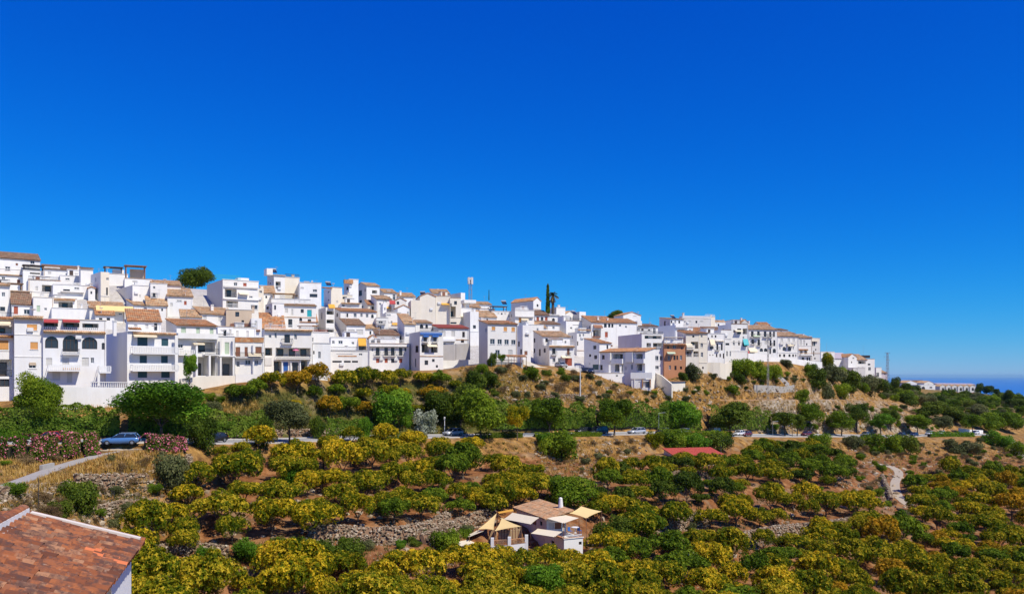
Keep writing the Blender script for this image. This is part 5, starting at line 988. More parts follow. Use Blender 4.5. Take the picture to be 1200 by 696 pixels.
ptree(1075, 510, 484, 33, 'flat topped street tree near the two dark blue cars', 'mid', None, .3)
ptree(1106, 509, 486, 28, 'thin greyish half bare street tree', 'dusty', None, .3)
ptree(1139, 509, 486, 29, 'street tree in front of the pale parking forecourt', 'mid', None, .3)
ptree(1162, 508, 483, 34, 'left green tree of the clump by the bend', 'mid', None, .1)
ptree(1183, 507, 481, 34, 'right green tree of the clump by the bend', 'mid', None, .1)
ptree(1120, 497, 476, 34, 'dark bushy tree behind the half bare street tree', 'dark', None, .1)
ptree(1090, 492, 470, 30, 'dark tree clump on the slope above the road bend', 'dark', None, .1)
ptree(1150, 492, 473, 26, 'grey green tree on the slope below the red wall', 'dusty', None, .1)
# skyline trees
def at_tree(px, pyb, pyt, wpx, Y, label, mat, cm=None, trunk=.3, name='tree', cat='tree'): return ptree(px, pyb, pyt, wpx, label, mat, cm, trunk, cat, name, Y=Y)
at_tree(228, 345, 311, 50, 232, 'dark umbrella pine on the skyline beside the flank greyed as shade', 'dark', BIGC[0], .04, 'umbrella_pine')
at_tree(573, 358, 348, 4, 300, 'tiny dark cypress tip on the skyline right of the mast', 'dark', COC[0], .05, 'cypress', 'tree')
at_tree(720, 376, 364, 20, 320, 'dark rounded tree behind the skyline gable', 'dark', None, .1)
at_tree(735, 374, 366.5, 18, 322, 'low dark tree tight against the skyline gable', 'dark', None, .1)
at_tree(970, 437, 413, 17, 330, 'leafy tree with pale blossom at the end of the village', 'olive', None, .1)
def cypress(px, pyb, pyt, w, Y, label):
    p = P(px, pyb, Y); s = Y / F; H = (pyb - pyt) * s; e = empty('cypress', p, 0, label, 'tree')
    b = [(0, 0, H * (.1 + .8 * i / 8), w*s/2 * (1 - .06 * i), H * .1) for i in range(9)]
    link('crown', crown('cypress_crown', b, 3500, .5, 77, L_['dark'], hollow=.6, up=.6), e); q = MB(); q.tube((0, 0, -1), (0, 0, H * .7), .2, .05); q.build('trunk', M['bark'], e)
cypress(642, 368, 333, 5, 262, 'tall thin dark cypress on the skyline beside the palm')
def palm(px, pyb, pyt, w, Y, label, skirt=True):
    p = P(px, pyb, Y); s = Y / F; H = (pyb - pyt) * s; e = empty('palm_tree', p, 0, label, 'tree'); q = MB()
    for i in range(10): q.tube((0, 0, H*.085*i - .5), (0, 0, H*.085*(i + 1) - .5), .5 - .012*i, .46 - .012*i, 8)
    q.build('trunk', M['bark'], e); rg = random.Random(3); R0 = w*s/2
    for k in range(56):
        a = rg.uniform(0, 6.28); el = rg.uniform(-1.3, 1.1); q = MB(); c0 = Vector((0, 0, H * .86)); d = Vector((math.cos(a)*math.cos(el), math.sin(a)*math.cos(el), math.sin(el))); sd = Vector((-math.sin(a), math.cos(a), 0)); pts = [c0 + d*R0*t + Vector((0, 0, -R0*.5*t*t)) for t in (0, .3, .6, .85, 1)]
        for i in range(4):
            wd = .04; q.quad(pts[i] - sd*wd, pts[i] + sd*wd, pts[i+1] + sd*wd, pts[i+1] - sd*wd)
            for m in range(3):
                c = pts[i].lerp(pts[i+1], m/3.); 
                for sg in (-1, 1): q.quad(c, c + sd*sg*R0*.22 + d*R0*.12 - Vector((0, 0, R0*.12)), c + d*R0*.1)
        link('frond', q.mesh('frond', PALM if el > -.1 else PALMD), e)
PALM = m_plain('palm_frond_green', (.06, .09, .02), .5); PALMD = m_plain('palm_frond_dry', (.24, .17, .07), .8)
palm(648, 366, 342, 13, 262, 'palm tree with dry skirt beside the thin cypress')
# dark pines at the right end
for (px, pb, pt, w, Y, lb) in [(1147, 462, 449, 9, 640, 'dark pine just right of the far terrace row'), (1158, 463, 451, 13, 620, 'left dark pine of the skyline group before the sea'), (1168, 463, 455, 10, 600, 'middle low dark pine before the sea'), (1182, 471, 457, 14, 560, 'rightmost tall dark pine against the sea'), (1195, 472, 464, 14, 560, 'low dark scrub tree cut by the right edge'), (1048, 462, 442, 12, 400, 'dark tree behind the foot of the lattice pylon'), (1060, 466, 449, 22, 410, 'round dark green tree left of the white villas'), (1070, 471, 452, 20, 420, 'dark green tree below the first white villa'), (1054, 472, 455, 22, 380, 'broad green tree on the slope beside the pylon'), (1198, 482, 468, 22, 480, 'dark tree at the right edge above the bend')]:
    ptree(px, pb, pt, w, lb, 'dark', None, .08, name='pine_tree' if 'pine' in lb else 'tree', Y=Y)
# ---- orchard: poisson scatter inside photo regions
def inside(px, py, poly):
    c = False; n = len(poly); j = n - 1
    for i in range(n):
        (xi, yi), (xj, yj) = poly[i], poly[j]
        if (yi > py) != (yj > py) and px < (xj - xi) * (py - yi) / (yj - yi) + xi: c = not c
        j = i
    return c
PLACED = [(x, y, w + 1.0) for x, y, w in PALL]
def near(x, y, d):
    return any((x - a)**2 + (y - b)**2 < (d + c)**2 * .25 for a, b, c in PLACED)
KEEP = [(578, 600, 700, 652), (770, 525, 850, 546), (470, 606, 536, 640), (366, 612, 520, 640)]
def scatter(poly, dia, tries, fn, seed, gap=1.0):
    g = random.Random(seed); xs = [p[0] for p in poly]; ys = [p[1] for p in poly]; n = 0
    for _ in range(tries):
        px = g.uniform(min(xs), max(xs)); py = g.uniform(min(ys), max(ys))
        if not inside(px, py, poly): continue
        Y = gp(px, py, 0, 60); x = (px - 600) / F * Y
        d = dia * g.choice((.7, .9, 1.0, 1.1, 1.25)) * g.uniform(.92, 1.08)
        if near(x, Y, d * gap): continue
        PLACED.append((x, Y, d)); fn(Vector((x, Y, hgt(px, Y))), d, g, px, py); n += 1
    return n
CNT = {}; ZT = {}
def relabel():
    for zone, L in ZT.items():
        xs = sorted(t[3] for t in L); ys = sorted(t[4] for t in L); n = len(L)
        for (e, w, nm, px, py, q) in L:
            a = 'left' if px < xs[n // 3] else 'right' if px > xs[2 * n // 3] else 'middle'; b_ = 'back' if py < ys[n // 3] else 'front' if py > ys[2 * n // 3] else 'centre'
            z = 'small' if q < .94 else 'large' if q > 1.1 else 'medium'; pos = f'{b_} {a}' if (a, b_) != ('middle', 'centre') else 'very centre'
            e['label'] = f'{z} {w} {nm} {zone}, {pos}'
        by = {}
        for t in L: by.setdefault(t[0]['label'], []).append(t)
        for lb, ts in by.items():
            if len(ts) in (2, 3):
                ts.sort(key=lambda t: t[3]); words = ['left one of two', 'right one of two'] if len(ts) == 2 else ['leftmost of three', 'middle of three', 'rightmost of three']
                for t, wd in zip(ts, words):
                    q = lb + ', ' + wd
                    if len(q.split()) <= 16 or len(lb.split()) <= 13: t[0]['label'] = ' '.join(q.split()[:16]) if len(q.split()) <= 16 else lb
def orchard(zone, mats, dia=5.4, label=None):
    def fn(p, d, g, px, py):
        m = g.choice(mats); w = {'yellow': 'yellow flushed', 'olive': 'olive green', 'rust': 'rust tinged', 'mid': 'green', 'dark': 'dark green', 'bright': 'bright green'}[m]
        s = d / 5.2
        e_ = plant('evergreen_tree' if m in ('mid', 'dark', 'bright') else 'orchard_tree' if m == 'olive' else 'fruit_tree', f'{w} fruit tree {zone}', 'tree', ORC[g.randrange(8)], L_[m], p, s * 1.0, s * g.uniform(.8, 1.25), ORT[g.randrange(3)], (s, s, s), f'{w} fruit trees {zone}', rot=g.uniform(0, 6.28)); ZT.setdefault(zone, []).append((e_, w, 'fruit tree', px, py, d / dia))
        CNT[zone] = CNT.get(zone, 0) + 1
    return fn
Yl, Ol, Ru, Mi, Da, Br = 'yellow', 'olive', 'rust', 'mid', 'dark', 'bright'
scatter([(150, 652), (205, 596), (240, 560), (300, 552), (430, 545), (560, 548), (622, 556), (640, 590), (600, 606), (520, 612), (420, 616), (330, 640), (150, 668)], 5.0, 5000, orchard('in the big grove between road and villa', [Yl, Ol, Yl, Ol, Ol, Ol, Mi]), 1, .62)
scatter([(150, 684), (210, 680), (330, 676), (470, 674), (540, 684), (600, 692), (620, 740), (100, 760)], 4.9, 3000, orchard('along the bottom edge left of the villa', [Yl, Ol, Ol, Yl, Ol]), 2, .72)
scatter([(590, 690), (680, 690), (720, 650), (760, 615), (800, 625), (860, 650), (880, 740), (590, 740)], 5.0, 3500, orchard('below and right of the villa', [Yl, Ol, Ol, Yl, Ol, Mi]), 3, .66)
scatter([(690, 600), (700, 570), (760, 548), (880, 544), (890, 566), (860, 590), (760, 598)], 5.2, 1500, orchard('in the dark grove below the red shed', [Da, Mi, Ol, Ol]), 4, .72)
scatter([(865, 545), (900, 528), (960, 528), (985, 545), (1000, 560), (985, 572), (880, 575)], 5.2, 1500, orchard('in the grove beside the stone path', [Da, Mi, Ol]), 5, .74)
scatter([(820, 620), (860, 600), (960, 590), (1020, 592), (1025, 604), (960, 608), (880, 622)], 4.9, 1500, orchard('on the terrace above the long stone wall', [Yl, Yl, Ol]), 6, .74)
scatter([(870, 650), (960, 632), (1050, 618), (1120, 640), (1200, 650), (1260, 740), (880, 750)], 5.0, 6000, orchard('in the lower right grove', [Ol, Yl, Ol, Mi, Ol, Ol, Ru]), 7, .68)
scatter([(1060, 600), (1075, 570), (1130, 556), (1210, 566), (1210, 650), (1130, 640)], 4.9, 4000, orchard('on the right hand slope below the path', [Ru, Ol, Ol, Yl, Ol, Mi]), 8, .70)
scatter([(258, 470), (300, 458), (345, 454), (400, 450), (470, 450), (545, 458), (552, 474), (520, 486), (430, 488), (380, 492), (330, 478), (262, 478)], 4.3, 4200, orchard('on the bank under the white houses', [Ru, Ol, Yl, Ol, Ol, Mi], 4.6), 9, .50)
scatter([(236, 546), (270, 532), (350, 526), (420, 521), (500, 522), (560, 530), (560, 544), (420, 548)], 4.2, 1500, orchard('in the strip just below the road', [Yl, Ol, Yl]), 10, .7)
for (px, py, dd, m) in [(560, 677, 4.6, Yl), (590, 672, 3.8, Yl), (614, 675, 4.2, Ol), (641, 678, 4.2, Yl), (665, 676, 4.2, Yl), (700, 676, 4.8, Ol), (712, 655, 5.4, Yl), (735, 662, 5.0, Yl), (708, 640, 3.6, Da), (742, 640, 5.2, Ol), (760, 628, 5.0, Ol), (534, 676, 4.6, Yl), (578, 606, 4.6, Ol), (590, 596, 4.4, Yl), (700, 612, 4.0, Ol), (716, 604, 4.6, Yl), (740, 612, 4.8, Ol)]:
    Y_ = gp(px, py); PLACED.append(((px - 600) / F * Y_, Y_, dd)); orchard('standing close round the villa', [m])(P(px, py, Y_), dd, rnd, px, py)
print('orchard', CNT)
def wallscrub(pts, seed):
    poly = [(x - 4, y + 5) for x, y in pts] + [(x + 4, y - 6) for x, y in reversed(pts)]
    scatter(poly, 1.5, 120, scrub('growing against the rubble walls', ['mid', 'dusty', 'drybush', 'dark', 'bright']), seed, .9)
# named single bushes in the orchard
for (px, pb, pt, w, m, lb) in [(92, 602, 560, 48, 'dark', 'dusty dark bush in front of the rubble wall'), (70, 607, 586, 30, 'dark', 'low dark bush left of the dusty bush by the tiled roof'), (200, 570, 528, 46, 'dusty', 'grey green bush at the end of the rubble wall'), (342, 572, 543, 28, 'bright', 'bright green shrub in the big grove'), (292, 658, 632, 40, 'bright', 'vivid green bush on the lower terrace'), (242, 662, 640, 26, 'bright', 'small vivid green bush at the left end of the lower terrace'),
        (338, 670, 632, 44, 'mid', 'leafy green tree between the terrace bushes'), (378, 664, 634, 36, 'dark', 'left dark round bush below the stone wall'), (411, 664, 632, 38, 'dark', 'right dark round bush below the stone wall'), (160, 678, 648, 30, 'bright', 'glossy green bush beside the tiled roof corner'), (522, 648, 622, 36, 'mid', 'green bush left of the straw awning'), (665, 598, 556, 66, 'mid', 'big green tree directly behind the villa roof'),
        (640, 706, 660, 62, 'bright', 'bright green tree in front of the villa at the bottom'), (606, 700, 664, 40, 'mid', 'mid green tree beside the bright tree in front of the villa'), (725, 640, 602, 40, 'dark', 'dark leafy tree right of the villa terrace'), (655, 538, 506, 46, 'mid', 'leafy green bush below the roadside guard'), (640, 526, 508, 26, 'bright', 'bright bush at the road edge under the upright tree'), (788, 527, 505, 34, 'mid', 'left round bush in front of the red shed'), (815, 530, 506, 40, 'bright', 'middle bright bush behind the red shed'), (840, 528, 508, 34, 'dark', 'right dark bush behind the red shed'), (768, 522, 506, 22, 'olive', 'olive bush near the silver parked car'),
        (572, 452, 436, 30, 'dark', 'dark olive bush under the big square house'), (556, 458, 434, 26, 'dark', 'second dark olive bush left of the first below the square house'), (622, 444, 430, 24, 'mid', 'round green bush on the dry slope by the parking'), (690, 405, 396, 16, 'bright', 'bright green bush between the houses'), (811, 446, 427, 22, 'dusty', 'feathery grey bush below the cream loggia house'), (800, 446, 436, 12, 'dark', 'low dark bush below the brick front'),
        (868, 440, 421, 34, 'mid', 'left green bush under the tall tower block'), (888, 441, 422, 34, 'mid', 'middle green bush under the hotel'), (905, 444, 428, 24, 'mid', 'right green bush under the hotel'), (921, 430, 421, 15, 'dusty', 'grey green bush against the white retaining wall'), (858, 462, 451, 18, 'mid', 'round bush below the curved ruin wall'), (866, 449, 438, 16, 'dark', 'dark bush beside the curved ruin wall'), (955, 452, 432, 28, 'dark', 'dark bush under the tip of the village'), (975, 448, 428, 30, 'dusty', 'olive bush on the spur slope left'), (995, 456, 434, 36, 'dark', 'dark olive bush in the middle of the spur slope'), (1015, 460, 438, 34, 'dusty', 'olive bush on the spur slope right'), (1032, 462, 444, 26, 'dark', 'dark bush near the pylon foot'), (985, 466, 448, 26, 'mid', 'green bush low on the spur slope'), (968, 466, 446, 24, 'dusty', 'grey bush low on the spur slope'), (950, 440, 426, 16, 'mid', 'green bush against the end of the white wall'), (940, 470, 456, 18, 'mid', 'round bush on the ochre cut below the white wall'),
        (960, 527, 508, 30, 'mid', 'olive bush on the roadside verge near the stone path'), (1000, 526, 509, 26, 'dusty', 'grey bush on the verge left of the round tree'), (1020, 528, 508, 34, 'mid', 'green bush below the perfectly round tree'), (1045, 530, 508, 34, 'mid', 'large green verge bush below the dark blue cars'), (1062, 532, 510, 30, 'dark', 'dark verge bush right of the large one'), (1118, 530, 514, 30, 'dusty', 'grey verge bush on the ochre slope'), (1140, 532, 516, 26, 'dusty', 'second grey verge bush further right'), (1160, 520, 504, 30, 'bright', 'bright hedge clump at the bend'), (1176, 526, 508, 24, 'bright', 'bright hedge clump sloping down the bend'), (1192, 534, 518, 22, 'mid', 'green bush by the descending track')]:
    (ptree(px, pb, pt, w, lb, m, None, .06, name='leafy_tree') if ' tree' in lb and 'bush' not in lb.split(' tree')[0] else pbush(px, pb, pt, w, lb, m))
# wild scrub on the slopes
def scrub(zone, mats, lo=.8, hi=2.2):
    def fn(p, d, g, px, py):
        m = g.choice(mats); w = {'dusty': 'dusty olive', 'dark': 'dark green', 'mid': 'green', 'drybush': 'dry brown', 'bright': 'bright green', 'rust': 'rusty'}[m]
        s = d * .5; e = empty('dry_bush' if m == 'drybush' else 'green_bush' if m in ('mid', 'bright') else 'scrub_bush', p - Vector((0, 0, .1)), g.uniform(0, 6), f'{w} scrub bush {zone}', 'shrub', f'{w} scrub {zone}')
        c = link('foliage', (DRC[g.randrange(3)] if m == 'drybush' else BUC[g.randrange(5)]), e, L_[m]); c.scale = (s, s, s * g.uniform(.7, 1.1)); ZT.setdefault(zone, []).append((e, w, 'scrub bush', px, py, d / 2.2 * 1.0))
    return fn
scatter([(535, 430), (640, 432), (690, 442), (740, 458), (830, 455), (860, 470), (760, 472), (640, 470), (560, 468)], 2.4, 330, scrub('on the dry slope under the middle houses', ['dusty', 'drybush', 'dark', 'mid', 'dusty']), 21, .85)
scatter([(958, 436), (1000, 440), (1046, 462), (1050, 476), (1000, 470), (958, 462)], 4.2, 160, scrub('on the spur slope below the far houses', ['dark', 'dusty', 'mid', 'dusty']), 32, .75)
scatter([(830, 440), (960, 436), (1040, 464), (1060, 482), (900, 484), (830, 468)], 2.6, 300, scrub('on the ochre slope under the right houses', ['dusty', 'dark', 'drybush', 'mid']), 22, 1.0)
scatter([(870, 485), (1060, 478), (1110, 486), (1100, 503), (880, 504)], 2.8, 300, scrub('on the rock face behind the road', ['mid', 'dusty', 'bright', 'mid', 'drybush']), 23, .85)
scatter([(620, 520), (760, 518), (690, 560), (640, 540)], 1.7, 130, scrub('on the bare slope below the parked cars', ['drybush', 'dusty', 'drybush']), 24, 1.0)
scatter([(0, 545), (200, 530), (230, 560), (150, 620), (0, 600)], 1.9, 150, scrub('around the rubble wall at lower left', ['drybush', 'dusty', 'drybush', 'mid']), 25, 1.0)
scatter([(225, 463), (262, 462), (300, 462), (300, 484), (225, 486)], 2.4, 160, scrub('on the weedy bank below the cream retaining wall', ['mid', 'bright', 'dusty', 'mid']), 33, .8)
scatter([(1052, 463), (1100, 466), (1150, 466), (1200, 470), (1200, 480), (1052, 476)], 7.5, 260, scrub('on the far dark slope beneath the terrace row', ['dark', 'dusty', 'dark', 'mid']), 34, .75)
scatter([(960, 520), (1200, 516), (1210, 556), (1060, 560), (1000, 548)], 2.2, 220, scrub('on the ochre slope right of the stone path', ['drybush', 'dusty', 'mid', 'drybush']), 26, 1.0)
scatter([(1050, 468), (1200, 470), (1210, 500), (1060, 496)], 4.8, 200, scrub('on the far slope above the bend', ['dark', 'dusty', 'dark', 'mid', 'dusty']), 27, .9)
scatter([(700, 600), (850, 590), (880, 640), (760, 640)], 1.9, 120, scrub('around the curved dry stone terrace', ['drybush', 'mid', 'dusty']), 28, 1.0)
scatter([(940, 560), (1070, 550), (1060, 610), (960, 600)], 2.0, 140, scrub('either side of the stone path', ['dusty', 'mid', 'drybush']), 29, 1.0)
scatter([(380, 448), (560, 440), (640, 470), (640, 500), (500, 500), (380, 500), (250, 500), (250, 472)], 2.6, 330, scrub('on the green bank above the road', ['mid', 'dark', 'mid', 'bright', 'dusty']), 30, .8)
for i_, pts in enumerate([[(362, 640), (440, 641), (480, 639), (535, 620)], [(165, 662), (240, 656), (268, 658)], [(768, 629), (800, 626), (832, 616)], [(880, 644), (960, 632), (1026, 618)], [(98, 581), (178, 579)], [(112, 609), (190, 597)], [(505, 644), (560, 618)]]): wallscrub(pts, 60 + i_)
relabel()
# ---- hedges with leaves over a solid core
def hedge(label, pts, h, depth, n, mat, name='hedge', cat='hedge', leaf=.3, bulge=.35, lean=0.0, extra=None):
    """pts world ground points; leaves over front, top and back of a lumpy band"""
    pts = [Vector(p) for p in pts]; rg = np.random.default_rng(int(abs(pts[0].x) * 10) + 5); org = pts[0].copy()
    seg = [(pts[i+1] - pts[i]) for i in range(len(pts) - 1)]; ln = np.array([s.length for s in seg]); cum = np.concatenate([[0], np.cumsum(ln)])
    t = rg.random(n) * cum[-1]; si = np.clip(np.searchsorted(cum, t) - 1, 0, len(seg) - 1); fr = (t - cum[si]) / ln[si]
    A = np.array([tuple(p) for p in pts]); base = A[si] + (A[si + 1] - A[si]) * fr[:, None]; dr = unit((A[si + 1] - A[si]) * np.array([1, 1, 0])); nr = np.stack([dr[:, 1], -dr[:, 0], np.zeros(n)], 1)
    u = rg.random(n); hh = h * (.82 + .36 * vnoise(t * .35, t * 0 + 3, 5) + .2 * vnoise(t * 1.3, t * 0, 6) - .1)
    ang = u * math.pi * .5 * 1.35; front = u < .72; z = np.where(front, hh * (u / .72), hh); off_ = np.where(front, depth/2 * (1 - .25 * (u / .72)), depth/2 * (.75 - 1.5 * (u - .72) / .28))
    lump = (vnoise(t * .9, z * 1.1, 8) - .5) * 2 * bulge
    C = base + nr * (off_ + np.where(front, lump, 0) + lean * (h - z))[:, None]; C[:, 2] += z + np.where(front, 0, lump * .6)
    C += rg.normal(size=C.shape) * .06; nn = unit(np.where(front[:, None], nr, np.array([0, 0, 1.0])) + rg.normal(size=C.shape) * .55)
    L = leaf * (.6 + .8 * rg.random(n)); V, Fq = leaf_quads(C - np.array(org), nn, L, L * .8, rg)
    tt = np.clip(.2 + .5 * vnoise(t * .8, z * .9, 9) + .3 * vnoise(t * 3, z * 3, 10) + .2 * (rg.random(n) - .5), 0, 1)
    e = empty(name, org, 0, label, cat); link('foliage', np_mesh('hedge_leaves', V, Fq, {'tint': np.repeat(tt, 4)}, False, L_[mat]), e)
    b = MB()
    for i in range(len(pts) - 1):
        p, q = pts[i] - org, pts[i+1] - org; d = (q - p); d.z = 0; d.normalize(); nv = Vector((d.y, -d.x, 0)) * depth * .24
        b.hexa([p + nv - Vector((0,0,.5)), q + nv - Vector((0,0,.5)), q - nv - Vector((0,0,.5)), p - nv - Vector((0,0,.5)), p + nv*.7 + Vector((0,0,h*.66)), q + nv*.7 + Vector((0,0,h*.66)), q - nv*.7 + Vector((0,0,h*.66)), p - nv*.7 + Vector((0,0,h*.66))])
    link('branches', b.mesh('hedge_core', M['twig']), e)
    if extra: extra(e, C, org, rg, t, z)
    return e
M['twig'] = m_plain('dark_twigs', (.035, .035, .018), .95)
def blossoms(mat, frac):
    def f(e, C, org, rg, t, z):
        k = (rg.random(len(C)) < frac * 2 * vnoise(t * 1.1, z * 1.3, 31)) ; c = C[k] - np.array(org); V, Fq = leaf_quads(c + rg.normal(size=c.shape) * .05, unit(rg.normal(size=c.shape)), np.full(len(c), .22), np.full(len(c), .2), rg)
        link('blossom', np_mesh('blossom', V, Fq, {'tint': np.repeat(rg.random(len(c)), 4)}, False, L_[mat]), e)
    return f
def line(s, xs, dz=0.0, dy=0.0): return [rowpt(x, s) + Vector((0, dy, dz)) for x in xs]
hedge('long ivy covered wall behind the road at far left', line(7.25, range(-40, 150, 12)), 4.0, 1.4, 9000, 'ivy', 'ivy_wall', 'hedge')
hedge('ivy covered wall behind the road between the big tree and the clipped street tree', line(7.25, range(150, 330, 12)), 3.6, 1.4, 9000, 'ivy', 'ivy_wall', 'hedge')
hedge('ivy covered rock wall behind the road in the middle', line(7.3, range(576, 700, 12)), 5.2, 1.6, 9500, 'ivy', 'ivy_wall', 'hedge', .36)
hedge('ivy covered rock wall behind the parked cars right of the middle', line(7.3, range(700, 830, 12)), 5.2, 1.6, 9500, 'ivy', 'ivy_wall', 'hedge', .36)
hedge('patchy ivy on the rock wall behind the dark round street tree', line(7.3, range(830, 906, 12)), 5.4, 1.6, 4200, 'ivy', 'ivy_wall', 'hedge', .38)
hedge('clipped bright green hedge at the left edge of the road', [G(-20, 513), G(10, 513), G(35, 513), G(54, 512)], 1.0, 1.4, 3500, 'bright', 'clipped_hedge', 'hedge', .16, .1)
hedge('low grass bank hedge behind the road left of the bright tree', line(7.2, range(380, 440, 10)), 2.4, 1.2, 3000, 'ivy', 'hedge', 'hedge')
hedge('low clipped hedge along the road edge left of the dark van', line(5.95, range(626, 705, 13)), .8, 1.0, 3200, 'mid', 'clipped_hedge', 'hedge', .2, .1)
hedge('dark clipped hedge along the road edge under the domed street tree', line(5.93, range(556, 622, 11)), .9, 1.0, 3200, 'dark', 'clipped_hedge', 'hedge', .2, .12)
hedge('ragged green verge hedge in front of the black van and white car', line(5.9, range(772, 868, 12)), 1.3, 1.4, 4200, 'mid', 'hedge', 'hedge', .26, .3)
hedge('low ragged verge hedge left of the silver leaved bush', line(5.85, range(420, 500, 11)), .9, 1.3, 3200, 'mid', 'hedge', 'hedge', .24, .3)
hedge('clipped hedge along the road beneath the half bare tree', line(5.9, range(1088, 1152, 13)), 1.6, 1.8, 3600, 'bright', 'clipped_hedge', 'hedge', .3, .2)
hedge('pink flowering oleander hedge at the far left', [G(-10, 538), G(12, 537), G(28, 536)], 2.2, 1.8, 2500, 'dark', 'oleander_hedge', 'hedge', .24, .4, extra=blossoms('pink', .2))
hedge('pink oleander bush with most blossom left of the blue car', [G(30, 539), G(48, 539), G(66, 534)], 2.6, 2.2, 3000, 'dark', 'oleander_hedge', 'hedge', .24, .4, extra=blossoms('pink', .42))
hedge('pink oleander bush immediately left of the blue car', [G(74, 534), G(95, 533), G(112, 531)], 2.4, 2.4, 3200, 'dark', 'oleander_hedge', 'hedge', .24, .4, extra=blossoms('pink', .32))
hedge('pink oleander hedge right of the blue car under the largest tree', [G(170, 528), G(190, 528), G(214, 527)], 1.8, 1.6, 2600, 'dark', 'oleander_hedge', 'hedge', .22, .4, extra=blossoms('pink', .42))
# dry grass tufts: one object
def tufts(name, label, regions, mat, seed, hgt_=(.25, .7)):
    g = random.Random(seed); rg = np.random.default_rng(seed); pts = []
    for poly, n in regions:
        xs = [p[0] for p in poly]; ys = [p[1] for p in poly]; k = 0
        while k < n:
            px = g.uniform(min(xs), max(xs)); py = g.uniform(min(ys), max(ys))
            Y = gp(px, py, 0, 60) if inside(px, py, poly) else 0
            if Y and not onpath((px - 600) / F * Y, Y): pts.append(((px - 600) / F * Y, Y, hgt(px, Y)))
            k += 1
    Cc = np.repeat(np.array(pts), 9, 0); n = len(Cc); Cc[:, :2] += rg.normal(size=(n, 2)) * .22
    a = rg.random(n) * 6.28; ln = hgt_[0] + (hgt_[1] - hgt_[0]) * rg.random(n); w = .035 + .04 * rg.random(n)
    sd = np.stack([np.cos(a), np.sin(a), np.zeros(n)], 1) * w[:, None]; tip = Cc + np.stack([rg.normal(size=n) * .18, rg.normal(size=n) * .18, ln], 1); Cc[:, 2] -= .05
    V = np.stack([Cc - sd, Cc + sd, tip], 1).reshape(-1, 3)
    o = link(name, np_mesh(name, V, np.arange(n * 3).reshape(-1, 3), {'tint': np.repeat(rg.random(n), 3)}, False, mat)); tag(o, label, None, None, 'stuff')
GRS = m_leaf('dry_grass_blade', [(.0, (.28, .16, .035)), (.5, (.56, .34, .08)), (1, (.68, .48, .18))], .25, objvar=0)
GRN = m_leaf('green_weed_blade', [(.0, (.05, .06, .015)), (.5, (.12, .13, .03)), (1, (.26, .22, .06))], .25, objvar=0)
tufts('dry_grass', 'dry golden grass growing over the slopes', [([(0, 540), (210, 525), (220, 560), (0, 580)], 1500), ([(90, 470), (240, 466), (240, 480), (90, 480)], 300), ([(535, 428), (690, 440), (860, 440), (960, 432), (1050, 470), (900, 484), (560, 470)], 5200), ([(620, 515), (760, 515), (700, 580), (640, 560)], 900), ([(960, 520), (1200, 516), (1200, 556), (1040, 556)], 1500), ([(230, 476), (300, 470), (300, 482), (230, 486)], 250)], GRS, 5)
tufts('green_weeds', 'green weeds between the grass and stones', [([(250, 466), (540, 444), (640, 470), (560, 505), (250, 505)], 1800), ([(0, 590), (240, 560), (240, 600), (0, 620)], 350), ([(200, 640), (540, 612), (540, 660), (200, 690)], 500), ([(870, 480), (1060, 478), (1060, 505), (870, 505)], 500), ([(700, 590), (1060, 560), (1100, 640), (760, 650)], 900)], GRN, 6)

def lowcover(name, label, regions, mats, seed):
    g = random.Random(seed); rg = np.random.default_rng(seed); pts = []
    for poly, n in regions:
        xs = [p[0] for p in poly]; ys = [p[1] for p in poly]; k = 0
        while k < n:
            px = g.uniform(min(xs), max(xs)); py = g.uniform(min(ys), max(ys))
            Y = gp(px, py, 0, 60) if inside(px, py, poly) else 0
            if Y and not onpath((px - 600) / F * Y, Y): pts.append(((px - 600) / F * Y, Y, hgt(px, Y)))
            k += 1
    Q = np.array(pts); r = .25 + .55 * rg.random(len(Q)) ** 2; m = 44; Cc = np.repeat(Q, m, 0); rr = np.repeat(r, m); d = unit(rg.normal(size=(len(Cc), 3))); d[:, 2] = np.abs(d[:, 2]); C = Cc + d * rr[:, None] * (.6 + .4 * rg.random((len(Cc), 1))); L = (.10 + .12 * rg.random(len(C)))
    V, Fq = leaf_quads(C, unit(d + rg.normal(size=d.shape) * .6), L, L * .55, rg); t = np.clip(np.repeat(rg.random(len(Q)), m) * .7 + .3 * rg.random(len(C)), 0, 1)
    tag(link(name, np_mesh(name, V, Fq, {'tint': np.repeat(t, 4)}, False, mats)), label, None, None, 'stuff')
COV = m_leaf('low_scrub_leaf', [(.0, (.035, .05, .01)), (.35, (.09, .10, .018)), (.6, (.30, .18, .04)), (1, (.52, .30, .07))], .2, objvar=0)
lowcover('low_scrub', 'low mixed scrub and herbs covering the slopes', [([(535, 428), (690, 440), (860, 440), (960, 432), (1060, 476), (900, 486), (560, 472)], 1500), ([(620, 515), (760, 515), (700, 580), (640, 560)], 260), ([(960, 520), (1200, 516), (1200, 556), (1040, 570)], 420), ([(860, 482), (1090, 478), (1100, 505), (870, 506)], 420), ([(0, 545), (230, 530), (240, 600), (0, 610)], 300), ([(240, 470), (540, 440), (640, 470), (600, 506), (250, 506)], 500), ([(1040, 466), (1200, 468), (1200, 505), (1060, 500)], 500), ([(520, 520), (640, 518), (640, 548), (540, 548)], 160)], COV, 9)
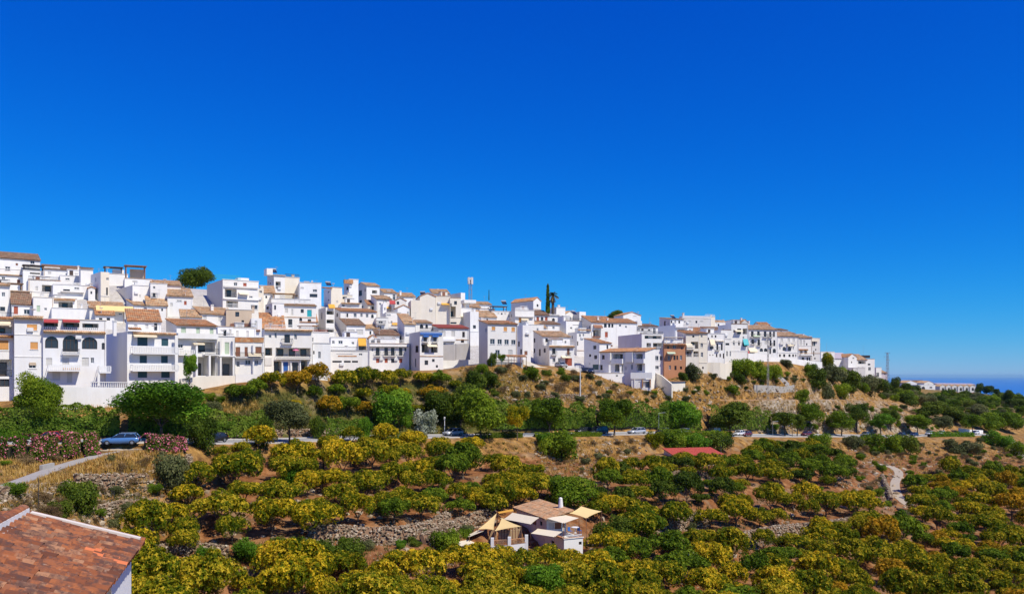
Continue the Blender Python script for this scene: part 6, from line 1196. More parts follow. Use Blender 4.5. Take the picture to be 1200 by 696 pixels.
# ------------------------------------------------------------------ road, paths, walls, rocks
M['asphalt'] = m_plain('sun bleached asphalt', (.30, .29, .275), .9, var=.15, scale=.8)
M['kerb'] = m_plain('concrete_kerb', (.50, .48, .45), .9)
M['dirt'] = m_plain('pale_track', (.42, .35, .26), .95, var=.2, scale=.9)
M['line'] = m_plain('white_road_paint', (.78, .78, .76), .7)
def m_stone():
    m, t, o = newmat('dry_stone'); a = N(t, 'ShaderNodeAttribute'); a.attribute_name = 'tint'; p = geo(t)
    c = ramp(t, a.outputs['Fac'], [(0, (.15, .105, .065)), (.4, (.28, .205, .13)), (.75, (.40, .31, .215)), (1, (.52, .44, .33))])
    c = mixc(t, ramp(t, noise(t, 3, 4, p), [(.4, (0,)*3), (.7, (.5,)*3)]), c, (.22, .17, .10)); finish(t, o, c, .95, noise(t, 14, 4, p), .5, .03, .1); return m
M['stone'] = m_stone()
def strip(name, label, edges, mat, lift=.05, kind='structure', skirt=.4):
    b = MB(); n = len(edges)
    for i in range(n - 1):
        (a0, b0), (a1, b1) = edges[i], edges[i+1]; up = Vector((0, 0, lift)); dn = Vector((0, 0, -skirt))
        b.quad(a0 + up, a1 + up, b1 + up, b0 + up); b.quad(a0 + dn, a1 + dn, a1 + up, a0 + up); b.quad(b0 + dn, b1 + dn, b1 + up, b0 + up)
    return tag(b.build(name, mat), label, None, None, kind)
def rp(px, s):
    i = (px - PX[0]) / 4.0; a = int(i); u = i - a; y = KN[a, :, 0]*(1-u) + KN[a+1, :, 0]*u; z = KN[a, :, 1]*(1-u) + KN[a+1, :, 1]*u
    Y = float(np.interp(s, np.arange(14.0), y)); return Vector(((px - 600)/F*Y, Y, float(np.interp(s, np.arange(14.0), z))))
xs = list(range(-160, 1176, 6))
strip('road', 'pale asphalt road running across the hillside below the village', [(rp(x, 6.08), rp(x, 6.92)) for x in xs], M['asphalt'], .06)
strip('kerb', 'pale concrete kerb along the valley side of the road', [(rp(x, 6.0), rp(x, 6.075)) for x in xs], M['kerb'], .19)
strip('kerb', 'pale concrete kerb along the hill side of the road', [(rp(x, 6.925), rp(x, 7.0)) for x in xs], M['kerb'], .19)
b = MB()
for x in range(-160, 1170, 9):
    a0, a1, b0, b1 = rp(x, 6.49), rp(x + 4.5, 6.49), rp(x, 6.51), rp(x + 4.5, 6.51); u = Vector((0, 0, .066)); b.quad(a0 + u, a1 + u, b1 + u, b0 + u)
tag(b.build('lane_marking', M['line']), 'broken white centre line painted on the road', None, None, 'structure')
def track(name, label, mat):
    A, w = PATHS[name]; E = []
    for i in range(len(A)):
        p = Vector(A[i]); d = Vector(A[min(i+1, len(A)-1)] - A[max(i-1, 0)]); d.z = 0; d.normalize(); nv = Vector((d.y, -d.x, 0)) * w / 2; E.append((p + nv, p - nv))
    return strip(name, label, E, mat, .05, skirt=.8)
M['pathgrey'] = m_plain('worn_concrete', (.36, .33, .29), .95, var=.2, scale=1)
track('concrete_path', 'pale concrete path climbing from the left edge to the parked blue car', M['pathgrey'])
track('stone_path', 'pale track curving down through the right hand slope', M['dirt'])
M['reddirt'] = m_plain('reddish_track', (.44, .27, .16), .95, var=.2, scale=.9)
track('slope_track', 'reddish dirt track crossing the ochre bluff below the right houses', M['reddirt'])
track('dirt_track', 'dusty track dropping away from the bend at the right edge', M['dirt'])
strip('parking_apron', 'sandy lay-by beside the road where the blue car is parked', [(G(x, 528.5 - (x - 108) * .03), rp(x, 6.0)) for x in range(96, 172, 6)], M['dirt'], .04)
ICO = [((0, 0, -1), (.72, -.53, -.45), (-.28, -.85, -.45), (-.89, 0, -.45), (-.28, .85, -.45), (.72, .53, -.45), (.28, -.85, .45), (-.72, -.53, .45), (-.72, .53, .45), (.28, .85, .45), (.89, 0, .45), (0, 0, 1)),
       ((0,1,2),(1,0,5),(0,2,3),(0,3,4),(0,4,5),(1,5,10),(2,1,6),(3,2,7),(4,3,8),(5,4,9),(1,10,6),(2,6,7),(3,7,8),(4,8,9),(5,9,10),(6,10,11),(7,6,11),(8,7,11),(9,8,11),(10,9,11))]
def stones_mesh(name, C, S, rg, mat):
    V0 = np.array(ICO[0]); F0 = np.array(ICO[1]); n = len(C)
    a = rg.random(n) * 6.28; ca, sa = np.cos(a), np.sin(a)
    V = V0[None] * (1 + .28 * rg.normal(size=(n, 12, 1))) * S[:, None, :]
    V = np.stack([V[..., 0]*ca[:, None] - V[..., 1]*sa[:, None], V[..., 0]*sa[:, None] + V[..., 1]*ca[:, None], V[..., 2]], -1) + C[:, None, :]
    Fq = (F0[None] + (np.arange(n) * 12)[:, None, None]).reshape(-1, 3)
    return np_mesh(name, V.reshape(-1, 3), Fq, {'tint': np.repeat(rg.random(n), 12)}, False, mat)
def drystone(label, pts, h, batter=.35, ssize=.17, name='dry_stone_wall'):
    """rubble wall following ground points (front foot), height h"""
    P_ = [G(*p) if not isinstance(p, Vector) else p for p in pts]; org = P_[0].copy(); rg = np.random.default_rng(int(abs(org.x) * 7 + org.y)); e = empty(name, org, 0, label, 'wall')
    C = []; cores = MB()
    for i in range(len(P_) - 1):
        p, q = P_[i] - org, P_[i+1] - org; d = q - p; L = d.length; n = int(L * h / (ssize * ssize * 2.1)); dh = Vector((d.x, d.y, 0)).normalized(); nv = Vector((-dh.y, dh.x, 0))
        if nv.dot(P_[i] + P_[i+1]) < 0: nv = -nv
        for k in range(n):
            t = rg.random(); z = rg.random() * h * (.85 + .3 * float(vnoise(np.array(t * L * .5), np.array(1.0), 3))); c = p + d * t + nv * (z * batter) + Vector((0, 0, z)); C.append(tuple(c))
        n2 = int(L / ssize * 1.6)
        for k in range(n2): t = rg.random(); c = p + d * t + nv * (h * batter + rg.random() * .5) + Vector((0, 0, h * (.92 + .1 * rg.random()))); C.append(tuple(c))
        n3 = int(L / ssize * 1.2)
        for k in range(n3): t = rg.random(); c = p + d * t - nv * (rg.random() * .9) + Vector((0, 0, .02)); w = c + org; c.z = hxy(w.x, w.y) - org.z + .03; C.append(tuple(c))
        up = Vector((0, 0, h * .96)); f = Vector((0, 0, -.8)); o_ = nv * .12
        cores.hexa([p + f + o_, q + f + o_, q + f + nv * .6, p + f + nv * .6, p + nv * (h * batter + .06) + up, q + nv * (h * batter + .06) + up, q + nv * (h * batter + .6) + up, p + nv * (h * batter + .6) + up])
    C = np.array(C); n = len(C); S = ssize * (.45 + .75 * rg.random((n, 1))) * np.stack([.8 + .5 * rg.random(n), .8 + .4 * rg.random(n), .5 + .35 * rg.random(n)], 1)
    o = link('stones', stones_mesh('rubble_stones', C, S, rg, M['stone']), e); tag(o, None, None, None, 'stuff')
    link('earth_fill', cores.mesh('earth_core', M['earth']), e); return e
M['earth'] = m_plain('red_earth', (.24, .14, .08), .95, var=.3, scale=1)
drystone('tall rubble retaining wall under the concrete path at lower left', [(98, 578), (125, 577), (155, 576), (178, 576)], 2.1)
drystone('rubble wall below the concrete path near the tiled roof', [(-10, 592), (20, 586), (48, 581), (72, 578), (97, 577)], 1.2, .5)
drystone('low broken rubble wall right of the dusty bush', [(112, 606), (140, 598), (172, 596), (190, 594)], 1.0, .5)
drystone('ruined stone pier at the end of the rubble wall', [(212, 566), (222, 552), (228, 546)], 1.6, .3)
drystone('long pale rubble wall in the middle left grove', [(362, 637), (400, 636), (440, 638), (480, 636), (512, 628), (535, 616)], 1.9, .6)
drystone('rubble wall on the lower terrace near the tiled roof corner', [(165, 658), (200, 652), (240, 652), (268, 655)], 1.3, .5)
drystone('curved dry stone terrace wall right of the villa', [(768, 625), (790, 622), (815, 619), (832, 612)], 1.9, .4)
drystone('long rubble wall across the lower right grove', [(880, 640), (920, 632), (960, 628), (1000, 622), (1026, 614)], 2.0, .6)
drystone('short rubble bank below the dark grove', [(760, 560), (800, 558), (840, 560)], 1.0, .5)
drystone('stone edging beside the curve of the track', [(1030, 560), (1036, 574), (1040, 588)], 1.0, .5)
drystone('low stone wall on the hill side of the road left of the clipped tree', [rp(x, 7.12) for x in range(236, 336, 8)], .9, .12, .18)
drystone('low stone wall on the hill side of the road right of the clipped tree', [rp(x, 7.12) for x in range(340, 420, 8)], .9, .12, .18)
drystone('dry stone revetment on the bank above the ivy wall', [(640, 470), (665, 468), (690, 469)], 1.2, .4)
drystone('rubble bank behind the villa terrace', [(505, 640), (530, 626), (556, 616), (585, 604)], 1.4, .7)
# loose rocks and pale outcrops
def rocks(label, poly, n, seed, s0, s1, name='loose_rocks'):
    g = random.Random(seed); rg = np.random.default_rng(seed); C = []; xs_ = [p[0] for p in poly]; ys_ = [p[1] for p in poly]
    while len(C) < n:
        px = g.uniform(min(xs_), max(xs_)); py = g.uniform(min(ys_), max(ys_))
        if inside(px, py, poly): Y = gp(px, py, 0, 60); C.append(((px-600)/F*Y, Y, hgt(px, Y)))
    C = np.array(C); S = (s0 + (s1 - s0) * rg.random((n, 1)) ** 3) * np.stack([.8 + .6*rg.random(n), .8 + .4*rg.random(n), .5 + .5*rg.random(n)], 1)
    tag(link(name, stones_mesh(name, C, S, rg, M['stone'])), label, None, None, 'stuff')
rocks('pale limestone boulders and ledges of the rock cut behind the road', [(868, 488), (960, 480), (1062, 480), (1075, 500), (1060, 506), (870, 507)], 700, 51, .2, 1.1, 'limestone_rocks')
rocks('scattered stones on the dry slope under the houses', [(540, 430), (700, 442), (960, 440), (1050, 470), (880, 484), (560, 470)], 1400, 52, .08, .6)
rocks('scattered stones between the orchard trees', [(150, 660), (230, 560), (620, 545), (900, 540), (1200, 560), (1200, 690), (150, 690)], 2600, 53, .06, .45)
rocks('stones littering the slope right of the track', [(960, 525), (1200, 518), (1200, 556), (1040, 600), (960, 560)], 900, 54, .08, .7)
rocks('stones littering the bare slope below the cars', [(620, 516), (770, 514), (700, 590), (640, 560)], 700, 55, .06, .5)
rocks('stones and rubble around the lower left walls', [(0, 600), (60, 560), (230, 540), (240, 580), (150, 630)], 800, 56, .06, .4)
def wallp(label, pts, th=.3, mat='white', name='garden_wall', Y=None, dn=1.5, cap=None):
    """(px, py top, py base) polyline wall"""
    Q = []
    for i, (px, a, c) in enumerate(pts):
        y = gp(px, c) if Y is None else (Y[i] if isinstance(Y, (list, tuple)) else Y); Q.append((P(px, c, y), P(px, a, y).z))
    o = Q[0][0].copy(); e = empty(name, o, 0, label, 'wall'); m = MB(); cp = MB()
    for i in range(len(Q) - 1):
        (p, zt), (q, zu) = Q[i], Q[i+1]; d = (q - p); d.z = 0; d.normalize(); nv = Vector((-d.y, d.x, 0)) * th
        if nv.dot(p + q) < 0: nv = -nv
        a, c = p - o, q - o; A = Vector((a.x, a.y, zt - o.z)); B = Vector((c.x, c.y, zu - o.z)); dv = Vector((0, 0, -dn))
        m.hexa([a + dv, c + dv, c + dv + nv, a + dv + nv, A, B, B + nv, A + nv])
        if cap: k = nv * .15; u = Vector((0, 0, .07)); v = Vector((0, 0, .004)); cp.hexa([A - k + v, B - k + v, B + nv + k + v, A + nv + k + v, A - k + u, B - k + u, B + nv + k + u, A + nv + k + u])
    m.build('wall', M[mat], e)
    if cap: cp.build('coping', M[cap], e)
    return e, Q, o
def balustrade(e, Q, o, i0=0, i1=None, h=.8):
    m = MB()
    for i in range(i0, (i1 or len(Q) - 1)):
        (p, zt), (q, zu) = Q[i], Q[i+1]; L = (q - p).length; n = max(2, int(L / .28)); A = Vector((p.x, p.y, zt)) - o; B = Vector((q.x, q.y, zu)) - o; d = (B - A).normalized(); nv = Vector((-d.y, d.x, 0)) * .2
        if nv.y < 0: nv = -nv
        for k in range(n + 1): c = A.lerp(B, k / n) + nv * .5; m.lathe([(.05, .0), (.09, h*.25), (.05, h*.5), (.06, h*.75), (.07, h - .09)], 6, tuple(c))
        u0 = Vector((0, 0, h - .1)); u1 = Vector((0, 0, h)); m.hexa([A + u0, B + u0, B + u0 + nv, A + u0 + nv, A + u1, B + u1, B + u1 + nv, A + u1 + nv])
    m.build('balustrade', M['white'], e)
e, Q, o = wallp('white terrace wall with balustrade below the arched house', [(50, 452, 469), (70, 453, 469), (90, 453.5, 469), (107, 453.5, 469), (150, 454, 469)], .3, Y=[119.5, 120.5, 121.5, 122.5, 125.5]); balustrade(e, Q, o, 3)
wallp('cream retaining wall under the pillared terraces', [(212, 444, 462), (236, 441, 459), (262, 440, 455), (276, 440, 452)], .4, 'cream', Y=[134.5, 138, 142.5, 145])
wallp('low white wall under the brown balcony doors and blue door', [(276, 438.5, 450), (310, 438.5, 447), (345, 438, 446), (366, 433, 444), (384, 428, 442)], .3, Y=[144.8, 147, 153, 157, 160.5])
wallp('long white retaining wall sloping down under the hotel front', [(903, 418.5, 425), (922, 419, 427), (940, 421.5, 430), (955, 423.5, 433), (963.5, 424, 434)], .4, Y=[263, 272, 281, 289, 295])
wallp('white retaining wall below the white parasols', [(877, 414, 425), (890, 414.6, 425), (903, 416, 425)], .4, Y=[257, 260, 263])
e, Q, o = wallp('curved cream ruin wall below the cream awning house', [(828.5, 425, 435), (836, 424.5, 436), (844, 425, 437), (850, 426.5, 438), (854, 424, 438), (858, 424, 434)], .5, 'cream', 'ruined_wall', Y=[236, 236, 236.4, 237.5, 239, 243])
wallp('long low grey concrete wall on the ochre slope', [(884, 451, 459), (905, 451.5, 460), (918, 453, 460), (931, 451, 459)], .4, 'concrete', Y=[gp(x, 460) for x in (884, 905, 918, 931)], dn=2)
wallp('dark slanting stair wall above the concrete wall', [(909, 436, 441), (916, 441, 447), (925, 449, 456)], .4, 'grey', Y=[gp(909, 441), gp(916, 447), gp(925, 456)], dn=2)
wallp('cream block enclosure below the brick front', [(787.5, 447, 459), (803, 446.5, 458)], 3.0, 'cream', 'wall_enclosure', cap='tile')
wallp('slanting cream stair wall left of the enclosure', [(766, 436, 445), (775, 440, 452), (787, 450, 459)], .4, 'cream', 'stair_wall', Y=[218, 215, 212.5])
wallp('grey garden wall beside the big square house', [(517, 404, 414), (532, 403.5, 414.5), (534, 404, 414.5)], .4, 'grey', Y=[192, 193, 193.5])
wallp('dark grey garden wall joining the big square house', [(534.5, 403, 414), (551, 402.5, 414)], .4, 'grey', Y=[194.5, 199])
wallp('pale sloping parapet between the square house and the parking', [(613.5, 421.5, 425), (624, 425.5, 430), (634, 429.5, 434), (646, 431, 435)], .5, 'cream', Y=[196, 199, 203, 206])
wallp('low pale wall in front of the parked cars below the garage door', [(660, 431.5, 434.5), (672, 430.8, 435), (680, 432, 437)], .4, 'cream', Y=[207, 207.5, 208])
wallp('white gate pier and wall left of the dark cars', [(674.5, 428, 438), (679, 428, 438)], .5, 'white', 'gate_pier', Y=208)
wallp('concrete base wall under the terrace of the square house', [(571, 423, 430), (592, 424, 429.5), (613, 425, 430)], .4, 'concrete', Y=[189.5, 190.5, 193])
wallp('red brown boundary wall beneath the far terrace row', [(1094, 459, 464), (1120, 459.6, 466), (1143, 460, 468)], .5, 'red', Y=[700, 690, 690])
wallp('pale parking forecourt wall beyond the bend', [(1124, 501, 507), (1136, 503, 508), (1152, 504, 508)], .4, 'white')
wallp('small pale block left of the oleanders on the path', [(50, 545, 551), (64, 542, 548)], .4, 'concrete', 'concrete_block')
# pergola terrace of the square house with green mesh fence
e = empty('terrace_fence', P(576, 427, 188.6), R(20), 'green mesh fence round the terrace of the square house', 'fence'); m = MB()
for i in range(16): m.box(i*.3, i*.3 + .02, 0, .02, 0, 1.3)
for k in range(7): m.box(0, 4.7, .022, .03, .1 + k*.19, .12 + k*.19)
m.build('mesh_panel', M['teal'], e)
for x in (-.06, 2.3, 4.74): q = MB(); q.box(x, x + .06, -.02, .06, -.8, 1.4); q.build('post', M['teal'], e)
e = empty('terrace_pergola', P(595, 427, 190), R(20), 'orange tiled pergola at the foot of the square house', 'pergola'); m = MB()
roof_sheet(m, Vector((0, 0, 1.75)), Vector((4.6, 0, 0)), Vector((0, 1.8, .4))); m.build('roof', M['tile'], e)
for x in (.1, 1.5, 3.0, 4.4): q = MB(); q.box(x, x + .12, .05, .17, -.8, 1.7); q.build('post', M['wood'], e)
pbush(577, 426, 413, 14, 'dark green bush against the left wall of the square house', 'dark', Y=189.5)
pbush(588, 423, 415, 10, 'small green bush under the lower windows of the square house', 'mid', Y=191)
# ---- masts, poles, lamps
def lattice(name, label, px, pb, pt, Y, w0, w1, arms=(), heads=0, mat='steel', cat='pylon'):
    p = P(px, pb, Y); H = (pb - pt) * Y / F; e = empty(name, p, R(20), label, cat); m = MB(); n = max(5, int(H / 1.3)); r = .085
    r = min(r, w0 * .075)
    wz = lambda t: w0 + (w1 - w0) * t
    for a, c in ((-1, -1), (1, -1), (1, 1), (-1, 1)): m.tube((a*w0/2, c*w0/2, -1), (a*w1/2, c*w1/2, H), r, r * .8, 4)
    for i in range(n):
        t0, t1 = i / n, (i + 1) / n; z0, z1 = t0 * H, t1 * H; a0, a1 = wz(t0)/2, wz(t1)/2; s = 1 if i % 2 else -1
        for d in range(4):
            c0 = [(-1,-1),(1,-1),(1,1),(-1,1)][d]; c1 = [(1,-1),(1,1),(-1,1),(-1,-1)][d]
            if s > 0: c0, c1 = c1, c0
            m.tube((c0[0]*a0, c0[1]*a0, z0), (c1[0]*a1, c1[1]*a1, z1), r * .6, n=3, cap=False)
    m.build('lattice', M[mat], e)
    for (z, l, rr) in arms:
        q = MB(); q.box(-l, rr, -.08, .08, H - z - .1, H - z); o = q.build('cross_arm', M[mat], e)
        for x in (-l + .1, rr - .1):
            if abs(x) > .4: q = MB(); q.tube((x, 0, H - z - .5), (x, 0, H - z - .102), .07, .07, 6); q.build('insulator', M['teal'], o)
    for k in range(heads):
        a = 2 * math.pi * k / heads; q = MB(); c, s = math.cos(a) * .7, math.sin(a) * .7; q.box(c - .16, c + .16, s - .16, s + .16, H - 1.6, H + .5); q.build('antenna_panel', M['greyl'], e)
        q = MB(); q.tube((0, 0, H - .4), (c * .75, s * .75, H - .4), .05, n=4); q.tube((0, 0, H - 1.4), (c * .75, s * .75, H - 1.4), .05, n=4); q.build('bracket', M[mat], e)
    return e
lattice('mobile_mast', 'lattice mobile phone mast on the skyline', 551.2, 358, 327, 268, .9, .7, heads=5, cat='mast')
lattice('power_pylon', 'tall lattice power pylon at the right end of the village', 1040, 472, 413, 385, 1.5, .5, arms=[(.0, 1.4, 1.4), (1.8, 2.0, .4), (3.2, .4, 1.4)])
lattice('power_pole', 'slim pale lattice pole in front of the turquoise awning block', 900, 469, 392, gp(900, 469), .5, .22, arms=[(.1, .8, .8)], mat='concrete')
def pole(name, label, px, pb, pt, r, mat, kind=None, Y=None, cat='pole'):
    Y = gp(px, pb) if Y is None else Y; p = P(px, pb, Y); H = (pb - pt) * Y / F; e = empty(name, p, 0, label, cat); m = MB()
    m.tube((0, 0, -.5), (0, 0, H), r, r * .7, 8); m.build('post', M[mat], e)
    if kind == 'globe': q = MB(); q.lathe([(.04, H), (.2, H + .1), (.28, H + .3), (.2, H + .48), (.02, H + .56)], 10); q.build('lamp_globe', M['white_paint'], e)
    if kind == 'arm': q = MB(); q.tube((0, 0, H), (1.1, 0, H + .15), .04, n=5); q.box(.9, 1.5, -.12, .12, H + .08, H + .2); q.build('lamp_head', M['steel'], e)
    if kind == 'cap': q = MB(); q.lathe([(.1, H), (.16, H + .05), (.18, H + .4), (.24, H + .42), (.02, H + .6)], 8); q.build('lantern', M['greyl'], e)
    if kind == 'cross': q = MB(); q.box(-.6, .6, -.06, .06, H - .3, H - .2); q.build('cross_arm', M[mat], e)
    return e
pole('utility_pole', 'white concrete utility pole on the dry slope', 680, 467, 428, .16, 'greyl', 'cross')
pole('street_lamp', 'white bollard lamp beside the silver leaved bush', 521, 510, 492, .08, 'white_paint', 'cap', cat='street lamp')
pole('street_lamp', 'left lamp post with white globe before the umbrella trees', 924.5, 512, 500, .07, 'greyl', 'globe', cat='street lamp')
pole('street_lamp', 'right lamp post with white globe before the umbrella trees', 928.5, 512, 498, .07, 'iron', 'globe', cat='street lamp')
pole('street_lamp', 'thin lamp post left of the globe lamps', 905.5, 511, 494, .06, 'steel', 'arm', cat='street lamp')
pole('street_lamp', 'small lamp on a post before the ivy at far left', 88, 512, 494, .07, 'wood', 'cap', cat='street lamp')
pole('street_lamp', 'curved arm lamp above the red shed', 845, 531, 516, .06, 'greyl', 'arm', cat='street lamp')
pole('street_lamp', 'thin lamp post in the ivy right of the pale car', 772, 508, 484, .06, 'steel', 'arm', cat='street lamp')
pole('fence_post', 'left dark metal post on the rubble terrace', 131, 588, 574, .05, 'iron', cat='post')
pole('fence_post', 'right dark metal post on the rubble terrace', 133.6, 588, 575, .05, 'iron', cat='post')
pole('fence_post', 'rusty pole rising behind the tiled roof', 45, 600, 560, .04, 'iron', cat='post')
# guard rail below the road
def guard(label, s, a, c):
    p0 = rp(a, s); e = empty('guard_rail', p0, 0, label, 'guard rail'); m = MB(); xs_ = np.linspace(a, c, max(3, int((c - a) / 9)))
    for i in range(len(xs_) - 1): A = rp(xs_[i], s) - p0; B = rp(xs_[i+1], s) - p0; m.hexa([A + Vector((0,-.03,.45)), B + Vector((0,-.03,.45)), B + Vector((0,.03,.45)), A + Vector((0,.03,.45)), A + Vector((0,-.03,.75)), B + Vector((0,-.03,.75)), B + Vector((0,.03,.75)), A + Vector((0,.03,.75))])
    m.build('rail', M['steel'], e)
    for x in xs_: A = rp(x, s) - p0; q = MB(); q.box(A.x - .06, A.x + .06, A.y + .035, A.y + .15, A.z - .5, A.z + .7); q.build('post', M['steel'], e)
guard('grey guard rail on the valley side of the road right of the umbrella trees', 6.02, 1020, 1056)
guard('grey guard rail between the domed tree and the yellowing tree', 6.02, 575, 628)
# ---- cars
PAINT = {}
def paint(n, c): PAINT[n] = m_plain('car_paint_' + n, c, .25, .2, .6, .03); return PAINT[n]
for n, c in (('sky_blue', (.09, .22, .46)), ('silver', (.48, .50, .52)), ('white', (.75, .75, .75)), ('black', (.02, .022, .025)), ('dark_blue', (.02, .04, .10)), ('red', (.38, .03, .03)), ('grey', (.16, .17, .18)), ('maroon', (.14, .03, .04))): paint(n, c)
M['tyre'] = m_plain('tyre_rubber', (.02, .02, .02), .9); M['lamp'] = m_plain('headlight_glass', (.7, .72, .74), .15); M['tail'] = m_plain('tail_light', (.45, .02, .02), .3)
M['carglass'] = m_plain('car_glass', (.02, .026, .032), .06, 0, .7)
def car_meshes(kind):
    L = {'wagon': 2.3, 'hatch': 2.0, 'van': 2.3}[kind]; hr = {'wagon': 1.48, 'hatch': 1.46, 'van': 1.85}[kind]; b = MB()
    st = [(-L, .42, .66, .66), (-L + .12, .30, .78, .80), (-L + .7, .24, .88, .87), (-.6, .22, .95, .89), (.8, .22, .98, .89), (L - .5, .24, 1.0, .87), (L - .1, .32, .95, .80), (L, .45, .85, .70)]
    n = 10; k = 0
    for (x, z0, z1, w) in st:
        c = [(w * .82, z0), (w, z0 + .12), (w * 1.02, (z0 + z1) / 2), (w * .97, z1 - .1), (w * .84, z1)]
        for (y, z) in c: b.v.append((x, y, z))
        for (y, z) in reversed(c): b.v.append((x, -y, z))
    for j in range(len(st) - 1):
        for i in range(n): b.f.append((j*n + i, j*n + (i+1) % n, (j+1)*n + (i+1) % n, (j+1)*n + i)); b.m.append(0)
    b.f.append(tuple(range(n))); b.m.append(0); b.f.append(tuple(reversed(range(n*(len(st)-1), n*len(st))))); b.m.append(0)
    x0, x1, x2, x3 = {'wagon': (-1.0, -.2, 1.75, 2.15), 'hatch': (-.95, -.2, 1.2, 1.85), 'van': (-1.35, -.75, 1.95, 2.2)}[kind]
    r = .66; w = .80; zb = .93
    # roof and pillars
    b.hexa([(x1 - .02, -r, hr - .05), (x2 + .02, -r, hr - .05), (x2 + .02, r, hr - .05), (x1 - .02, r, hr - .05), (x1 + .1, -r*.92, hr), (x2 - .1, -r*.92, hr), (x2 - .1, r*.92, hr), (x1 + .1, r*.92, hr)])
    for s in (-1, 1):
        for (xa, xb) in ((x0, x1), ((x0+x3)/2 - .05, (x1+x2)/2 - .1), (x3, x2)): b.tube((xa, s*w, zb), (xb, s*r, hr - .05), .045, n=4)
    me = {'body': b.mesh('car_body', PAINT['silver'], True)}
    def gl(*p): q = MB(); q.quad(*p); return q.mesh('car_window', M['carglass'])
    me['windscreen'] = gl((x0 + .05, -w + .06, zb), (x0 + .05, w - .06, zb), (x1, r - .04, hr - .06), (x1, -r + .04, hr - .06))
    me['rear_window'] = gl((x3 - .02, -w + .06, zb), (x3 - .02, w - .06, zb), (x2, r - .04, hr - .06), (x2, -r + .04, hr - .06))
    xm, xn = (x0+x3)/2 - .05, (x1+x2)/2 - .1
    me['side'] = [gl((x0 + .1, s*(w - .01), zb), (xm - .04, s*(w - .01), zb), (xn - .04, s*(r + .005), hr - .06), (x1 + .06, s*(r + .005), hr - .06)) for s in (-1, 1)] + [gl((xm + .04, s*(w - .01), zb), (x3 - .08, s*(w - .01), zb), (x2 - .04, s*(r + .005), hr - .06), (xn + .04, s*(r + .005), hr - .06)) for s in (-1, 1)]
    me['L'] = L; return me
q = MB()
for s in (-1,): q.lathe([(.20, -.1), (.31, -.1), (.33, -.05), (.33, .05), (.31, .1), (.20, .1)], 16)
TYRE = q.mesh('tyre', M['tyre'], True); q = MB(); q.lathe([(.01, .07), (.1, .085), (.2, .07), (.2, -.07), (.01, -.07)], 12); RIM = q.mesh('rim', M['steel'])
q = MB(); q.hexa([(-.08, -.2, -.07), (.08, -.2, -.07), (.08, .2, -.07), (-.08, .2, -.07), (-.02, -.2, .07), (.08, -.2, .07), (.08, .2, .07), (-.02, .2, .07)]); HEAD = q.mesh('headlight', M['lamp'])
q = MB(); q.box(-.05, .05, -.13, .13, -.13, .13); TAIL = q.mesh('tail_light', M['tail'])
CARM = {k: car_meshes(k) for k in ('wagon', 'hatch', 'van')}
def car(kind, color, loc, rz, label, rails=False):
    me = CARM[kind]; e = empty('parked_car', loc, rz, label, 'car', 'cars parked along the road and houses'); L = me['L']
    link('body', me['body'], e, PAINT[color]); link('windscreen', me['windscreen'], e); link('rear_window', me['rear_window'], e)
    for s in me['side']: link('side_window', s, e)
    for x in (-L + .82, L - .82):
        for y in (-.82, .82):
            w = link('wheel', TYRE, e, None, (x, y, .33)); w.rotation_euler = (R(90), 0, 0); r = link('rim', RIM, w)
    for y in (-.6, .6): link('headlight', HEAD, e, None, (-L + .1, y, .68)); link('tail_light', TAIL, e, None, (L - .06, y, .82))
    if rails:
        for y in (-.6, .6): q = MB(); q.tube((-.1, y, 1.53), (1.7, y, 1.53), .025, n=4); q.box(-.1, -.04, y - .02, y + .02, 1.46, 1.53); q.box(1.64, 1.7, y - .02, y + .02, 1.46, 1.53); q.build('roof_rail', M['steel'], e)
    return e
def roadcar(kind, color, px, s, label, flip=False, **k):
    p = rp(px, s); d = rp(px + 6, s) - rp(px - 6, s); rz = math.atan2(d.y, d.x) + (math.pi if flip else 0); p.z += .07; return car(kind, color, p, rz, label, **k)
p = G(146, 526); p = rp(146, 5.95); d = rp(152, 5.95) - rp(140, 5.95)
car('wagon', 'sky_blue', p + Vector((0, -1.0, .1)), math.atan2(d.y, d.x) * .5, 'sky blue estate car with roof rails parked on the sandy lay-by', True)
roadcar('hatch', 'red', 57, 6.4, 'red car half hidden behind the pink oleanders')
roadcar('hatch', 'black', 251, 6.25, 'dark car just visible behind the column shaped shrub')
roadcar('hatch', 'silver', 531, 6.6, 'silver car in deep shade left of the domed tree')
roadcar('hatch', 'black', 684, 6.7, 'low black car at the far side of the road left of the dark van')
roadcar('van', 'black', 701, 6.2, 'black van parked under the round street tree')
roadcar('wagon', 'silver', 746, 6.2, 'silver estate car in full sun between two street trees')
roadcar('hatch', 'black', 777, 6.2, 'black car beside the left end of the green bushes')
roadcar('hatch', 'grey', 801, 6.3, 'grey car behind the bright green bushy tree')
roadcar('van', 'black', 836, 6.2, 'black van left of the dense dark round tree')
roadcar('hatch', 'white', 866, 6.2, 'white car under the dense dark round tree')
roadcar('hatch', 'maroon', 874, 6.1, 'maroon car right of the dense dark round tree')
roadcar('hatch', 'maroon', 945, 6.3, 'maroon car in front of the pale rock face')
roadcar('hatch', 'grey', 1014, 6.5, 'grey car left of the perfectly round tree')
roadcar('hatch', 'black', 1056, 6.3, 'black car right of the perfectly round tree')
roadcar('hatch', 'dark_blue', 1071, 6.2, 'dark blue car under the flat topped street tree')
roadcar('hatch', 'silver', 1089, 6.6, 'silver car behind the clipped hedge')
roadcar('hatch', 'white', 1103, 6.6, 'white car beneath the half bare tree')
roadcar('hatch', 'white', 1143, 6.7, 'white car on the forecourt at the bend')
car('hatch', 'silver', P(657.5, 431, 209) + Vector((0, 0, 0)), R(115), 'silver car parked before the red brown garage door')
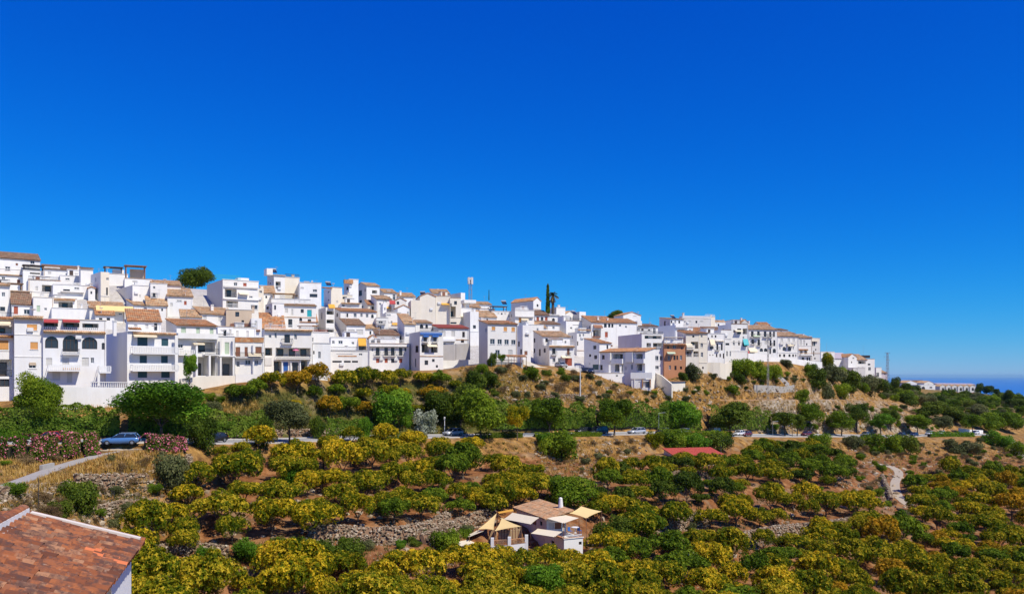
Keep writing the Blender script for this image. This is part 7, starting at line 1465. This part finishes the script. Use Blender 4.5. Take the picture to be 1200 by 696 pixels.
car('hatch', 'black', P(685.5, 437.5, 210), R(80), 'left black car parked beside the shaded white house'); car('hatch', 'dark_blue', P(692, 437.8, 211), R(80), 'right dark car parked beside the shaded white house')
# ------------------------------------------------------------------ villa with shade sails
def sail(label, C, mat, sag=.10, posts=(), name='shade_sail', cat='shade sail', th=.02):
    C = [Vector(c) for c in C]; o = sum(C, Vector()) / len(C); e = empty(name, o, 0, label, cat); n = 8; T = []; tri = len(C) == 3; D_ = C if not tri else [C[0], C[1], C[2], C[2]]
    def pt(u, v):
        p = (D_[0]*(1-u) + D_[1]*u)*(1-v) + (D_[3]*(1-u) + D_[2]*u)*v; ed = max(4*u*(1-u)*(abs(2*v-1)**2), 4*v*(1-v)*(abs(2*u-1)**2) if not tri else 4*v*(1-v)*(abs(2*u-1)**2))
        p = p.lerp(o, sag * ed); p.z -= sag * 1.2 * u*(1-u)*v*(1-v)*4; return p - o
    m = MB()
    for i in range(n):
        for j in range(n):
            u0, u1, v0, v1 = i/n, (i+1)/n, j/n, (j+1)/n; q = [pt(u0, v0), pt(u1, v0), pt(u1, v1), pt(u0, v1)]
            m.quad(*q); m.quad(*[x - Vector((0, 0, th)) for x in q])
    m.build('canvas', M[mat], e)
    for k in posts: c = C[k] - o; w = C[k]; z = hxy(w.x, w.y) - o.z; q = MB(); q.tube((c.x, c.y, z - .4), (c.x, c.y, c.z + .1), .04, n=6); q.build('post', M['wood'], e)
    return e
M['reed'] = m_plain('reed_matting', (.46, .32, .17), .9, var=.3)
VY = 112.5
v = house('rural villa with brown tiled roof among the fruit trees', 640.5, 663.5, 608.5, 624, xl=603.5, Y=VY, th=23, D=10, roof='flat', wall='white', side='cream', dn=3, name='villa', off=0,
      wins=[('p', 646, 615, 6, 9), ('b', 654, 615, 8, 9), ('w', 661, 615, 3, 7)], fl=[('k', 634, 612, 3, 7), ('b', 626, 611, 5, 7), ('k', 615, 608, 4, 6)])
q = MB(); Wv = 2.65; Hh = (624 - 608.5) / F * VY
roof_sheet(q, Vector((-.45, -.45, Hh + .12)), Vector((0, 10.9, 0)), Vector((4.25, 0, .95)), .24, .08); q.build('roof', M['villaroof'] if 'villaroof' in M else M['tilebrown'], v)
q = MB()
for i in range(11): q.box(-.44, -.30, -.4 + i*1.0, -.2 + i*1.0, Hh + .0, Hh + .09)
q.build('eave_brick', M['white'], v)
q = MB(); q.lathe([(.36, Hh - .3), (.34, Hh + 1.2), (.26, Hh + 2.0), (.24, Hh + 2.3), (.05, Hh + 2.42)], 10, (3.35, 2.6, 0)); q.build('chimney', M['white'], v)
lb = house('white lower block of the villa with brick edged roof terrace', 661, 683, 631.5, 652, xl=622, Y=107.5, th=26, D=5.5, roof='flat', wall='white', side='cream', dn=3, off=0, name='villa_annex',
      wins=[('k', 680, 634, 3.4, 8)], fl=[('k', 648, 636, 4, 5), ('b', 634, 632, 8, 5)], ext=[('rail', 662, 682, 626.5, 630.6, 'bar', 'frame')])
q = MB(); Hl = (652 - 631.5) / F * 107.5; q.box(-.08, 2.75, -.08, .28, Hl + .01, Hl + .12); q.box(-.08, .28, .28, 5.4, Hl + .01, Hl + .12); q.build('brick_edge', M['tile'], lb)
for (a, d) in ((.1, .1), (2.4, .1)): pass
VP = lambda px, py, Y: P(px, py, Y)
sail('large white awning over the left side of the villa', [VP(600.5, 600.3, 117), VP(632, 606.2, 110.5), VP(622, 614, 108.5), VP(590, 608, 115)], 'awnpale', .03, name='awning', cat='awning')
sail('pale awning over the right front of the villa', [VP(641, 607.3, 111.5), VP(658, 602, 114), VP(678.5, 606.6, 111.5), VP(660.5, 613, 107.8)], 'awnpale', .03, (2, 3), name='awning', cat='awning')
sail('low cream awning above the lower rooms of the villa', [VP(630, 619, 110.5), VP(659, 622.7, 107.3), VP(650, 629, 105.5), VP(622, 624.6, 108.4)], 'awncream', .03, (2, 3), name='awning', cat='awning')
sail('sand yellow shade sail on the right of the villa', [VP(681, 592.8, 117), VP(705, 598.8, 115), VP(687, 607, 110.5), VP(667, 601, 113)], 'awnyellow', .10, (1, 2))
sail('triangular yellow sail at the front left of the villa', [VP(588, 606.5, 113), VP(579.5, 622, 108), VP(611, 616.5, 108)], 'awnyellow', .12, (1, 2))
sail('steep triangular yellow sail at the far left of the villa', [VP(582, 601, 116.5), VP(560, 620, 112), VP(578.5, 620.5, 111)], 'awnyellow', .12, (0, 1))
sail('small white sail left of the yellow sails', [VP(544, 628.5, 112), VP(560, 620.6, 114), VP(568, 621.5, 112), VP(550, 628.8, 109)], 'awnpale', .05, (0, 3))
sail('straw coloured mat awning lowest at the left', [VP(531.5, 636, 108), VP(545, 630.5, 111), VP(558.5, 636, 108.5), VP(542, 640, 105.5)], 'awncream', .04, (0, 2, 3), name='straw_awning', cat='awning')
sail('small orange canopy behind the triangular sails', [VP(583, 599.6, 119), VP(601, 596.2, 121), VP(602, 598.5, 119), VP(585, 601.5, 117)], 'awnorange', .03, (0, 1), name='canopy', cat='canopy')
e, Q, o = wallp('white terrace wall with brick lattice below the yellow sails', [(577, 639, 651), (597, 638, 650), (617, 635.5, 648)], .25, 'white', 'terrace_wall', Y=[106, 106, 106.5], dn=2.5, cap='tile')
m = MB()
for i in range(2):
    A = Vector((Q[i][0].x, Q[i][0].y, Q[i][1])) - o; B = Vector((Q[i+1][0].x, Q[i+1][0].y, Q[i+1][1])) - o
    for r in range(3):
        for k in range(9):
            c = A.lerp(B, (k + .25 + .5 * (r % 2)) / 9.6) + Vector((0, .1, .10 + r * .16)); m.box(c.x - .085, c.x + .085, c.y - .08, c.y + .08, c.z, c.z + .10)
    m.hexa([A + Vector((0, 0, .56)), B + Vector((0, 0, .56)), B + Vector((0, .24, .56)), A + Vector((0, .24, .56)), A + Vector((0, 0, .64)), B + Vector((0, 0, .64)), B + Vector((0, .24, .64)), A + Vector((0, .24, .64))])
m.build('brick_lattice', M['tile'], e)
for i in range(3): c = Vector((Q[i][0].x, Q[i][0].y, Q[i][1])) - o; q = MB(); q.box(c.x - .2, c.x + .2, c.y - .06, c.y + .32, -.5, c.z + .95); q.build('pier', M['white'], e)
e = empty('reed_screen', P(584, 634, 109.5), R(18), 'brown timber screen standing under the triangular yellow sails', 'screen')
for i in range(26): q = MB(); hh_ = 1.5 + .25 * math.sin(i * 1.7); q.box(i*.125, i*.125 + .10, 0, .03 + .015 * (i % 2), -.6, hh_); q.build('slat', M['reed'] if i % 3 else M['wood'], e)
q = MB(); q.box(-.05, 3.3, .05, .10, .3, .4); q.box(-.05, 3.3, .05, .10, 1.1, 1.2); q.build('rail', M['wood'], e)
e = empty('reed_screen', P(573, 634, 111.5), R(60), 'second timber screen under the steep left yellow sail', 'screen')
for i in range(16): q = MB(); q.box(i*.125, i*.125 + .10, 0, .03 + .015 * (i % 2), -.6, 1.4); q.build('slat', M['reed'] if i % 2 else M['wood'], e)
# furniture on the villa terraces
def chairset(px, py, Y, label):
    p = P(px, py, Y); e = empty('garden_table', p, R(30), label, 'table'); q = MB(); q.lathe([(.01, .70), (.5, .70), (.5, .74), (.01, .74)], 12); q.build('tabletop', M['white_paint'], e); q = MB(); q.tube((0, 0, 0), (0, 0, .70), .04); q.lathe([(.25, 0), (.05, .05)], 8); q.build('leg', M['white_paint'], e)
chairset(674, 624, 109.3, 'white round table on the brick edged terrace')
for i, (px, py, Y, c) in enumerate([(668, 625.5, 109, 'blue chair left of the white table'), (679, 625, 109.4, 'blue chair right of the white table')]):
    e = empty('garden_chair', P(px, py, Y), R(40 + 100*i), c, 'chair'); q = MB(); q.box(-.22, .22, -.22, .22, .40, .44); q.build('seat', M['blue'], e); q = MB(); q.box(-.22, .22, .19, .22, .441, .88); q.build('backrest', M['blue'], e)
    for a in (-.19, .17):
        for b_ in (-.19, .17): q = MB(); q.box(a, a + .03, b_, b_ + .03, 0, .399); q.build('leg', M['blue'], e)
e = empty('greenhouse_tunnel', G(797, 655), R(-40), 'white plastic rounded tunnel cover among the trees right of the villa', 'tunnel'); q = MB(); n = 8
for j in range(4):
    for i in range(n):
        a0, a1 = math.pi*i/n, math.pi*(i+1)/n; y0, y1 = j*.9, (j+1)*.9; q.quad((math.cos(a0)*.9, y0, math.sin(a0)*1.2), (math.cos(a1)*.9, y0, math.sin(a1)*1.2), (math.cos(a1)*.9, y1, math.sin(a1)*1.2), (math.cos(a0)*.9, y1, math.sin(a0)*1.2))
q.quad(*[(math.cos(math.pi*i/n)*.9, 0, math.sin(math.pi*i/n)*1.2) for i in range(n + 1)]); q.build('cover', M['white_paint'], e)
for y in (0, 1.8, 3.6): q = MB(); [q.tube((math.cos(math.pi*i/n)*.92, y, math.sin(math.pi*i/n)*1.22), (math.cos(math.pi*(i+1)/n)*.92, y, math.sin(math.pi*(i+1)/n)*1.22), .03, n=4) for i in range(n)]; q.build('hoop', M['steel'], e)
# red roofed shed below the road
M['redroof'] = m_plain('red_metal_roof', (.64, .125, .075), .5, var=.15, scale=1.2)
Ys = gp(792, 541); p = P(788, 541, Ys) + Vector((.3, 0, .35)); e = empty('red_shed', p, R(14), 'long low shed with bright red metal roof below the road', 'shed'); WS = 61 / F * Ys
q = MB(); q.box(0, WS, 0, 5.0, -2, 1.0); q.build('wall', M['cream'], e); q = MB(); rw = MB()
n = 34
for i in range(n):
    x0, x1 = -.3 + (WS + .6) * i / n, -.3 + (WS + .6) * (i + 1) / n; xm = x0 + (x1 - x0) * .25; A, B = Vector((0, -.5, 1.0)), Vector((0, 5.4, 2.0))
    for (a, h0, c, h1) in ((x0, .03, x0 + (x1-x0)*.12, .10), (x0 + (x1-x0)*.12, .10, xm, .10), (xm, .10, xm + (x1-x0)*.12, .03), (xm + (x1-x0)*.12, .03, x1, .03)):
        q.quad((a, A.y, A.z + h0), (c, A.y, A.z + h1), (c, B.y, B.z + h1), (a, B.y, B.z + h0))
q.hexa([(-.3, -.5, 0.94), (WS + .3, -.5, 0.94), (WS + .3, 5.4, 1.94), (-.3, 5.4, 1.94), (-.3, -.5, 1.00), (WS + .3, -.5, 1.00), (WS + .3, 5.4, 2.00), (-.3, 5.4, 2.00)]); q.build('roof', M['redroof'], e)
q = MB(); q.quad((0, 5, 1.0), (WS, 5, 1.0), (WS, 5, 1.90), (0, 5, 1.90)); q.quad((WS, 0, 1.0), (WS, 5, 1.0), (WS, 5, 1.90)); q.quad((0, 0, 1.0), (0, 5, 1.0), (0, 5, 1.90)); q.build('gable', M['cream'], e)
q = MB(); q.box(2, 3, -.04, -.004, -.8, .9); q.build('door', M['brown'], e)
for x in (5, 8): q = MB(); q.box(x, x + 1, -.03, -.004, .2, .8); q.build('window', M['glass'], e)
# ------------------------------------------------------------------ foreground tiled house at lower left
def m_oldtile():
    m, t, o = newmat('old_clay_tile'); p = geo(t); r = objrand(t); a = N(t, 'ShaderNodeAttribute'); a.attribute_name = 'tint'
    f = mathn(t, 'FRACT', mathn(t, 'ADD', r, a.outputs['Fac']))
    c = ramp(t, f, [(0, (.11, .045, .03)), (.2, (.24, .08, .036)), (.45, (.36, .125, .05)), (.7, (.27, .10, .05)), (.88, (.42, .21, .11)), (1, (.15, .07, .048))])
    c = mixc(t, ramp(t, noise(t, 4.2, 6, p, .7), [(.45, (0,)*3), (.60, (.9,)*3)]), c, (.10, .055, .045))
    c = mixc(t, ramp(t, noise(t, 8.5, 5, p, .7), [(.60, (0,)*3), (.74, (.6,)*3)]), c, (.48, .36, .26))
    finish(t, o, c, .93, noise(t, 22, 5, p), .5, .02, .12); return m
M['oldtile'] = m_oldtile(); M['newtile'] = m_plain('new_orange_tile', (.62, .17, .06), .8, var=.1); M['mortar'] = m_plaster('lime_mortar', (.74, .68, .62), .8)
K_ = .62; A0 = Vector((-14.7, 34.0, -6.56)) * K_ + Vector((-.11, 0, -.10)); T0 = Vector((-18.45, 32.95, -5.36)) * K_ + Vector((-.11, 0, -.10)); ev = Vector((.2705, -.9627, 0)); sv = (T0 - A0); SL = sv.length; su = sv.normalized(); nv = ev.cross(su).normalized()
if nv.z < 0: nv = -nv
fh = empty('tiled_house', (A0.x, A0.y, -12), 0, 'white house with old clay barrel tiled roof in the lower left corner', 'house'); FO = Vector((A0.x, A0.y, -12))
def tile_mesh(name, mat, r0=.15, r1=.125, ln=.34, convex=True, n=6, th=.014):
    b = MB(); s = 1 if convex else -1
    for (rad, off_) in ((0, 0), (th, 1)):
        for (y, r) in ((0, r0), (ln, r1)):
            for i in range(n + 1): a = math.pi * i / n; b.v.append((math.cos(a) * (r - rad), y, s * math.sin(a) * (r - rad)))
    k = n + 1
    for i in range(n): b.f += [(i, i+1, k+i+1, k+i), (2*k+i, 3*k+i, 3*k+i+1, 2*k+i+1), (i, 2*k+i, 2*k+i+1, i+1)]; b.m += [0, 0, 0]
    me = b.mesh(name, mat); a = me.attributes.new('tint', 'FLOAT', 'POINT'); return me
CT = tile_mesh('roof_tile', M['oldtile'])
Mx = Matrix((ev, su, nv)).transposed()       # local x along eave, y up the slope, z normal
roof = empty('tile_roof', (0, 0, 0)); roof.parent = fh; rq = MB()
for k in (0,):
    c = [A0 - FO, A0 - FO + ev * 14, A0 - FO + ev * 14 + sv, A0 - FO + sv]; rq.hexa([tuple(x - nv * .16) for x in c] + [tuple(x - nv * .06) for x in c])
bpy.data.objects.remove(roof); roof = rq.build('roof', M['earth'], fh)
g = random.Random(5); pitch = .31; exp_ = .215; items = []
nr_, nco = int(9.5 / pitch), int(SL / exp_) + 1
for i in range(nr_):
    for j in range(nco):
        p = A0 + ev * (.25 + i * pitch) + su * (j * exp_ - .12); px = 600 + F * p.x / p.y; py = HY - F * p.z / p.y
        items.append((p.y if (-8 < px < 172 and py < 704) else 1e3 + p.y, i, j, p))
items.sort(key=lambda t: t[0]); rest = []
for n_, (d, i, j, p) in enumerate(items):
    rot = Mx.to_4x4() @ Matrix.Rotation(g.uniform(-.10, .10), 4, 'Z') @ Matrix.Rotation(R(4.0) + g.uniform(-.03, .03), 4, 'X'); lift = nv * (.012 + g.uniform(-.012, .022))
    mw = Matrix.Translation(p - FO + lift + ev * g.uniform(-.014, .014)) @ rot
    if n_ < 296:
        o = bpy.data.objects.new('roof_tile', CT); COL.objects.link(o); o.parent = roof; o.matrix_local = mw
    else: rest.append((mw, g.random()))
def merge(name, base, mats, mat, parent):
    V0 = np.array([tuple(v.co) for v in base.vertices]); F0 = np.array([tuple(p.vertices) for p in base.polygons]); Vs = []; Fs = []; T = []
    for k, (mw, t) in enumerate(mats):
        A = np.array(mw); Vs.append(V0 @ A[:3, :3].T + A[:3, 3]); Fs.append(F0 + k * len(V0)); T.append(np.full(len(V0), t))
    return tag(link(name, np_mesh(name, np.concatenate(Vs), np.concatenate(Fs), {'tint': np.concatenate(T)}, False, mat), parent), None, None, None, 'stuff')
merge('cover_tiles', CT, rest, M['oldtile'], roof)
PT = tile_mesh('pan_tile', M['oldtile'], .13, .14, .34, False, 5)
merge('pan_tiles', PT, [(Matrix.Translation(A0 - FO + ev * (.25 + (i + .5) * pitch) + su * (j * exp_ - .05) + nv * -.02) @ Mx.to_4x4(), g.random()) for i in range(-1, nr_) for j in range(nco)], M['oldtile'], roof)
# a few new orange tiles near the corner
for (i, j) in ((7, 1), (8, 0), (8, 1), (7, 2), (13, 0), (6, 3)):
    o = bpy.data.objects.new('new_roof_tile', CT); COL.objects.link(o); o.parent = roof; p = A0 + ev * (.25 + i * pitch) + su * (j * exp_ - .12); o.matrix_local = Matrix.Translation(p - FO + nv * .028) @ Mx.to_4x4() @ Matrix.Rotation(R(2.6), 4, 'X')
    o.material_slots[0].link = 'OBJECT'; o.material_slots[0].material = M['newtile']; o['label'] = 'new bright orange tile'
# verge: mortar band with cap tiles outside
def prism(mb, a, b_, w, h, side, up=Vector((0, 0, 1))):
    mb.hexa([a, b_, b_ + side * w, a + side * w, a + up * h, b_ + up * h, b_ + side * w + up * h, a + side * w + up * h])
q = MB(); prism(q, A0 - FO + nv * -.05 + ev * -.02, T0 - FO + nv * -.05 + ev * -.02, .17, .24, ev, nv); q.build('verge_mortar', M['mortar'], roof)
VT = tile_mesh('verge_tile', M['oldtile'], .11, .095, .40)
for j in range(int(SL / .3) + 1):
    o = bpy.data.objects.new('verge_tile', VT); COL.objects.link(o); o.parent = roof; o.matrix_local = Matrix.Translation(A0 - FO + su * (j * .3 - .1) - ev * .12 + nv * .07) @ Mx.to_4x4() @ Matrix.Rotation(R(2), 4, 'X')
# ridge parapet: white wall with stepped foot, capped by tiles
q = MB(); base = T0 - FO; hz = Vector((su.x, su.y, 0)).normalized(); prism(q, base + Vector((0, 0, -.4)), base + ev * 14 + Vector((0, 0, -.4)), .28, .66, hz); q.build('ridge_wall', M['white'], fh)
q = MB()
for i in range(nr_): c = base + ev * (.25 + i * pitch) - hz * .05; q.box(c.x - .10, c.x + .10, c.y - .08, c.y + .08, c.z - .1, c.z + .10)
q.build('flashing_steps', M['mortar'], fh)
Mr = Matrix((hz, ev, Vector((0, 0, 1)))).transposed()
for j in range(34):
    o = bpy.data.objects.new('ridge_tile', VT); COL.objects.link(o); o.parent = fh; o.matrix_local = Matrix.Translation(base + ev * (j * .3) + hz * .14 + Vector((0, 0, .24))) @ Mr.to_4x4() @ Matrix.Scale(1.3, 4, Vector((1, 0, 0)))
# adjoining white flat roof beyond the ridge with its own tiled rim
q = MB(); c = base + hz * .285; prism(q, c + Vector((0, 0, -6)), c + ev * 14 + Vector((0, 0, -6)), 7, 5.95, hz); q.build('flat_roof', M['bluewhite'], fh)
for j in range(20):
    o = bpy.data.objects.new('rim_tile', VT); COL.objects.link(o); o.parent = fh; o.matrix_local = Matrix.Translation(base + hz * (.3 + j * .36) + ev * .05 + Vector((0, 0, .12))) @ Matrix((ev, hz, Vector((0, 0, 1)))).transposed().to_4x4() @ Matrix.Scale(1.4, 4, Vector((1, 0, 0)))
q = MB(); prism(q, base + hz * .3 + Vector((0, 0, -.1)) - ev * .15, base + hz * 7 + Vector((0, 0, -.1)) - ev * .15, .35, .18, ev); q.build('rim_wall', M['white'], fh)
# walls below the eave
w0 = A0 - FO + hz * .13 + ev * .25; q = MB(); rects = []
th_ = math.atan2(ev.y, ev.x)
def fwall(u, z, d): return w0 + ev * u + hz * d + Vector((0, 0, z - w0.z))
wl = 9.0; u0, u1 = 2.6, 3.3; zt = (HY - 687) / F * 29.1 * K_ + 12
wall_grid(q, fwall, wl, -3.0, w0.z - .02, [(u0, u1, zt - 1.4, zt, .2, False)])
q.quad(w0, w0 + hz * 4, w0 + hz * 4 + Vector((0, 0, -14)), w0 + Vector((0, 0, -14))); q.quad(w0, w0 + hz * 3.6, w0 + hz * 3.6 + Vector((0, 0, 1.1))); q.build('wall', M['bluewhite'], fh)
opening(fh, fwall, 'A', u0, u1, zt - 1.4, zt, [], 5, 'bluewhite')
q = MB(); prism(q, A0 - FO + hz * .12 + ev * .1 - nv * .3, A0 - FO + hz * .12 + ev * 9.5 - nv * .3, .33, .14, hz); q.build('eave_moulding', M['white'], fh)
# ------------------------------------------------------------------ thin sea air
def haze():
    m = bpy.data.materials.new('sea_haze'); m.use_nodes = True; t = m.node_tree; t.nodes.clear(); o = t.nodes.new('ShaderNodeOutputMaterial'); v = t.nodes.new('ShaderNodeVolumePrincipled')
    v.inputs['Color'].default_value = (.42, .76, 1, 1); v.inputs['Density'].default_value = 1.6e-5; v.inputs['Anisotropy'].default_value = .0; t.links.new(v.outputs[0], o.inputs['Volume'])
    b = MB(); b.box(-95000, 95000, -2000, 125000, -265, 60); tag(b.build('haze', m), 'thin pale haze over the sea', None, None, 'stuff')
haze()
